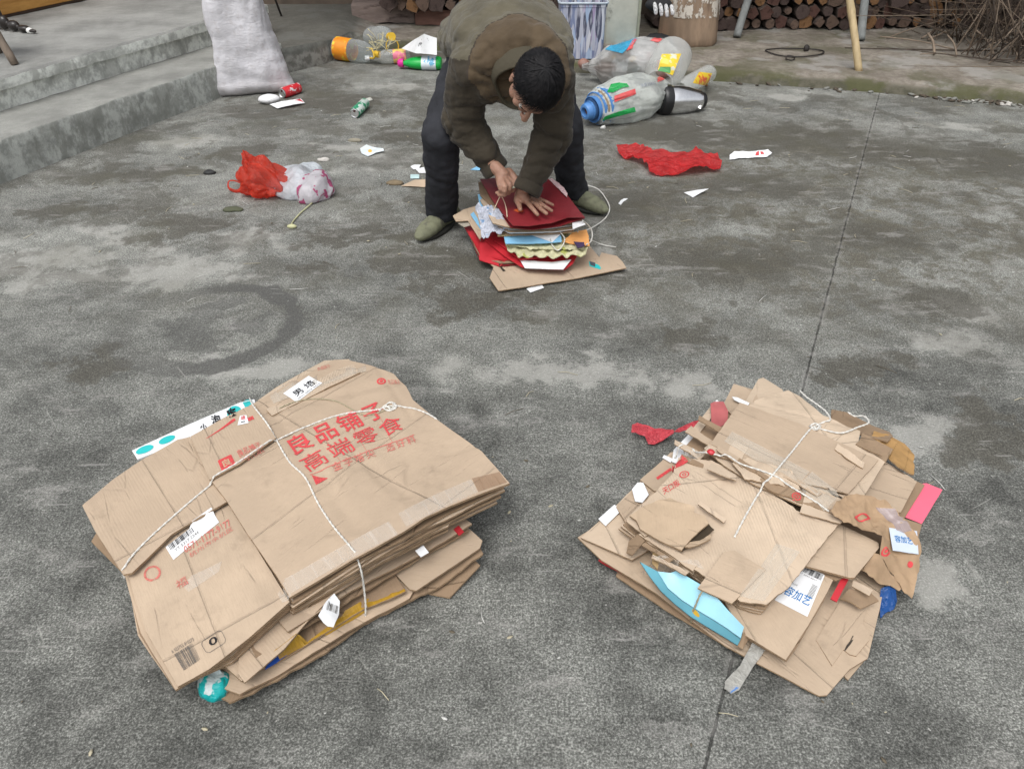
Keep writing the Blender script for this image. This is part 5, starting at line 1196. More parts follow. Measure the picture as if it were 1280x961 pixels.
# ------------------------------------------------------------------ THE MAN
def chain(S, pts, rs_, sc=None, dens=.28):
    """spheres along a limb; sc = ellipsoid scale per end"""
    for i in range(len(pts)-1):
        a, b = Vector(pts[i]), Vector(pts[i+1]); ra, rb = rs_[i], rs_[i+1]; L = (b-a).length
        n = max(1, int(L/(dens*min(ra, rb))))
        for k in range(n+1):
            f = k/n; S.append((a.lerp(b, f), ra+(rb-ra)*f, sc))
def remeshed(name, S, voxel, smooth=6, sub=2):
    bm = bmesh.new()
    for (c, r, sc) in S:
        if sc is None: M = Matrix.Diagonal((r, r, r, 1))
        elif isinstance(sc, Matrix): M = sc.to_4x4() @ Matrix.Diagonal((r, r, r, 1))
        else: M = Matrix.Diagonal((r*sc[0], r*sc[1], r*sc[2], 1))
        bmesh.ops.create_icosphere(bm, subdivisions=sub, radius=1, matrix=Matrix.Translation(c) @ M)
    me = bm_mesh('tmp', bm); o = bpy.data.objects.new('tmp', me); C.objects.link(o)
    m = o.modifiers.new('r', 'REMESH'); m.mode = 'VOXEL'; m.voxel_size = voxel
    s = o.modifiers.new('s', 'SMOOTH'); s.factor = .5; s.iterations = smooth
    dg = bpy.context.evaluated_depsgraph_get(); out = bpy.data.meshes.new_from_object(o.evaluated_get(dg))
    bpy.data.objects.remove(o); bpy.data.meshes.remove(me); out.name = name
    return out
def orient(f, u, s=(1, 1, 1)):
    """matrix with columns left, forward, up, scaled"""
    f = Vector(f).normalized(); u = Vector(u); u = (u-f*u.dot(f)).normalized(); l = u.cross(f)
    return Matrix(((l.x*s[0], f.x*s[1], u.x*s[2]), (l.y*s[0], f.y*s[1], u.y*s[2]), (l.z*s[0], f.z*s[1], u.z*s[2])))
MAN = empty('person', (0.0, 3.4, 0), 'person in an olive-brown jacket and dark trousers bending over the paper pile to tie it', 'person')
HC = UY(669, 106, 2.80)
HU = Vector((.33, -.90, .22)).normalized(); HF = Vector((-.20, -.28, -.94)); HF = (HF-HU*HF.dot(HU)).normalized(); HLft = HU.cross(HF)
def hp_(l, f, u): return HC+HLft*l+HF*f+HU*u
shR, elR, cuR = UY(590, 84, 3.06), UY(577, 152, 3.14), UY(612, 201, 3.11)      # image left arm (his right)
shL, elL, cuL = UY(692, 92, 3.03), UY(692, 165, 3.10), UY(664, 226, 3.02)
wrR = U(618, 208, .405); wrL = U(653, 237, .318)
pel = Vector((-.06, 3.50, .86)); nek = UY(655, 80, 2.99)
kR, aR = UY(551, 170, 3.20), UY(553, 270, 3.37); kL, aL = UY(706, 160, 3.42), UY(716, 250, 3.64)
hR, hL = Vector((-.15, 3.50, .76)), Vector((.07, 3.52, .80))
S = []
# skull, face, ears
MH = orient(HF, HU)
def E_(l, f, u, a, b, c): S.append((hp_(l, f, u), 1, orient(HF, HU, (a, b, c))))
E_(0, -.008, .025, .074, .092, .085); E_(0, .03, -.02, .064, .062, .075); E_(0, .045, -.065, .045, .045, .045); E_(0, .07, -.085, .022, .018, .018)
E_(0, .082, .018, .045, .014, .014)
for s_ in (-1, 1):
    E_(s_*.040, .065, -.030, .022, .018, .018); E_(s_*.078, -.008, -.015, .010, .017, .030); E_(s_*.080, .000, -.033, .008, .010, .012); E_(s_*.045, .03, -.07, .022, .03, .02)
for k in range(6): E_(0, .090+.006*k, .0-.008*k, .008+.0012*k, .010, .010)
E_(-.012, .105, -.042, .009, .010, .008); E_(.012, .105, -.042, .009, .010, .008); E_(0, .088, -.062, .022, .010, .006); E_(0, .085, -.073, .020, .011, .006)
chain(S, [hp_(0, -.02, -.05), nek+Vector((0, .03, -.03)), Vector((.02, 3.15, .85))], [.058, .058, .10])
chain(S, [Vector((.02, 3.15, .85)), Vector((-.03, 3.35, .88)), pel], [.10, .09, .11])
for a_, b_, c_, w_, rr in ((shR, elR, cuR, wrR, 1), (shL, elL, cuL, wrL, 1)):
    chain(S, [Vector((.02, 3.12, .86)), a_, b_, c_, w_], [.06, .05, .040, .030, .026])
for a_, b_, c_ in ((hR, kR, aR), (hL, kL, aL)): chain(S, [pel, a_, b_, c_, Vector((c_.x, c_.y, .06))], [.09, .08, .05, .04, .035])
# flat hand pressed on the maroon bag (his left)
def hz(px, py, dz): return U(px, py, .247+dz)
chain(S, [wrL, U(652, 242, .300), U(656, 248, .284)], [.028, .027, .024])
for a, b in (((652, 245), (661, 255)), ((655, 244), (667, 252.5)), ((657, 243), (671, 250.5)), ((656, 241), (672.5, 248))):
    chain(S, [hz(*a, .034), hz(*b, .024)], [.015, .0115])
for b, m_, t_, r in (((661, 255.5), (667, 262.5), (672, 268.5), .0098), ((667, 253), (675.5, 261), (683, 267), .0100), ((671.5, 251), (681, 258.5), (689.5, 263.5), .0094), ((673, 248.5), (683, 252.5), (691, 256.5), .0082)):
    B, M_, T_ = hz(*b, .026), hz(*m_, .026), hz(*t_, .012); chain(S, [B, M_, T_], [r*1.08, r, r*.84], dens=.35)
chain(S, [U(648, 243, .29), U(646, 250, .276), U(649, 257, .264), U(650.5, 262, .258)], [.017, .0145, .0115, .0095], dens=.3)
# gripping hand above the bag (his right)
chain(S, [wrR, U(624, 214, .392), U(629, 219, .38)], [.027, .027, .028])
for k, (kn, mid_, tip, r) in enumerate((((643, 229, .352), (641, 238, .322), (632, 240, .315), .0105), ((637, 232, .352), (636, 241, .318), (628, 243, .312), .0105), ((631, 234, .352), (631, 243.5, .318), (624, 244, .315), .0100), ((625, 232, .355), (626, 241, .325), (621, 241, .322), .0090))):
    a, b, c = U(*kn), U(*mid_), U(*tip)
    chain(S, [U(627+k*-.8, 220, .378), a], [.020, .013]); chain(S, [a, a.lerp(b, .5)+Vector((0, -.008, .003)), b, c], [r*1.15, r*1.05, r, r*.85], dens=.35)
chain(S, [U(636, 215, .385), U(643, 222, .368), U(648, 230, .350), U(653, 236, .336)], [.018, .0145, .012, .0098], dens=.3)
t_ = NT('weathered_skin'); p = t_.geo(); n1 = t_.noise(p, 26, 5, .65); n2 = t_.noise(p, 150, 4, .7)
cs = t_.mix(t_.step(n1, .3, .7), (.25, .135, .092), (.36, .205, .145)); cs = t_.mix(t_.M('MULTIPLY', t_.step(n2, .5, .75), .3), cs, (.24, .11, .075))
SKIN = t_.done(t_.bsdf(cs, .5, t_.bump(t_.M('ADD', t_.noise(p, 220, 3, .7), n2), .35, .0025), spec=.4, sub=.12))
me = remeshed('body', S, .0034, 3)
body = link('body', me, [SKIN], MAN)
# nails
V = []; F = []
# trousers
S = []
chain(S, [pel+Vector((-.07, .02, -.02)), pel+Vector((.08, .02, -.02))], [.14, .14]); chain(S, [pel+Vector((0, -.10, -.02)), pel], [.14, .16])
chain(S, [hR, hR.lerp(kR, .5), kR, kR.lerp(aR, .5), Vector((aR.x, aR.y, .075))], [.115, .106, .088, .076, .080], dens=.2)
chain(S, [hL, hL.lerp(kL, .5), kL, kL.lerp(aL, .5), Vector((aL.x, aL.y, .075))], [.128, .108, .086, .074, .078], dens=.2)
me = remeshed('trousers', S, .010, 5)
def wrinkle(me, f, amp):
    nr = [v.normal.copy() for v in me.vertices]
    for v, n in zip(me.vertices, nr): v.co += n*f(v.co)*amp
wrinkle(me, lambda p: .4*ridge(Vector((p.x*7, p.y*7, p.z*12)), 2)-1.0*folds3(Vector((p.x*5+p.z*3, p.y*5, p.z*7)), 3)+.2*fbm(p*30), .009)
tr = link('trousers', me, [simple('charcoal_trousers', (.026, .027, .032), .8, .3, 10, .4, 300, spec=.25)], MAN)
for v in me.vertices:
    if v.co.z < .055: v.co.z = .055+(v.co.z-.055)*.1
# jacket
S = []
SX = (1.0, .8, .72)
N_ = 14
for i in range(N_+1):
    f = i/N_; cx_ = -.065+.085*f; cy = 3.56-.50*f; cz = .875+.045*math.sin(f*math.pi)-.01*f
    hw_ = .160+.055*min(1, f*2.2)-(.03 if i > 11 else 0)
    for s_ in (-.55, -.3, 0, .3, .55): S.append((Vector((cx_+s_*hw_, cy, cz-.16*s_*s_)), .40*hw_+.042, (1, 1, .98)))
    for s_ in (-.35, 0, .35): S.append((Vector((cx_+s_*hw_, cy, cz-.09)), .105, None))
for k in range(8): S.append((Vector((-.215+.012*k, 3.50-.045*k, .80+.008*k)), .108, None))
# hanging front and collar zone
for s_ in (-.12, -.04, .05, .12): chain(S, [Vector((.02+s_, 3.12, .84)), Vector((.02+s_, 3.05, .73))], [.10, .075])
chain(S, [nek+Vector((-.09, .05, -.02)), nek+Vector((.09, .05, -.02))], [.09, .09])
for a_, b_, c_, tw_ in ((shR, elR, cuR, (.098, .086, .072, .058)), (shL, elL, cuL, (.090, .080, .070, .056))):
    m1 = a_.lerp(b_, .5)+Vector((0, .01, 0))
    chain(S, [Vector((.02, 3.14, .85)).lerp(a_, .5), a_, m1, b_, b_.lerp(c_, .6), c_], [.11, tw_[0], (tw_[0]+tw_[1])/2, tw_[1], tw_[2], tw_[3]], dens=.2)
me = remeshed('jacket', S, .0075, 5)
def jf(p):
    d = min((p-elR).length, (p-elL).length); k = 1+1.2*max(0, 1-d/.16)
    back = max(0, min(1, (p.z-.86)/.08)); w = .5*back
    q = Vector((p.x*5, p.y*9, p.z*12)); q2 = Vector((p.x*4+p.z*5, p.y*7, p.z*9-p.x*3)); return (1-w)*(k*.45*ridge(q+Vector((2, 0, 0)), 2)-k*1.1*folds3(q2, 3))-.35*folds3(Vector((p.x*3+4, p.y*6, p.z*3)), 2)*back+.2*fbm(p*26)
wrinkle(me, jf, .0085)
t_ = NT('olive_jacket_cloth'); p = t_.geo(); n1 = t_.noise(p, 8, 4); wv = t_.noise(p, 420, 2)
OLIVE = t_.done(t_.bsdf(t_.mix(t_.step(n1, .3, .7), (.078, .069, .047), (.108, .096, .066)), .85, t_.bump(t_.M('ADD', t_.M('MULTIPLY', wv, .3), t_.noise(p, 35, 4, .6)), .45, .008), spec=.25, sheen=.15))
t_ = NT('brown_yoke_cloth'); p = t_.geo(); n1 = t_.noise(p, 8, 4)
YOKE = t_.done(t_.bsdf(t_.mix(t_.step(n1, .3, .7), (.058, .040, .022), (.088, .062, .035)), .8, t_.bump(t_.noise(p, 35, 4, .6), .45, .008), spec=.3, sheen=.15))
SEAM = simple('jacket_seam', (.035, .026, .018), .8)
t_ = NT('shaded_sleeve_cloth'); p = t_.geo(); n1 = t_.noise(p, 8, 4)  # sleeve colour darkened to paint in the shade below the shoulders
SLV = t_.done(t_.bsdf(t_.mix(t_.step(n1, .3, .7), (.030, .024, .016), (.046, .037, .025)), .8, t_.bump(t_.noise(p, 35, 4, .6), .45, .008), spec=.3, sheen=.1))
def seg_d(p, a, b):
    ab = b-a; t = max(0, min(1, (p-a).dot(ab)/ab.length_squared)); return (p-(a+ab*t)).length
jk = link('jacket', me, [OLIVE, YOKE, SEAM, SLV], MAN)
def camp(p):
    zc = p.y*CP+(CAMH-p.z)*SP; return (640+FPX*p.x/zc, 480.5-FPX*(p.y*SP-(CAMH-p.z)*CP)/zc)
nk = Vector((.03, 3.0, .9))
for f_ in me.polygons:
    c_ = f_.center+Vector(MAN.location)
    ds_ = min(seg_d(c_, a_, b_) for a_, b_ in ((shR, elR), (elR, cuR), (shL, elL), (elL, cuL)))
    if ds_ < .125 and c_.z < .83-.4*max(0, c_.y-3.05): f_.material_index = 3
    if c_.z > .60:
        # yoke: a curved band over the shoulders, ahead of a line across the upper back
        e_ = ((c_.x-.030)/.205)**2+((c_.y-2.93)/.125)**2+max(0, (.78-c_.z))*3
        arm_ = False
        if e_ < 1 and not arm_: f_.material_index = 1
        if .96 < e_ < 1.03 and not arm_: f_.material_index = 2
# collar standing round the neck
CM = NT('collar_cloth'); p = CM.geo(); COL = CM.done(CM.bsdf((.062, .054, .037), .85, CM.bump(CM.noise(p, 60, 4), .4, .006), spec=.25))
ax = (HC-nek).normalized(); ax = (ax+Vector((0, -.2, -.55))).normalized()
ra = (Vector((1, 0, 0))-ax*ax.x).normalized(); rb_ = ax.cross(ra)
V = []; F = []; n = 44
cc_ = nek+Vector((-.004, .045, -.02))
for j, (h, r) in enumerate(((.0, .118), (.05, .124), (.085, .122), (.112, .116), (.118, .111), (.112, .106), (.07, .104), (.02, .10))):
    for k in range(n):
        a = 2*math.pi*k/n; w = 1+.04*math.sin(3*a+1)+.03*math.sin(5*a)
        V.append(cc_+ax*(h*(1+.25*math.cos(a*1.0)))+(ra*math.cos(a)*1.05+rb_*math.sin(a)*.95)*r*w)
for j in range(7):
    for k in range(n): F.append((j*n+k, j*n+(k+1) % n, (j+1)*n+(k+1) % n, (j+1)*n+k))
link('collar', mesh_of('collar', V, F), [COL], MAN)
# cuffs
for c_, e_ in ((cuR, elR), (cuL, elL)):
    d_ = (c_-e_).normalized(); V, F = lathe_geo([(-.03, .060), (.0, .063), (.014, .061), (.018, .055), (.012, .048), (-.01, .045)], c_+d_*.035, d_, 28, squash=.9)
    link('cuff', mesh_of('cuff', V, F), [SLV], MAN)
# shoes
SHOE = simple('olive_canvas_shoe', (.16, .165, .105), .8, .15, 30, .4, 200, dirt=(.10, .095, .07), dsc=24); SOLE = simple('dark_rubber_sole', (.03, .03, .026), .7)
def shoe(ank, toe):
    d_ = Vector((toe.x-ank.x, toe.y-ank.y, 0)).normalized(); L = .25; h0 = Vector((ank.x, ank.y, 0))-d_*.07
    S = []
    for f, w, h in ((0, .038, .042), (.15, .038, .048), (.3, .038, .055), (.45, .042, .050), (.6, .049, .043), (.75, .052, .038), (.88, .046, .032), (.96, .034, .026)):
        q = h0+d_*L*f; S.append((Vector((q.x, q.y, h+.008)), 1, orient(d_, (0, 0, 1), (w, .05, h))))
    chain(S, [h0+d_*.05+Vector((0, 0, .05)), h0+d_*.06+Vector((0, 0, .095))], [.04, .042])
    me = remeshed('shoe', S, .006, 4)
    for v in me.vertices: v.co.z = max(v.co.z, .012)
    o = link('shoe', me, [SHOE], MAN)
    V = []; F = []; n = 36; sl = d_.cross(Vector((0, 0, 1)))
    for z, k in ((.001, .97), (.012, 1.02), (.020, 1.0)):
        for i in range(n):
            a = 2*math.pi*i/n; fx = .5*L*math.cos(a); w = .036+.011*(math.cos(a)*.5+.5); V.append(h0+d_*(L*.47+fx*1.04*k)+sl*math.sin(a)*w*k*1.05+Vector((0, 0, z)))
    for j in range(2):
        for i in range(n): F.append((j*n+i, j*n+(i+1) % n, (j+1)*n+(i+1) % n, (j+1)*n+i))
    F.append(tuple(range(n))[::-1]); F.append(tuple(range(2*n, 3*n)))
    link('sole', mesh_of('sole', V, F), [SOLE], o)
shoe(Vector((aR.x+.005, aR.y, 0)), U(538, 296, 0)); shoe(Vector((aL.x, aL.y, 0)), U(760, 272, 0))
# hair: a cap plus combed strands from the crown whorl
HAIR = NT('black_hair'); HB = HAIR.done(HAIR.bsdf(HAIR.mix(HAIR.step(HAIR.noise(HAIR.geo(), 70, 3), .35, .65), (.005, .005, .006), (.013, .012, .013)), .6, spec=.22))
whl = Vector((-.02, -.045, .1)).normalized()
S2 = []
def hs_(n, k=1.0):
    """point on the hair shell in head axes for direction n (left, forward, up)"""
    return hp_(n.x*.084*k, -.010+n.y*.103*k, .024+n.z*.096*k)
def hair_ok(n):
    if n.y > 0: return n.z > .10+.62*n.y if abs(n.x) < .8 else n.z > .0+.5*n.y
    return n.z > -.50+(-.15 if n.y < -.5 else .18*abs(n.x))
bm = bmesh.new(); bmesh.ops.create_icosphere(bm, subdivisions=5, radius=1)
kill = [v for v in bm.verts if not hair_ok(v.co)]
for v in bm.verts: v.co = v.co.normalized()
bmesh.ops.delete(bm, geom=kill, context='VERTS')
for v in bm.verts:
    n0 = v.co.copy(); v.co = hs_(n0, 1.0+.012*ridge(Vector((n0.x*9, n0.y*3, n0.z*3)), 2))
hc_ = link('hair', bm_mesh('hair', bm), [HB], MAN)
rs = random.Random(3); V = []; F = []
for i in range(7500):
    n0 = Vector((rs.gauss(0, 1), rs.gauss(0, 1), rs.gauss(0, 1))).normalized()
    if not hair_ok(n0): continue
    tdir = (n0-whl*n0.dot(whl))
    if tdir.length < .03: tdir = Vector((rs.uniform(-1, 1), rs.uniform(-1, 1), 0))
    tdir.normalize(); tdir = (tdir+whl.cross(tdir)*.35+Vector((rs.gauss(0, .14), rs.gauss(0, .14), rs.gauss(0, .14)))).normalized()
    tdir = (tdir-n0*tdir.dot(n0)).normalized(); side = n0.cross(tdir); L = rs.uniform(.3, .7); w = rs.uniform(.006, .015); b = len(V); lift = rs.uniform(.01, .10)
    for k in range(4):
        f = k/3; q = (n0+tdir*L*f).normalized(); e = 1.012+lift*math.sin(f*2.2)
        ww = w*(1-.75*f)
        V.append(hs_((q+side*ww).normalized(), e)); V.append(hs_((q-side*ww).normalized(), e))
    for k in range(3): F.append((b+2*k, b+2*k+1, b+2*k+3, b+2*k+2))
link('hair_strands', mesh_of('hair_strands', V, F), [HB], hc_)
# eyes and brows
for s_ in (-1, 1):
    bm = bmesh.new(); bmesh.ops.create_uvsphere(bm, u_segments=14, v_segments=10, radius=.011)
    bmesh.ops.translate(bm, verts=bm.verts, vec=hp_(s_*.032, .076, -.008)); link('eye', bm_mesh('eye', bm), [simple('eye_white', (.5, .46, .42), .3)], MAN)
    link('eyebrow', mesh_of('b', *tube_geo([hp_(s_*(.018+.01*k), .094-.004*k, .014+.002*k) for k in range(4)], [.0025, .004, .004, .002], 6, flat=.6)), [HB], MAN)
# the string he is tying
kn = U(654, 235, .335)
link('string_in_hand', mesh_of('c', *tube_geo(catmull([U(640, 235, .34), U(648, 233, .345), kn, U(660, 236, .34), U(659, 231, .345), U(654, 232, .34), U(655, 238, .33), U(661, 240, .32)], 8), .0042, 7)), [simple('dirty_cord', (.40, .39, .30), .8)], PP)
# ------------------------------------------------------------------ SACK
sk = empty('woven_sack', U(317, 118, 0), 'tall stuffed dirty-white woven sack standing at the end of the steps', 'sack')
t = NT('woven_white_plastic'); p = t.geo(); wv = t.M('MULTIPLY', t.M('SINE', t.M('MULTIPLY', t.noise(p, 60, 2), 40)), .1)
sp_ = t.n('ShaderNodeSeparateXYZ'); t.put(sp_.inputs[0], p)
wx = t.M('SINE', t.M('MULTIPLY', sp_.outputs[0], 1500)); wz = t.M('SINE', t.M('MULTIPLY', sp_.outputs[2], 1500))
n1 = t.noise(p, 7, 5, .65); n2 = t.noise(p, 24, 6, .7)
c = t.mix(t.step(n1, .35, .68), (.50, .49, .51), (.63, .62, .65)); c = t.mix(t.M('MULTIPLY', t.step(n2, .5, .66), .4), c, (.38, .35, .34))
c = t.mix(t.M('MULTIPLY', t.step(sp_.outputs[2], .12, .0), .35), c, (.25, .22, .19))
SACK = t.done(t.bsdf(c, .5, t.bump(t.M('ADD', t.M('MULTIPLY', t.M('ADD', wx, wz), .03), t.noise(t.scale(p, (1, 1, 2.2)), 16, 4, .55, 1.5)), .4, .014), spec=.4))
V = []; F = []; n = 96; base = Vector((-1.85, 5.775, 0)); rows = 70
for j in range(rows+1):
    z = 1.02*j/rows; f = z/1.02
    hw_ = .262-.03*math.sin(f*2)-.10*f**1.3+.007*math.sin(z*14); dp_ = .145+.03*math.sin(f*3.14)
    if z < .06: dp_ *= .62+.38*(z/.06)**.5
    if f > .9: hw_ *= 1-.5*(f-.9)/.1; dp_ *= 1-.6*(f-.9)/.1
    cx_ = base.x-.04*f+.012*math.sin(z*9)
    for k in range(n):
        a = 2*math.pi*k/n; ca, sa = math.cos(a), math.sin(a)
        x = math.copysign(abs(ca)**.8, ca)*hw_; y = math.copysign(abs(sa)**.85, sa)*dp_
        q = Vector((cx_+x, base.y+y+.42*min(0, x), z)); nn = Vector((ca, sa*1.4, 0)).normalized()
        rr = .012+fbm(Vector((q.x*3, q.y*3, q.z*2)), 2)*.012-folds3(Vector((q.x*2.2+q.z*1.8, q.y*2.5, q.z*5)), 3)*.008-folds3(Vector((q.x*7-q.z*2, q.y*5, q.z*2+4)), 2)*.006
        ear = max(0, 1-z/.10)*max(0, abs(ca)-.75)*.10
        q += nn*(rr-.012)+Vector((math.copysign(ear, ca), -.03*max(0, 1-z/.1)*(1 if ca < 0 else .3), 0)); q.z = max(.002, q.z+ridge(q*5, 2)*.004)
        V.append(q)
for j in range(rows):
    for k in range(n): F.append((j*n+k, j*n+(k+1) % n, (j+1)*n+(k+1) % n, (j+1)*n+k))
F.append(tuple(range(n))[::-1]); F.append(tuple(rows*n+k for k in range(n)))
link('cloth', mesh_of('cloth', V, F), [SACK], sk)
link('mouth_tie', mesh_of('m', *tube_geo([base+Vector((-.04+.1*math.cos(a), .07*math.sin(a), .985)) for a in [k*.3926 for k in range(16)]], .008, 6, closed=True)), [STRINGB], sk)
blob('rust_stain_patch', UY(306, 61, 5.655), (.022, .006, .026), [simple('rust_stain', (.42, .22, .05), .8)], sk, .3, 40, 3)

# ------------------------------------------------------------------ bottles by the kerb
def clear(name, col=(.72, .75, .75), a=.10, rough=.12):
    t = NT(name); p = t.geo(); b = t.bump(t.noise(p, 45, 3, .5, 1), .35, .01)
    d = t.bsdf(col, rough, b, spec=.8); ts = t.n('ShaderNodeBsdfTransparent'); t.put(ts.inputs[0], (*mul(col, 1.18), 1))
    fr = t.n('ShaderNodeLayerWeight'); fr.inputs[0].default_value = .35; fac = t.M('ADD', t.M('MULTIPLY', fr.outputs['Facing'], .45), a)
    m = t.n('ShaderNodeMixShader'); t.put(m.inputs[0], t.M('MINIMUM', fac, 1.0)); t.t.links.new(ts.outputs[0], m.inputs[1]); t.t.links.new(d, m.inputs[2]); return t.done(m.outputs[0])
CLEAR = clear('clear_pet'); CLEARB = clear('cloudy_plastic', (.74, .75, .73), .20, .12)
YCAP = simple('yellow_plastic', (.66, .42, .03), .35, .08); OLAB = simple('orange_label', (.72, .25, .02), .4, .12, 20, dirt=(.75, .55, .04), dsc=10, dth=(.5, .53))
def bottle(name, label, cat, base, tip, R_, prof, mats, parts):
    """prof: (fraction, radius fraction); parts: (name, f0, f1, rf, mat)"""
    a, b = Vector(base), Vector(tip); d = b-a; L = d.length; e = empty(name, (a+b)/2, label, cat)
    lathe('body', [(f*L, max(.0008, r*R_)) for f, r in prof], a, d, mats, e, 28)
    for nm, f0, f1, rf, m in parts: lathe(nm, [(f0*L, rf*R_*.5), (f0*L, rf*R_), (f1*L, rf*R_), (f1*L, .0008)] if 'cap' in nm else [(f0*L, rf*R_), (f1*L, rf*R_)], a, d, [m], e, 28)
    return e
JUG = [(0, .001), (0, .7), (.03, .93), (.08, 1), (.2, .99), (.3, .95), (.4, 1), (.55, 1), (.68, .93), (.78, .7), (.86, .38), (.90, .22), (1, .22)]
a, b = U(419, 60, .09), U(470, 68, .075)
j1 = bottle('oil_jug', 'large clear cooking oil jug with an orange label lying beside the kerb end', 'jug', a, b+(b-a)*.05, .088, JUG, [CLEAR], [('label', .06, .40, 1.012, OLAB), ('screw_cap', .93, 1.03, .30, YCAP)])
hd = (b-a).normalized(); s_ = hd.cross(Vector((0, 0, 1)))
c0 = a+(b-a)*.86
link('handle', mesh_of('h', *tube_geo(catmull([c0+Vector((0, 0, .03)), c0-s_*.0+Vector((0, -.05, .045))+hd*.03, c0+Vector((0, -.075, -.01))+hd*.05, c0+Vector((0, -.03, -.03))+hd*.0], 6), .007, 7)), [YCAP], j1)
a, b = U(455, 62, .10)+Vector((0, .25, -.01)), U(489, 46, .16)
a = UY(452, 52, 7.0); a.z = .26; b = UY(491, 47, 6.62)
j2 = bottle('oil_jug', 'clear oil jug whose yellow cap points at the viewer, behind the other bottles', 'jug', Vector((-1.21, 7.10, .095)), U(489, 46, .20), .085, JUG, [CLEAR], [('screw_cap', .93, 1.04, .36, YCAP)])
q = U(489, 46, .20); link('handle', mesh_of('h', *tube_geo([q+Vector((.05*math.sin(k*.5), .02, -.075+.055*math.cos(k*.5))) for k in range(13)], .005, 6, closed=True)), [YCAP], j2)
a, b = U(512, 70, .055), U(458, 73, .045)
j3 = bottle('drink_bottle', 'small clear bottle with a yellow and pink band between the jugs and green bottle', 'bottle', a, b, .055, [(0, .001), (0, .75), (.04, .95), (.1, 1), (.5, 1), (.6, .93), (.75, .6), (.85, .35), (1, .3)], [CLEARB], [('label', .08, .38, 1.02, simple('colour_label', (.65, .50, .12), .4, .2, 30, dirt=(.60, .14, .22), dsc=22, dth=(.48, .52))), ('screw_cap', .93, 1.03, .36, simple('white_cap', (.7, .7, .7), .4))])
# green detergent bottle
GRN = simple('green_plastic', (.01, .36, .06), .3, .06, spec=.6); MAG = simple('magenta_cap', (.66, .03, .28), .35)
a, b = U(552, 79, .05), U(504, 79, .045); d = (b-a); L = d.length
gbt = empty('detergent_bottle', (a+b)/2, 'green detergent bottle with a magenta cap lying behind the man\'s leg', 'bottle')
lathe('body', [(0, .001), (0, .05), (.012, .064), (.05, .07), (L*.45, .068), (L*.68, .062), (L*.85, .045), (L*.95, .028), (L, .024)], a, d, [GRN], gbt, 30, squash=.72)
lathe('cap', [(L-.005, .026), (L-.002, .033), (L+.03, .031), (L+.042, .022), (L+.044, .001)], a, d, [MAG], gbt, 20)
lathe('label', [(L*.12, .0712), (L*.28, .0715), (L*.50, .0698)], a, d, [simple('white_blue_label', (.62, .68, .72), .35, .08, 14, dirt=(.12, .36, .55), dsc=16, dth=(.56, .58))], gbt, 30, squash=.74)
tb = BVHTree.FromPolygons([v.co+Vector(gbt.location) for v in gbt.children[2].data.vertices], [list(f.vertices) for f in gbt.children[2].data.polygons])
decal_bm('label_mark', poly_bm([circ(.2, .5, .18, .4, 14), [(.45, .6), (.95, .65), (.95, .8), (.45, .75)], [(.45, .25), (.9, .3), (.9, .45), (.45, .4)]]), [(516, 83), (538, 83), (538, 72), (516, 72)], tb, simple('dark_blue_mark', (.05, .10, .30), .4), gbt, .0015) if False else None
wp = sheet('paper_sheet', [(502, 61, .12), (520, 67, .13), (546, 69, .13), (546, 48, .24), (530, 43, .27), (515, 52, .18)], [WHITE, WHITE], None, .001, crk=.001, key='wp', world=False)
tag(wp, 'white printed paper sheet propped behind the green detergent bottle', 'paper'); tt = bvh('wp')
decal_bm('printed_text', text_bm('送 信 用\n  客 户', .012), [(524, 63), (538, 55), (534, 49), (522, 57)], tt, BLACKI, wp, .0015)
rs = random.Random(2); V = []; F = []
for i in range(26):
    a = U(rs.uniform(466, 486), rs.uniform(50, 66), rs.uniform(.15, .24)); d = Vector((rs.uniform(-1, 1), rs.uniform(-.4, .4), rs.uniform(-.2, 1))).normalized(); tube_geo([a, a+d*.05+Vector((.01, 0, 0)), a+d*rs.uniform(.07, .12)], .0022, 4, V=V, F=F)
tag(link('straw_tuft', mesh_of('s', V, F), [simple('dry_straw', (.50, .44, .26), .8)]), 'tuft of pale dry straw lying on the clear bottles', 'straw', kind='stuff')

# ------------------------------------------------------------------ tied sacks of plastic, kettle, jars
def bag(name, label, c0, c1, prof, mat, amp, seed, fr=(5, 9), squash=1.0, seg=96, zmin=.003):
    a, b = Vector(c0), Vector(c1); d = (b-a).normalized(); L = (b-a).length; e = empty(name, (a+b)/2, label, 'bag')
    P = []; N_ = 60
    ks = [p[0] for p in prof]
    for i in range(N_+1):
        f = i/N_
        for (f0, r0), (f1, r1) in zip(prof[:-1], prof[1:]):
            if f0 <= f <= f1: t_ = (f-f0)/(f1-f0); t_ = t_*t_*(3-2*t_); P.append((f*L, r0+(r1-r0)*t_)); break
    up = Vector((0, 0, 1)); n = (up-d*up.dot(d)).normalized(); s = d.cross(n)
    def fn(p, t_, th):
        rad = (p-(a+d*t_)); r = rad.length; rn = rad.normalized() if r > 1e-6 else n
        k = fbm(Vector((math.cos(th)*1.2+seed, math.sin(th)*1.2, t_*5)), 2)*amp*.9-folds3(Vector((math.cos(th)*2.6+seed+t_*1.5, math.sin(th)*2.6, t_*2.2)), 3)*amp*.8
        q = p+rn*k*min(1, r/.06); q.z = max(zmin, q.z); return q
    V, F = lathe_geo(P, a, d, seg, squash=squash, fn=fn)
    V.append(a); V.append(b)
    for k in range(seg):
        F.append((k, len(V)-2, (k+1) % seg)); F.append((len(P)*seg-seg+k, len(P)*seg-seg+(k+1) % seg, len(V)-1))
    link('plastic_skin', mesh_of('skin', V, F), [mat], e); return e, d, n, s
BAGW = film('grey_white_bag', (.68, .68, .67), .14, .35, .66, wr=(11, .5), col2=(.38, .36, .34), c2th=(.5, .62), c2sc=7)
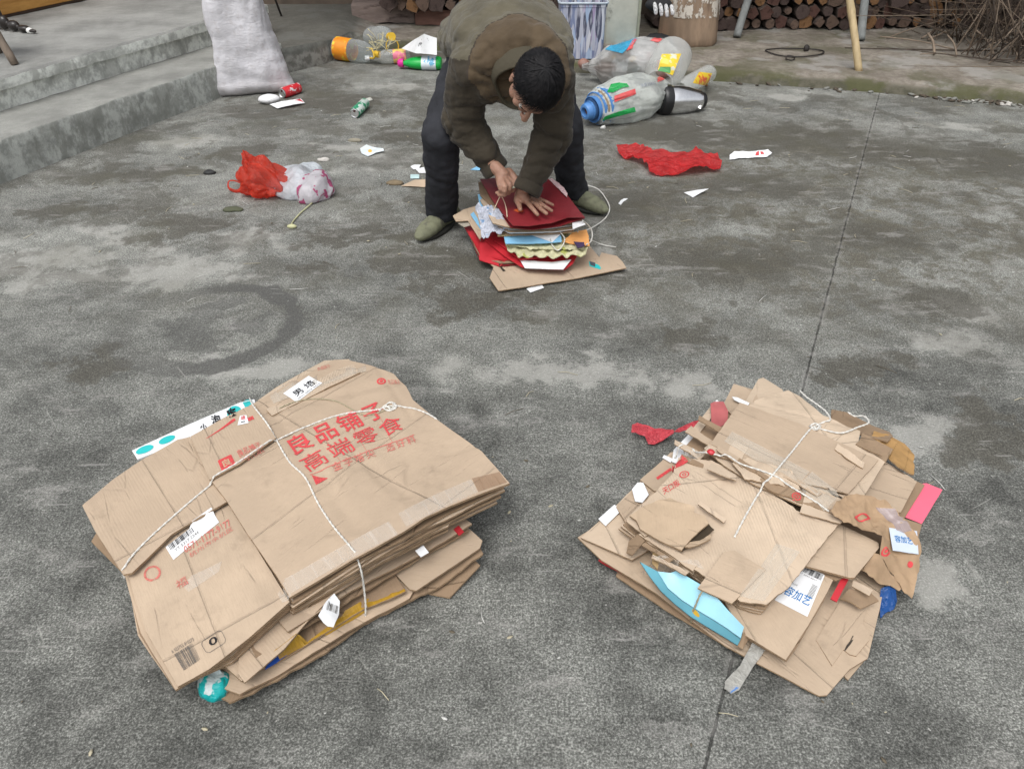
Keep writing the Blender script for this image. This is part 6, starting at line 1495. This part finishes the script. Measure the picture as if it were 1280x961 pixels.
e1_, d_, n_, s_ = bag('tied_plastic_bag', 'bulging cloudy-white plastic bag with blue and red printing, behind the green and white one', U(728, 84, .10), U(850, 84, .16), [(0, .02), (.06, .03), (.12, .06), (.28, .145), (.55, .20), (.8, .19), (.95, .14), (1, .08)], BAGW, .016, 4)
def patch_on(e, quad, polys, m, name, eps=.009):
    me_ = [c for c in e.children if c.name.startswith(('plastic_skin', 'body'))][0].data; L_ = Vector(e.location)
    tb = BVHTree.FromPolygons([v.co+L_ for v in me_.vertices], [list(f.vertices) for f in me_.polygons])
    bm = polys if not isinstance(polys, list) else poly_bm(polys)
    q = [hit_cam(tb, *c) for c in quad]
    for v in bm.verts: v.co.x = max(0, min(1, v.co.x)); v.co.y = max(0, min(1, v.co.y))
    grid_cut(bm, .04, (0, 0), (1, 1))
    for v in bm.verts:
        u, w = v.co.x, v.co.y; x = (quad[0][0]*(1-u)+quad[1][0]*u)*(1-w)+(quad[3][0]*(1-u)+quad[2][0]*u)*w; y = (quad[0][1]*(1-u)+quad[1][1]*u)*(1-w)+(quad[3][1]*(1-u)+quad[2][1]*u)*w
        h = hit_cam(tb, x, y); v.co = h-ray(x, y).normalized()*eps
    return link(name, bm_mesh(name, bm), [m], e)
def inner(label, a, b, r, m, cap=None):
    a, b = Vector(a), Vector(b); d = b-a; L = d.length; e = empty('bottle', (a+b)/2, label, 'bottle', 'bottles inside the cloudy bag')
    lathe('body', [(0, .001), (0, r*.9), (.01, r), (L*.62, r), (L*.8, r*.6), (L*.9, r*.35), (L, r*.35), (L, .001)], a, d, [m], e, 20)
    if cap: lathe('cap', [(L*.93, r*.4), (L*1.03, r*.4), (L*1.03, .001)], a, d, [cap], e, 16)
inner('brown bottle seen dimly inside the cloudy bag', U(770, 84, .12), U(742, 86, .10), .04, simple('brown_bottle', (.16, .08, .05), .3))
inner('blue-green bottle seen dimly inside the cloudy bag', U(800, 92, .10), U(768, 72, .16), .045, simple('teal_bottle', (.10, .22, .22), .3), YCAP)
inner('grey bottle with a red band inside the cloudy bag', U(824, 66, .20), U(790, 74, .20), .05, simple('grey_red_bottle', (.30, .30, .30), .3, .2, 8, dirt=(.45, .08, .08), dsc=8), YCAP)
inner('dark bottle low inside the cloudy bag', U(822, 92, .08), U(788, 100, .08), .04, simple('dark_bottle', (.07, .08, .08), .3))
SQ = [[(0, 0), (1, 0), (1, 1), (0, 1)]]
BLUEP = film('blue_bag_print', (.05, .32, .52), .3, .1); REDB = film('red_bag_print', (.62, .09, .09), .3, .1)
patch_on(e1_, [(756, 62), (778, 67), (797, 48), (778, 46)], SQ, BLUEP, 'blue_print')
patch_on(e1_, [(783, 64), (790, 62), (797, 48), (790, 48)], [[(0, 0), (1, .1), (.8, .45), (1, 1), (.3, .9), (.1, .5)]], REDB, 'red_print')
patch_on(e1_, [(812, 52), (828, 54), (830, 47), (815, 46)], [[(0, .2), (.6, 0), (1, .5), (.6, 1), (.2, .8)]], REDB, 'red_print')
blob('knotted_mouth', U(729, 80, .09), (.04, .03, .03), [simple('brown_bottle_neck', (.25, .13, .10), .5)], e1_, .2, 20, 3)
BAGG = film('white_green_bag', (.68, .71, .67), .14, .35, .8, wr=(11, .5), col2=(.50, .52, .50), c2th=(.5, .62), c2sc=9)
e2_, *_ = bag('tied_plastic_bag', 'green and white printed bag with blue plastic bowls showing at its open end, in front', U(744, 136, .10), U(836, 112, .13), [(0, .105), (.1, .125), (.35, .155), (.6, .15), (.85, .10), (1, .05)], BAGG, .012, 9)
GP = film('green_bag_print', (.015, .30, .07), .25, .1)
patch_on(e2_, [(758, 118), (788, 110), (782, 103), (762, 104)], [[(0, .2), (.3, 0), (.7, .3), (1, .2), (1, .8), (.6, 1), (.1, .9)]], GP, 'green_print')
patch_on(e2_, [(752, 152), (795, 140), (792, 130), (756, 146)], [[(0, .1), (1, 0), (1, .6), (.5, .8), (0, 1)]], GP, 'green_print')
patch_on(e2_, [(768, 128), (795, 118), (794, 111), (768, 120)], SQ, REDB, 'red_band')
patch_on(e2_, [(822, 103), (834, 98), (833, 92), (822, 97)], SQ, REDB, 'red_band')
patch_on(e2_, [(801, 110), (820, 106), (819, 101), (800, 105)], text_bm('净重25KG', .01), simple('grey_bag_text', (.25, .27, .3), .6), 'printed_text')
# bowls nested in the mouth
BL = simple('blue_plastic_bowl', (.08, .22, .50), .35, .08); BRN = simple('brown_rim', (.28, .20, .12), .5)
ax0 = U(744, 136, .10); dd = (U(728, 143, .085)-U(744, 136, .10)); dd = Vector((-.82, -.55, -.10)).normalized()
bs = empty('bowl_stack', ax0, 'stack of blue plastic bowls on its side at the green and white bag\'s mouth', 'bowls')
for off, rad, m in ((-.02, .118, BL), (.0, .108, BRN), (.022, .102, BL), (.05, .082, BL), (.062, .066, simple('dark_blue_bowl', (.03, .07, .16), .4)), (.075, .060, BL)):
    lathe('bowl', [(off-.04, rad*.93), (off-.005, rad*.98), (off, rad), (off+.006, rad), (off+.008, rad*.96), (off-.002, rad*.9), (off-.002, rad*.5)], ax0-dd*.03, dd, [m], bs, 36)
lathe('bowl', [(.05, .058), (.105, .05), (.115, .045), (.118, .030), (.112, .028), (.09, .026)], ax0-dd*.03, dd, [BL], bs, 30)
lathe('bowl', [(.09, .027), (.092, .0008)], ax0-dd*.03, dd, [simple('rust_inside', (.16, .07, .03), .8)], bs, 20)
# kettle
STL = simple('brushed_steel', (.78, .78, .79), .20, .06, 30, .05, 80, metallic=1); BLKP = simple('black_plastic', (.014, .014, .015), .35, .1)
kt = empty('electric_kettle', U(850, 132, .07), 'steel electric kettle with black base and lid lying on its side', 'kettle')
a, b = U(830, 125, .088), U(878, 126, .062); d = (b-a).normalized(); L = (b-a).length
lathe('body', [(.03, .088), (.06, .093), (.10, .092), (.16, .086), (L*.80, .070), (L*.9, .066), (L*.93, .06)], a, d, [STL], kt, 40)
lathe('base', [(-.035, .001), (-.035, .08), (-.028, .092), (-.005, .097), (.03, .096), (.034, .090)], a, d, [BLKP], kt, 40)
lathe('lid', [(L*.91, .05), (L*.93, .058), (L*1.0, .054), (L*1.04, .048), (L*1.05, .036)], a, d, [BLKP], kt, 32); lathe('lid_disc', [(L*1.045, .037), (L*1.055, .034), (L*1.06, .001)], a, d, [simple('white_cup_end', (.55, .56, .58), .3)], kt, 24)
link('spout', mesh_of('s', [a+d*(L*.80)+Vector((0, -.055, -.02)), a+d*(L*.93)+Vector((0, -.05, .012)), a+d*(L*.93)+Vector((0, -.045, -.045)), a+d*(L*.90)+Vector((0, -.085, -.03))], [(0, 1, 3), (0, 3, 2), (1, 2, 3), (0, 2, 1)]), [STL], kt, smooth=False)
hs0 = a+Vector((0, .05, .06)); link('handle', mesh_of('h', *tube_geo(catmull([a+Vector((0, .09, .02)), a+Vector((-.0, .15, .03))+d*.03, a+Vector((0, .16, .03))+d*.12, a+Vector((0, .09, .02))+d*.19], 6), .012, 8)), [BLKP], kt)
# clear containers
def jar(label, a, b, R_, lab, square=False, lid=None):
    d = (b-a).normalized(); L = (b-a).length; e = empty('plastic_jar', (a+b)/2, label, 'jar')
    lathe('body', [(0, .001), (0, R_*.85), (.01, R_*.97), (.03, R_), (L*.75, R_), (L*.85, R_*.88), (L*.9, R_*.7), (L, R_*.68)], a, d, [CLEARB], e, 32)
    return e
YL = simple('yellow_jar_label', (.72, .52, .04), .35, .1, 20, dirt=(.60, .62, .50), dsc=14, dth=(.54, .56)); YL2 = simple('yellow_red_label', (.74, .52, .04), .35, .1, 20, dirt=(.62, .10, .05), dsc=18, dth=(.52, .56))
jA = jar('big clear plastic jar with a yellow label leaning on the white bag above the kettle', U(843, 66, .28), U(824, 104, .15), .132, YL)
jB = jar('small clear jar with a yellow and red label lying behind the kettle lid', U(886, 92, .10), U(850, 112, .12), .062, YL2)

patch_on(jA, [(822, 90), (843, 95), (852, 66), (826, 68)], [[(0, .1), (.9, 0), (1, .95), (.05, 1)]], YL, 'label', .004)
patch_on(jA, [(822, 90), (838, 92), (840, 84), (824, 83)], [[(0, .2), (1, 0), (.9, 1), (.1, .9)]], simple('label_green', (.10, .32, .12), .4), 'label_green', .007)
patch_on(jB, [(866, 104), (884, 108), (890, 92), (874, 90)], SQ, YL2, 'label', .004)
blob('contents', U(832, 84, .19), (.055, .05, .06), [simple('jar_wrappers', (.42, .34, .30), .5, .3, 20, dirt=(.5, .1, .08), dsc=20)], jA, .3, 12, 3, 5)

# ------------------------------------------------------------------ things scattered on the yard
def loose(name, label, cat, pts, m, th=.0015, group=None, **k):
    k.setdefault('res', .008); k.setdefault('rag', .0015); k.setdefault('warp', .002)
    o = sheet(name, pts, [m], None, th, **k); c = sum((Vector(v.co) for v in o.data.vertices), Vector())/len(o.data.vertices); c.z = 0; origin_to(o, c)
    return tag(o, label, cat, group)
REDF_ = film('red_bag_film', (.80, .09, .05), .12, .6, .74, wr=(28, .9)); 
rb = empty('plastic_bag', U(320, 240, 0), 'crumpled bright red plastic bag standing up with one loop handle', 'bag')
c = U(323, 240, .02); V = []; 
bm = bmesh.new(); bmesh.ops.create_icosphere(bm, subdivisions=5, radius=1)
for v in bm.verts:
    n0 = v.co.normalized(); q = Vector((n0.x*.16, n0.y*.10, n0.z*.075)); zz = max(0, n0.z)
    q.x *= 1-.55*zz**2; q.z += .10*zz**2.2; q.x -= .09*zz**1.5; q += n0*(.03*fbm(n0*2.2, 2)-.030*folds3(Vector((n0.x*2.2+n0.z, n0.y*2.2, n0.z*1.1+2)), 3))
    v.co = q+Vector((c.x+.055, c.y+.02, .055)); v.co.z = max(v.co.z, .003)
link('film', bm_mesh('b', bm), [REDF_], rb)
hh = [U(302, 229, .05), U(293, 226, .05), U(286, 227, .045), U(286, 235, .02), U(294, 239, .01), U(303, 238, .015)]
link('handle', mesh_of('h', *tube_geo(catmull(hh, 6), .008, 8, flat=.35)), [REDF_], rb)
WF = film('white_bag_film', (.70, .74, .78), .16, .4, .9, wr=(26, .9)); WPK = film('white_pink_film', (.68, .66, .69), .16, .4, .9, col2=(.50, .10, .22), c2th=(.54, .58), c2sc=18)
wb = empty('plastic_bag', U(380, 232, 0), 'crumpled white plastic bag with pink print beside the red one', 'bag')
blob('film', U(372, 232, .03), (.125, .11, .045), [WF], wb, .75, 4.5, 5, 3, flat=.003)
blob('film', U(384, 214, .04), (.05, .07, .025), [WF], wb, .8, 6, 4, 8, rot=-.5, flat=.003)
blob('printed_film', U(394, 237, .035), (.085, .085, .045), [WPK], wb, .75, 4.5, 5, 12, rot=.4, flat=.003)
STALK = simple('pale_green_stalk', (.42, .42, .24), .5)
vs_ = empty('vegetable_stalk', U(375, 270, 0), 'pale green stalk with a rounded pod at its end, below the white bag', 'stalk')
link('stem', mesh_of('s', *tube_geo(catmull([U(392, 252, .01), U(384, 259, .008), U(375, 267, .006), U(367, 276, .006), U(364, 281, .008)], 6), [.0035]*25, 7)), [STALK], vs_)
blob('pod', U(365, 283, .008), (.022, .012, .009), [STALK], vs_, .12, 30, 3, 1)
# cans
def can(label, a, b, r, m, cat='can'):
    d = (b-a).normalized(); L = (b-a).length; e = empty('drink_can', (a+b)/2, label, cat)
    lathe('body', [(.006, r*.86), (.010, r*.97), (.016, r), (L-.018, r), (L-.008, r*.88)], a, d, [m], e, 28, fn=lambda p, t, th: p+Vector((0, 0, 1))*(.004*noise.noise(p*60)))
    lathe('rim', [(L-.009, r*.87), (L, r*.86), (L+.001, r*.80), (L-.005, r*.78), (L-.005, .001)], a, d, [STL], e, 28); lathe('rim', [(.007, r*.87), (0, r*.8), (.002, r*.7), (.008, .001)], a, d, [STL], e, 28)
    lathe('mouth', [(L-.0045, .008), (L-.0042, .0008)], a+Vector((0, 0, r*.4)), d, [simple('can_mouth', (.05, .01, .01), .6)], e, 14)
    return e
can('green and white drinks can lying alone left of the man', U(456, 130, .033)+Vector((.0, .03, 0)), U(443, 142, .033), .033, simple('green_white_can', (.02, .26, .13), .3, .1, 10, dirt=(.55, .62, .58), dsc=22, dth=(.50, .53)))
can('red and white drinks can lying against the foot of the sack', U(370, 110, .035)+Vector((.02, .01, 0)), U(352, 117, .035), .036, simple('red_white_can', (.55, .03, .04), .3, .1, 10, dirt=(.6, .6, .6), dsc=20, dth=(.56, .58)))
fb = empty('foam_scrap', U(336, 124, 0), 'white oval foam lump lying beside the red can', 'foam piece')
blob('foam', U(336, 124, .028), (.072, .05, .028), [simple('white_foam', (.66, .66, .67), .6, .1)], fb, .10, 14, 4, 2, rot=.2, flat=.002)
loose('carton_scrap', 'flat white carton scrap with a red end beside the foam lump and the sack', 'carton', [(337, 131, .012), (347, 136, .008), (367, 131, .02), (381, 129, .01), (376, 124, .03), (352, 127, .03)], WHITE, key='cs', crk=.002)
decal_bm('red_end', poly_bm(SQ), [(371, 131), (380, 128.5), (375, 124), (367, 126)], bvh('cs'), REDP, bpy.data.objects['carton_scrap'], .001)
# red film right
rf_ = loose('red_film', 'long crumpled translucent red plastic bag lying flat on the right', 'plastic bag', [(770, 188, .02), (774, 197, .005), (800, 202, .02), (810, 210, .02), (811, 219, .006), (830, 220, .008), (850, 219, .01), (872, 213, .03), (888, 212, .02), (900, 215, .006), (902, 204, .02), (896, 196, .04), (880, 195, .05), (869, 189, .06), (862, 194, .05), (835, 195, .03), (815, 190, .05), (798, 185, .04), (782, 184, .03)], film('red_film_flat', (.78, .06, .065), .12, .55, .72, wr=(30, .9)), rid=.020, ridf=(5, 12), res=.008, rag=.004, key=None)
loose('milk_wrapper', 'flattened white drink wrapper with faint red print, at the right', 'wrapper', [(912, 200, .006), (912, 194, .012), (918, 190, .02), (940, 190, .03), (960, 187, .03), (965, 192, .015), (958, 197, .006), (930, 198, .006)], WHITE, key='mw', crk=.003, cfreq=14)
decal_bm('red_mark', poly_bm([[(0, 0), (.4, 0), (.45, 1), (.1, .8)], [(.6, .1), (1, .2), (.9, .7), (.6, .8)]]), [(944, 195), (956, 194), (954, 188), (944, 190)], bvh('mw'), RED, bpy.data.objects['milk_wrapper'], .001)
loose('paper_scrap', 'white pointed paper triangle on the yard right of the man', 'paper', [(855, 241, .004), (866, 247, .003), (886, 236, .02), (870, 238, .012)], WHITE, crk=.001)
loose('paper_scrap', 'tiny white twisted scrap near the man\'s right-hand shoe', 'paper', [(773, 254, .003), (776, 256, .003), (779, 252, .005), (785, 248, .004), (780, 248, .008), (776, 250, .005)], WHITE)
loose('carton_scrap', 'small torn carton piece with a yellow dot, left of the man', 'carton', [(450, 186, .02), (452, 192, .008), (460, 196, .004), (470, 191, .01), (480, 189, .012), (479, 186, .022), (466, 184, .02), (458, 181, .035)], simple('white_blue_carton', (.62, .68, .70), .4), key='c2', crk=.002)
decal_bm('yellow_dot', poly_bm([circ(.5, .5, .5, .5, 12)]), [(460, 191), (465, 191), (465, 187), (460, 187)], bvh('c2'), simple('egg_yellow', (.7, .45, .08), .5), bpy.data.objects['carton_scrap.001'], .001)
loose('kraft_piece', 'brown cardboard triangle half hidden behind the man\'s left-hand leg', 'cardboard', [(501, 233, .005), (535, 234, .005), (545, 234, .005), (545, 224, .02), (518, 225, .02)], KRAFT4, crk=.001)
for lb_, pts in (('cream paper chip, upper of the chips beside the man\'s trouser leg', [(513, 208, .006), (517, 212, .004), (524, 210, .006), (526, 206, .01), (518, 206, .01)]), ('white paper chip touching the man\'s trouser leg', [(519, 211, .008), (524, 216, .005), (532, 216, .005), (530, 209, .012)])):
    loose('paper_chip', lb_, 'paper', pts, WHITE, group='paper chips by the trouser leg')
loose('paper_chip', 'pale blue-green paper chip just above the brown triangle', 'paper', [(513, 223, .004), (524, 223, .004), (524, 218, .01), (513, 218, .01)], simple('mint_paper', (.45, .6, .6), .5))
loose('paper_chip', 'small light-blue and orange chip seen between the man\'s leg and hand', 'paper', [(588, 212, .005), (600, 213, .005), (609, 212, .01), (607, 206, .02), (596, 208, .012)], LBL)
for lb_, px, py, rx, ry, m in (('dark curled leaf lying in front of the red bag', 291, 262, .045, .018, simple('dark_leaf', (.07, .075, .045), .8)), ('small black lump on the yard left of the red bag', 262, 216, .028, .016, simple('black_lump', (.02, .02, .02), .6)), ('grey leaf scrap beside the carton with the yellow dot', 443, 176, .04, .008, simple('grey_leaf', (.24, .22, .17), .8)), ('dried brown leaf left of the brown cardboard triangle', 494, 229, .04, .018, simple('brown_leaf', (.17, .13, .08), .8)), ('pale stone chip above the green can', 461, 125, .022, .016, simple('pale_chip', (.42, .42, .38), .7)), ('small pale pebble in front of the bowls', 754, 160, .012, .01, simple('pale_pebble', (.5, .5, .48), .7)), ('pale curled scrap above the white bag', 404, 200, .03, .010, simple('pale_scrap', (.45, .43, .40), .7))):
    o = blob('scrap', U(px, py, .006), (rx, ry, .010), [m], None, .5, 40, 3, px, flat=.001); origin_to(o, U(px, py, 0)); tag(o, lb_, 'scrap')
# bits of straw and flakes all over the yard
rs = random.Random(21); V = []; F = []; MI = []
for i in range(620):
    px, py = rs.uniform(0, 1280), rs.choice((rs.uniform(110, 330), rs.uniform(110, 330), rs.uniform(330, 961)))
    if 240 < py and rs.random() < .6: continue
    c = U(px, py, .003)
    if (c.x+1.9)**2+(c.y-4.5)**2 < 0: continue
    if (c-A0).dot(NL) > -.02 and c.x < -1.2: continue
    a = rs.uniform(0, 3.14); L = rs.choice((.004, .006, .01, .02, .035)); d = Vector((math.cos(a), math.sin(a), 0)); n0 = len(F)
    if L > .012: tube_geo([c-d*L, c+Vector((rs.uniform(-.3, .3)*L, rs.uniform(-.3, .3)*L, .002)), c+d*L], .0011, 4, V=V, F=F)
    else: tube_geo([c-d*L*.7, c, c+d*L*.7], [L*.2, L*.45, L*.2], 5, flat=.3, V=V, F=F)
    MI += [rs.choice((0, 0, 1, 2))]*(len(F)-n0)
me = mesh_of('straw_bits', V, F); o = link('straw_bits', me, [simple('straw_pale', (.42, .38, .27), .8), simple('flake_white', (.55, .55, .52), .7), simple('flake_brown', (.12, .10, .07), .8)]); me.polygons.foreach_set('material_index', MI[:len(me.polygons)])
tag(o, 'bits of straw and pale flakes strewn over the yard concrete', 'litter', kind='stuff')
# debris along the kerb on the right
rs = random.Random(8); V = []; F = []; MI = []
for i in range(260):
    x = rs.uniform(2.9, 4.6) if i % 3 else rs.uniform(1.2, 4.4); y = apy(x)-abs(rs.gauss(0, .05))+.02; r = rs.choice((.004, .006, .009, .014, .02)); n0 = len(F)
    c = Vector((x, y, r*.4)); d = Vector((rs.uniform(-1, 1), rs.uniform(-1, 1), rs.uniform(-.2, .2))).normalized(); tube_geo([c-d*r*1.3, c-d*r*.5, c+d*r*.6, c+d*r*1.4], [r*.4, r*.9, r*.8, r*.3], 5, flat=.5, V=V, F=F); MI += [rs.choice((0, 0, 0, 0, 1, 1, 1, 2))]*(len(F)-n0)
me = mesh_of('gutter_debris', V, F); o = link('gutter_debris', me, [simple('rotten_leaf', (.07, .055, .04), .9), simple('grey_grit', (.2, .2, .18), .9), simple('pale_grit', (.42, .4, .37), .9)]); me.polygons.foreach_set('material_index', MI[:len(me.polygons)])
tag(o, 'rotting leaves and grit gathered along the foot of the kerb', 'debris', kind='stuff')
# somebody's feet at the upper left on the terrace
fp = empty('person', U(12, 38, .39), 'person at the upper left edge, a black steel-toed shoe and pale trouser hem showing', 'person')
toe = U(43, 41, .40); hl = U(-16, 34, .40); dv = (toe-hl).normalized()
S = []
for f, w, h in ((0, .032, .035), (.2, .034, .045), (.4, .034, .05), (.6, .036, .036), (.8, .034, .024), (.95, .020, .014)): q = hl.lerp(toe, f); S.append((Vector((q.x, q.y, .395+h)), 1, orient(dv, (0, 0, 1), (w, .05, h))))
an = hl.lerp(toe, .28)+Vector((0, 0, .08)); 
link('shoe', remeshed('shoe', S, .007, 4), [simple('black_leather', (.018, .014, .012), .3)], fp)
S = []; chain(S, [toe-dv*.045+Vector((0, 0, .008)), toe-dv*.01+Vector((0, 0, .006))], [.022, .014]); link('toe_cap', remeshed('toe_cap', S, .004, 3), [simple('steel_toe', (.62, .62, .6), .3)], fp)
S = []; kn_ = UY(-20, -40, an.y+.18); chain(S, [an+Vector((.02, 0, -.03)), an+Vector((.0, 0, .10)), an+Vector((-.02, .02, .22)), an+Vector((-.03, .02, .42))], [.032, .034, .045, .055]); chain(S, [an+Vector((-.03, .02, .42)), an+Vector((-.35, .25, .55)), an+Vector((-.40, .30, 1.0))], [.055, .08, .12]); chain(S, [an+Vector((-.40, .30, 1.0)), an+Vector((-.38, .28, 1.12))], [.05, .05]); S.append((an+Vector((-.37, .27, 1.22)), .1, (.8, .95, 1.15)))
link('body', remeshed('body', S, .010, 4), [simple('dark_stocking', (.03, .028, .03), .7)], fp)
S = []; chain(S, [an+Vector((-.05, .0, .10)), an+Vector((-.06, .02, .25)), an+Vector((-.06, .02, .44)), an+Vector((-.37, .25, .56))], [.058, .062, .07, .10]); chain(S, [an+Vector((-.40, .30, .6)), an+Vector((-.40, .30, 1.0))], [.15, .14])
link('trousers', remeshed('trousers', S, .012, 4), [simple('lilac_cloth', (.42, .42, .52), .8)], fp)
# dark green bin and thin dark stick behind the sack
gbn = empty('bin', U(255, 4, .2), 'dark green bin just showing at the far end of the terrace, left of the sack', 'bin')
a = UY(255, 8, 7.3); a.z = .05; lathe('body', [(0, .001), (0, .13), (.3, .16), (.305, .165), (.31, .15), (.05, .12)], a, (0, 0, 1), [simple('dark_green_plastic', (.015, .09, .06), .5)], gbn, 28)
pole('stick', lean(U(353, 23, .15), 344, 0, -.1, .9), .009, .008, DARKM, 'thin dark metal stick standing on the wet floor right of the sack', 'stick')
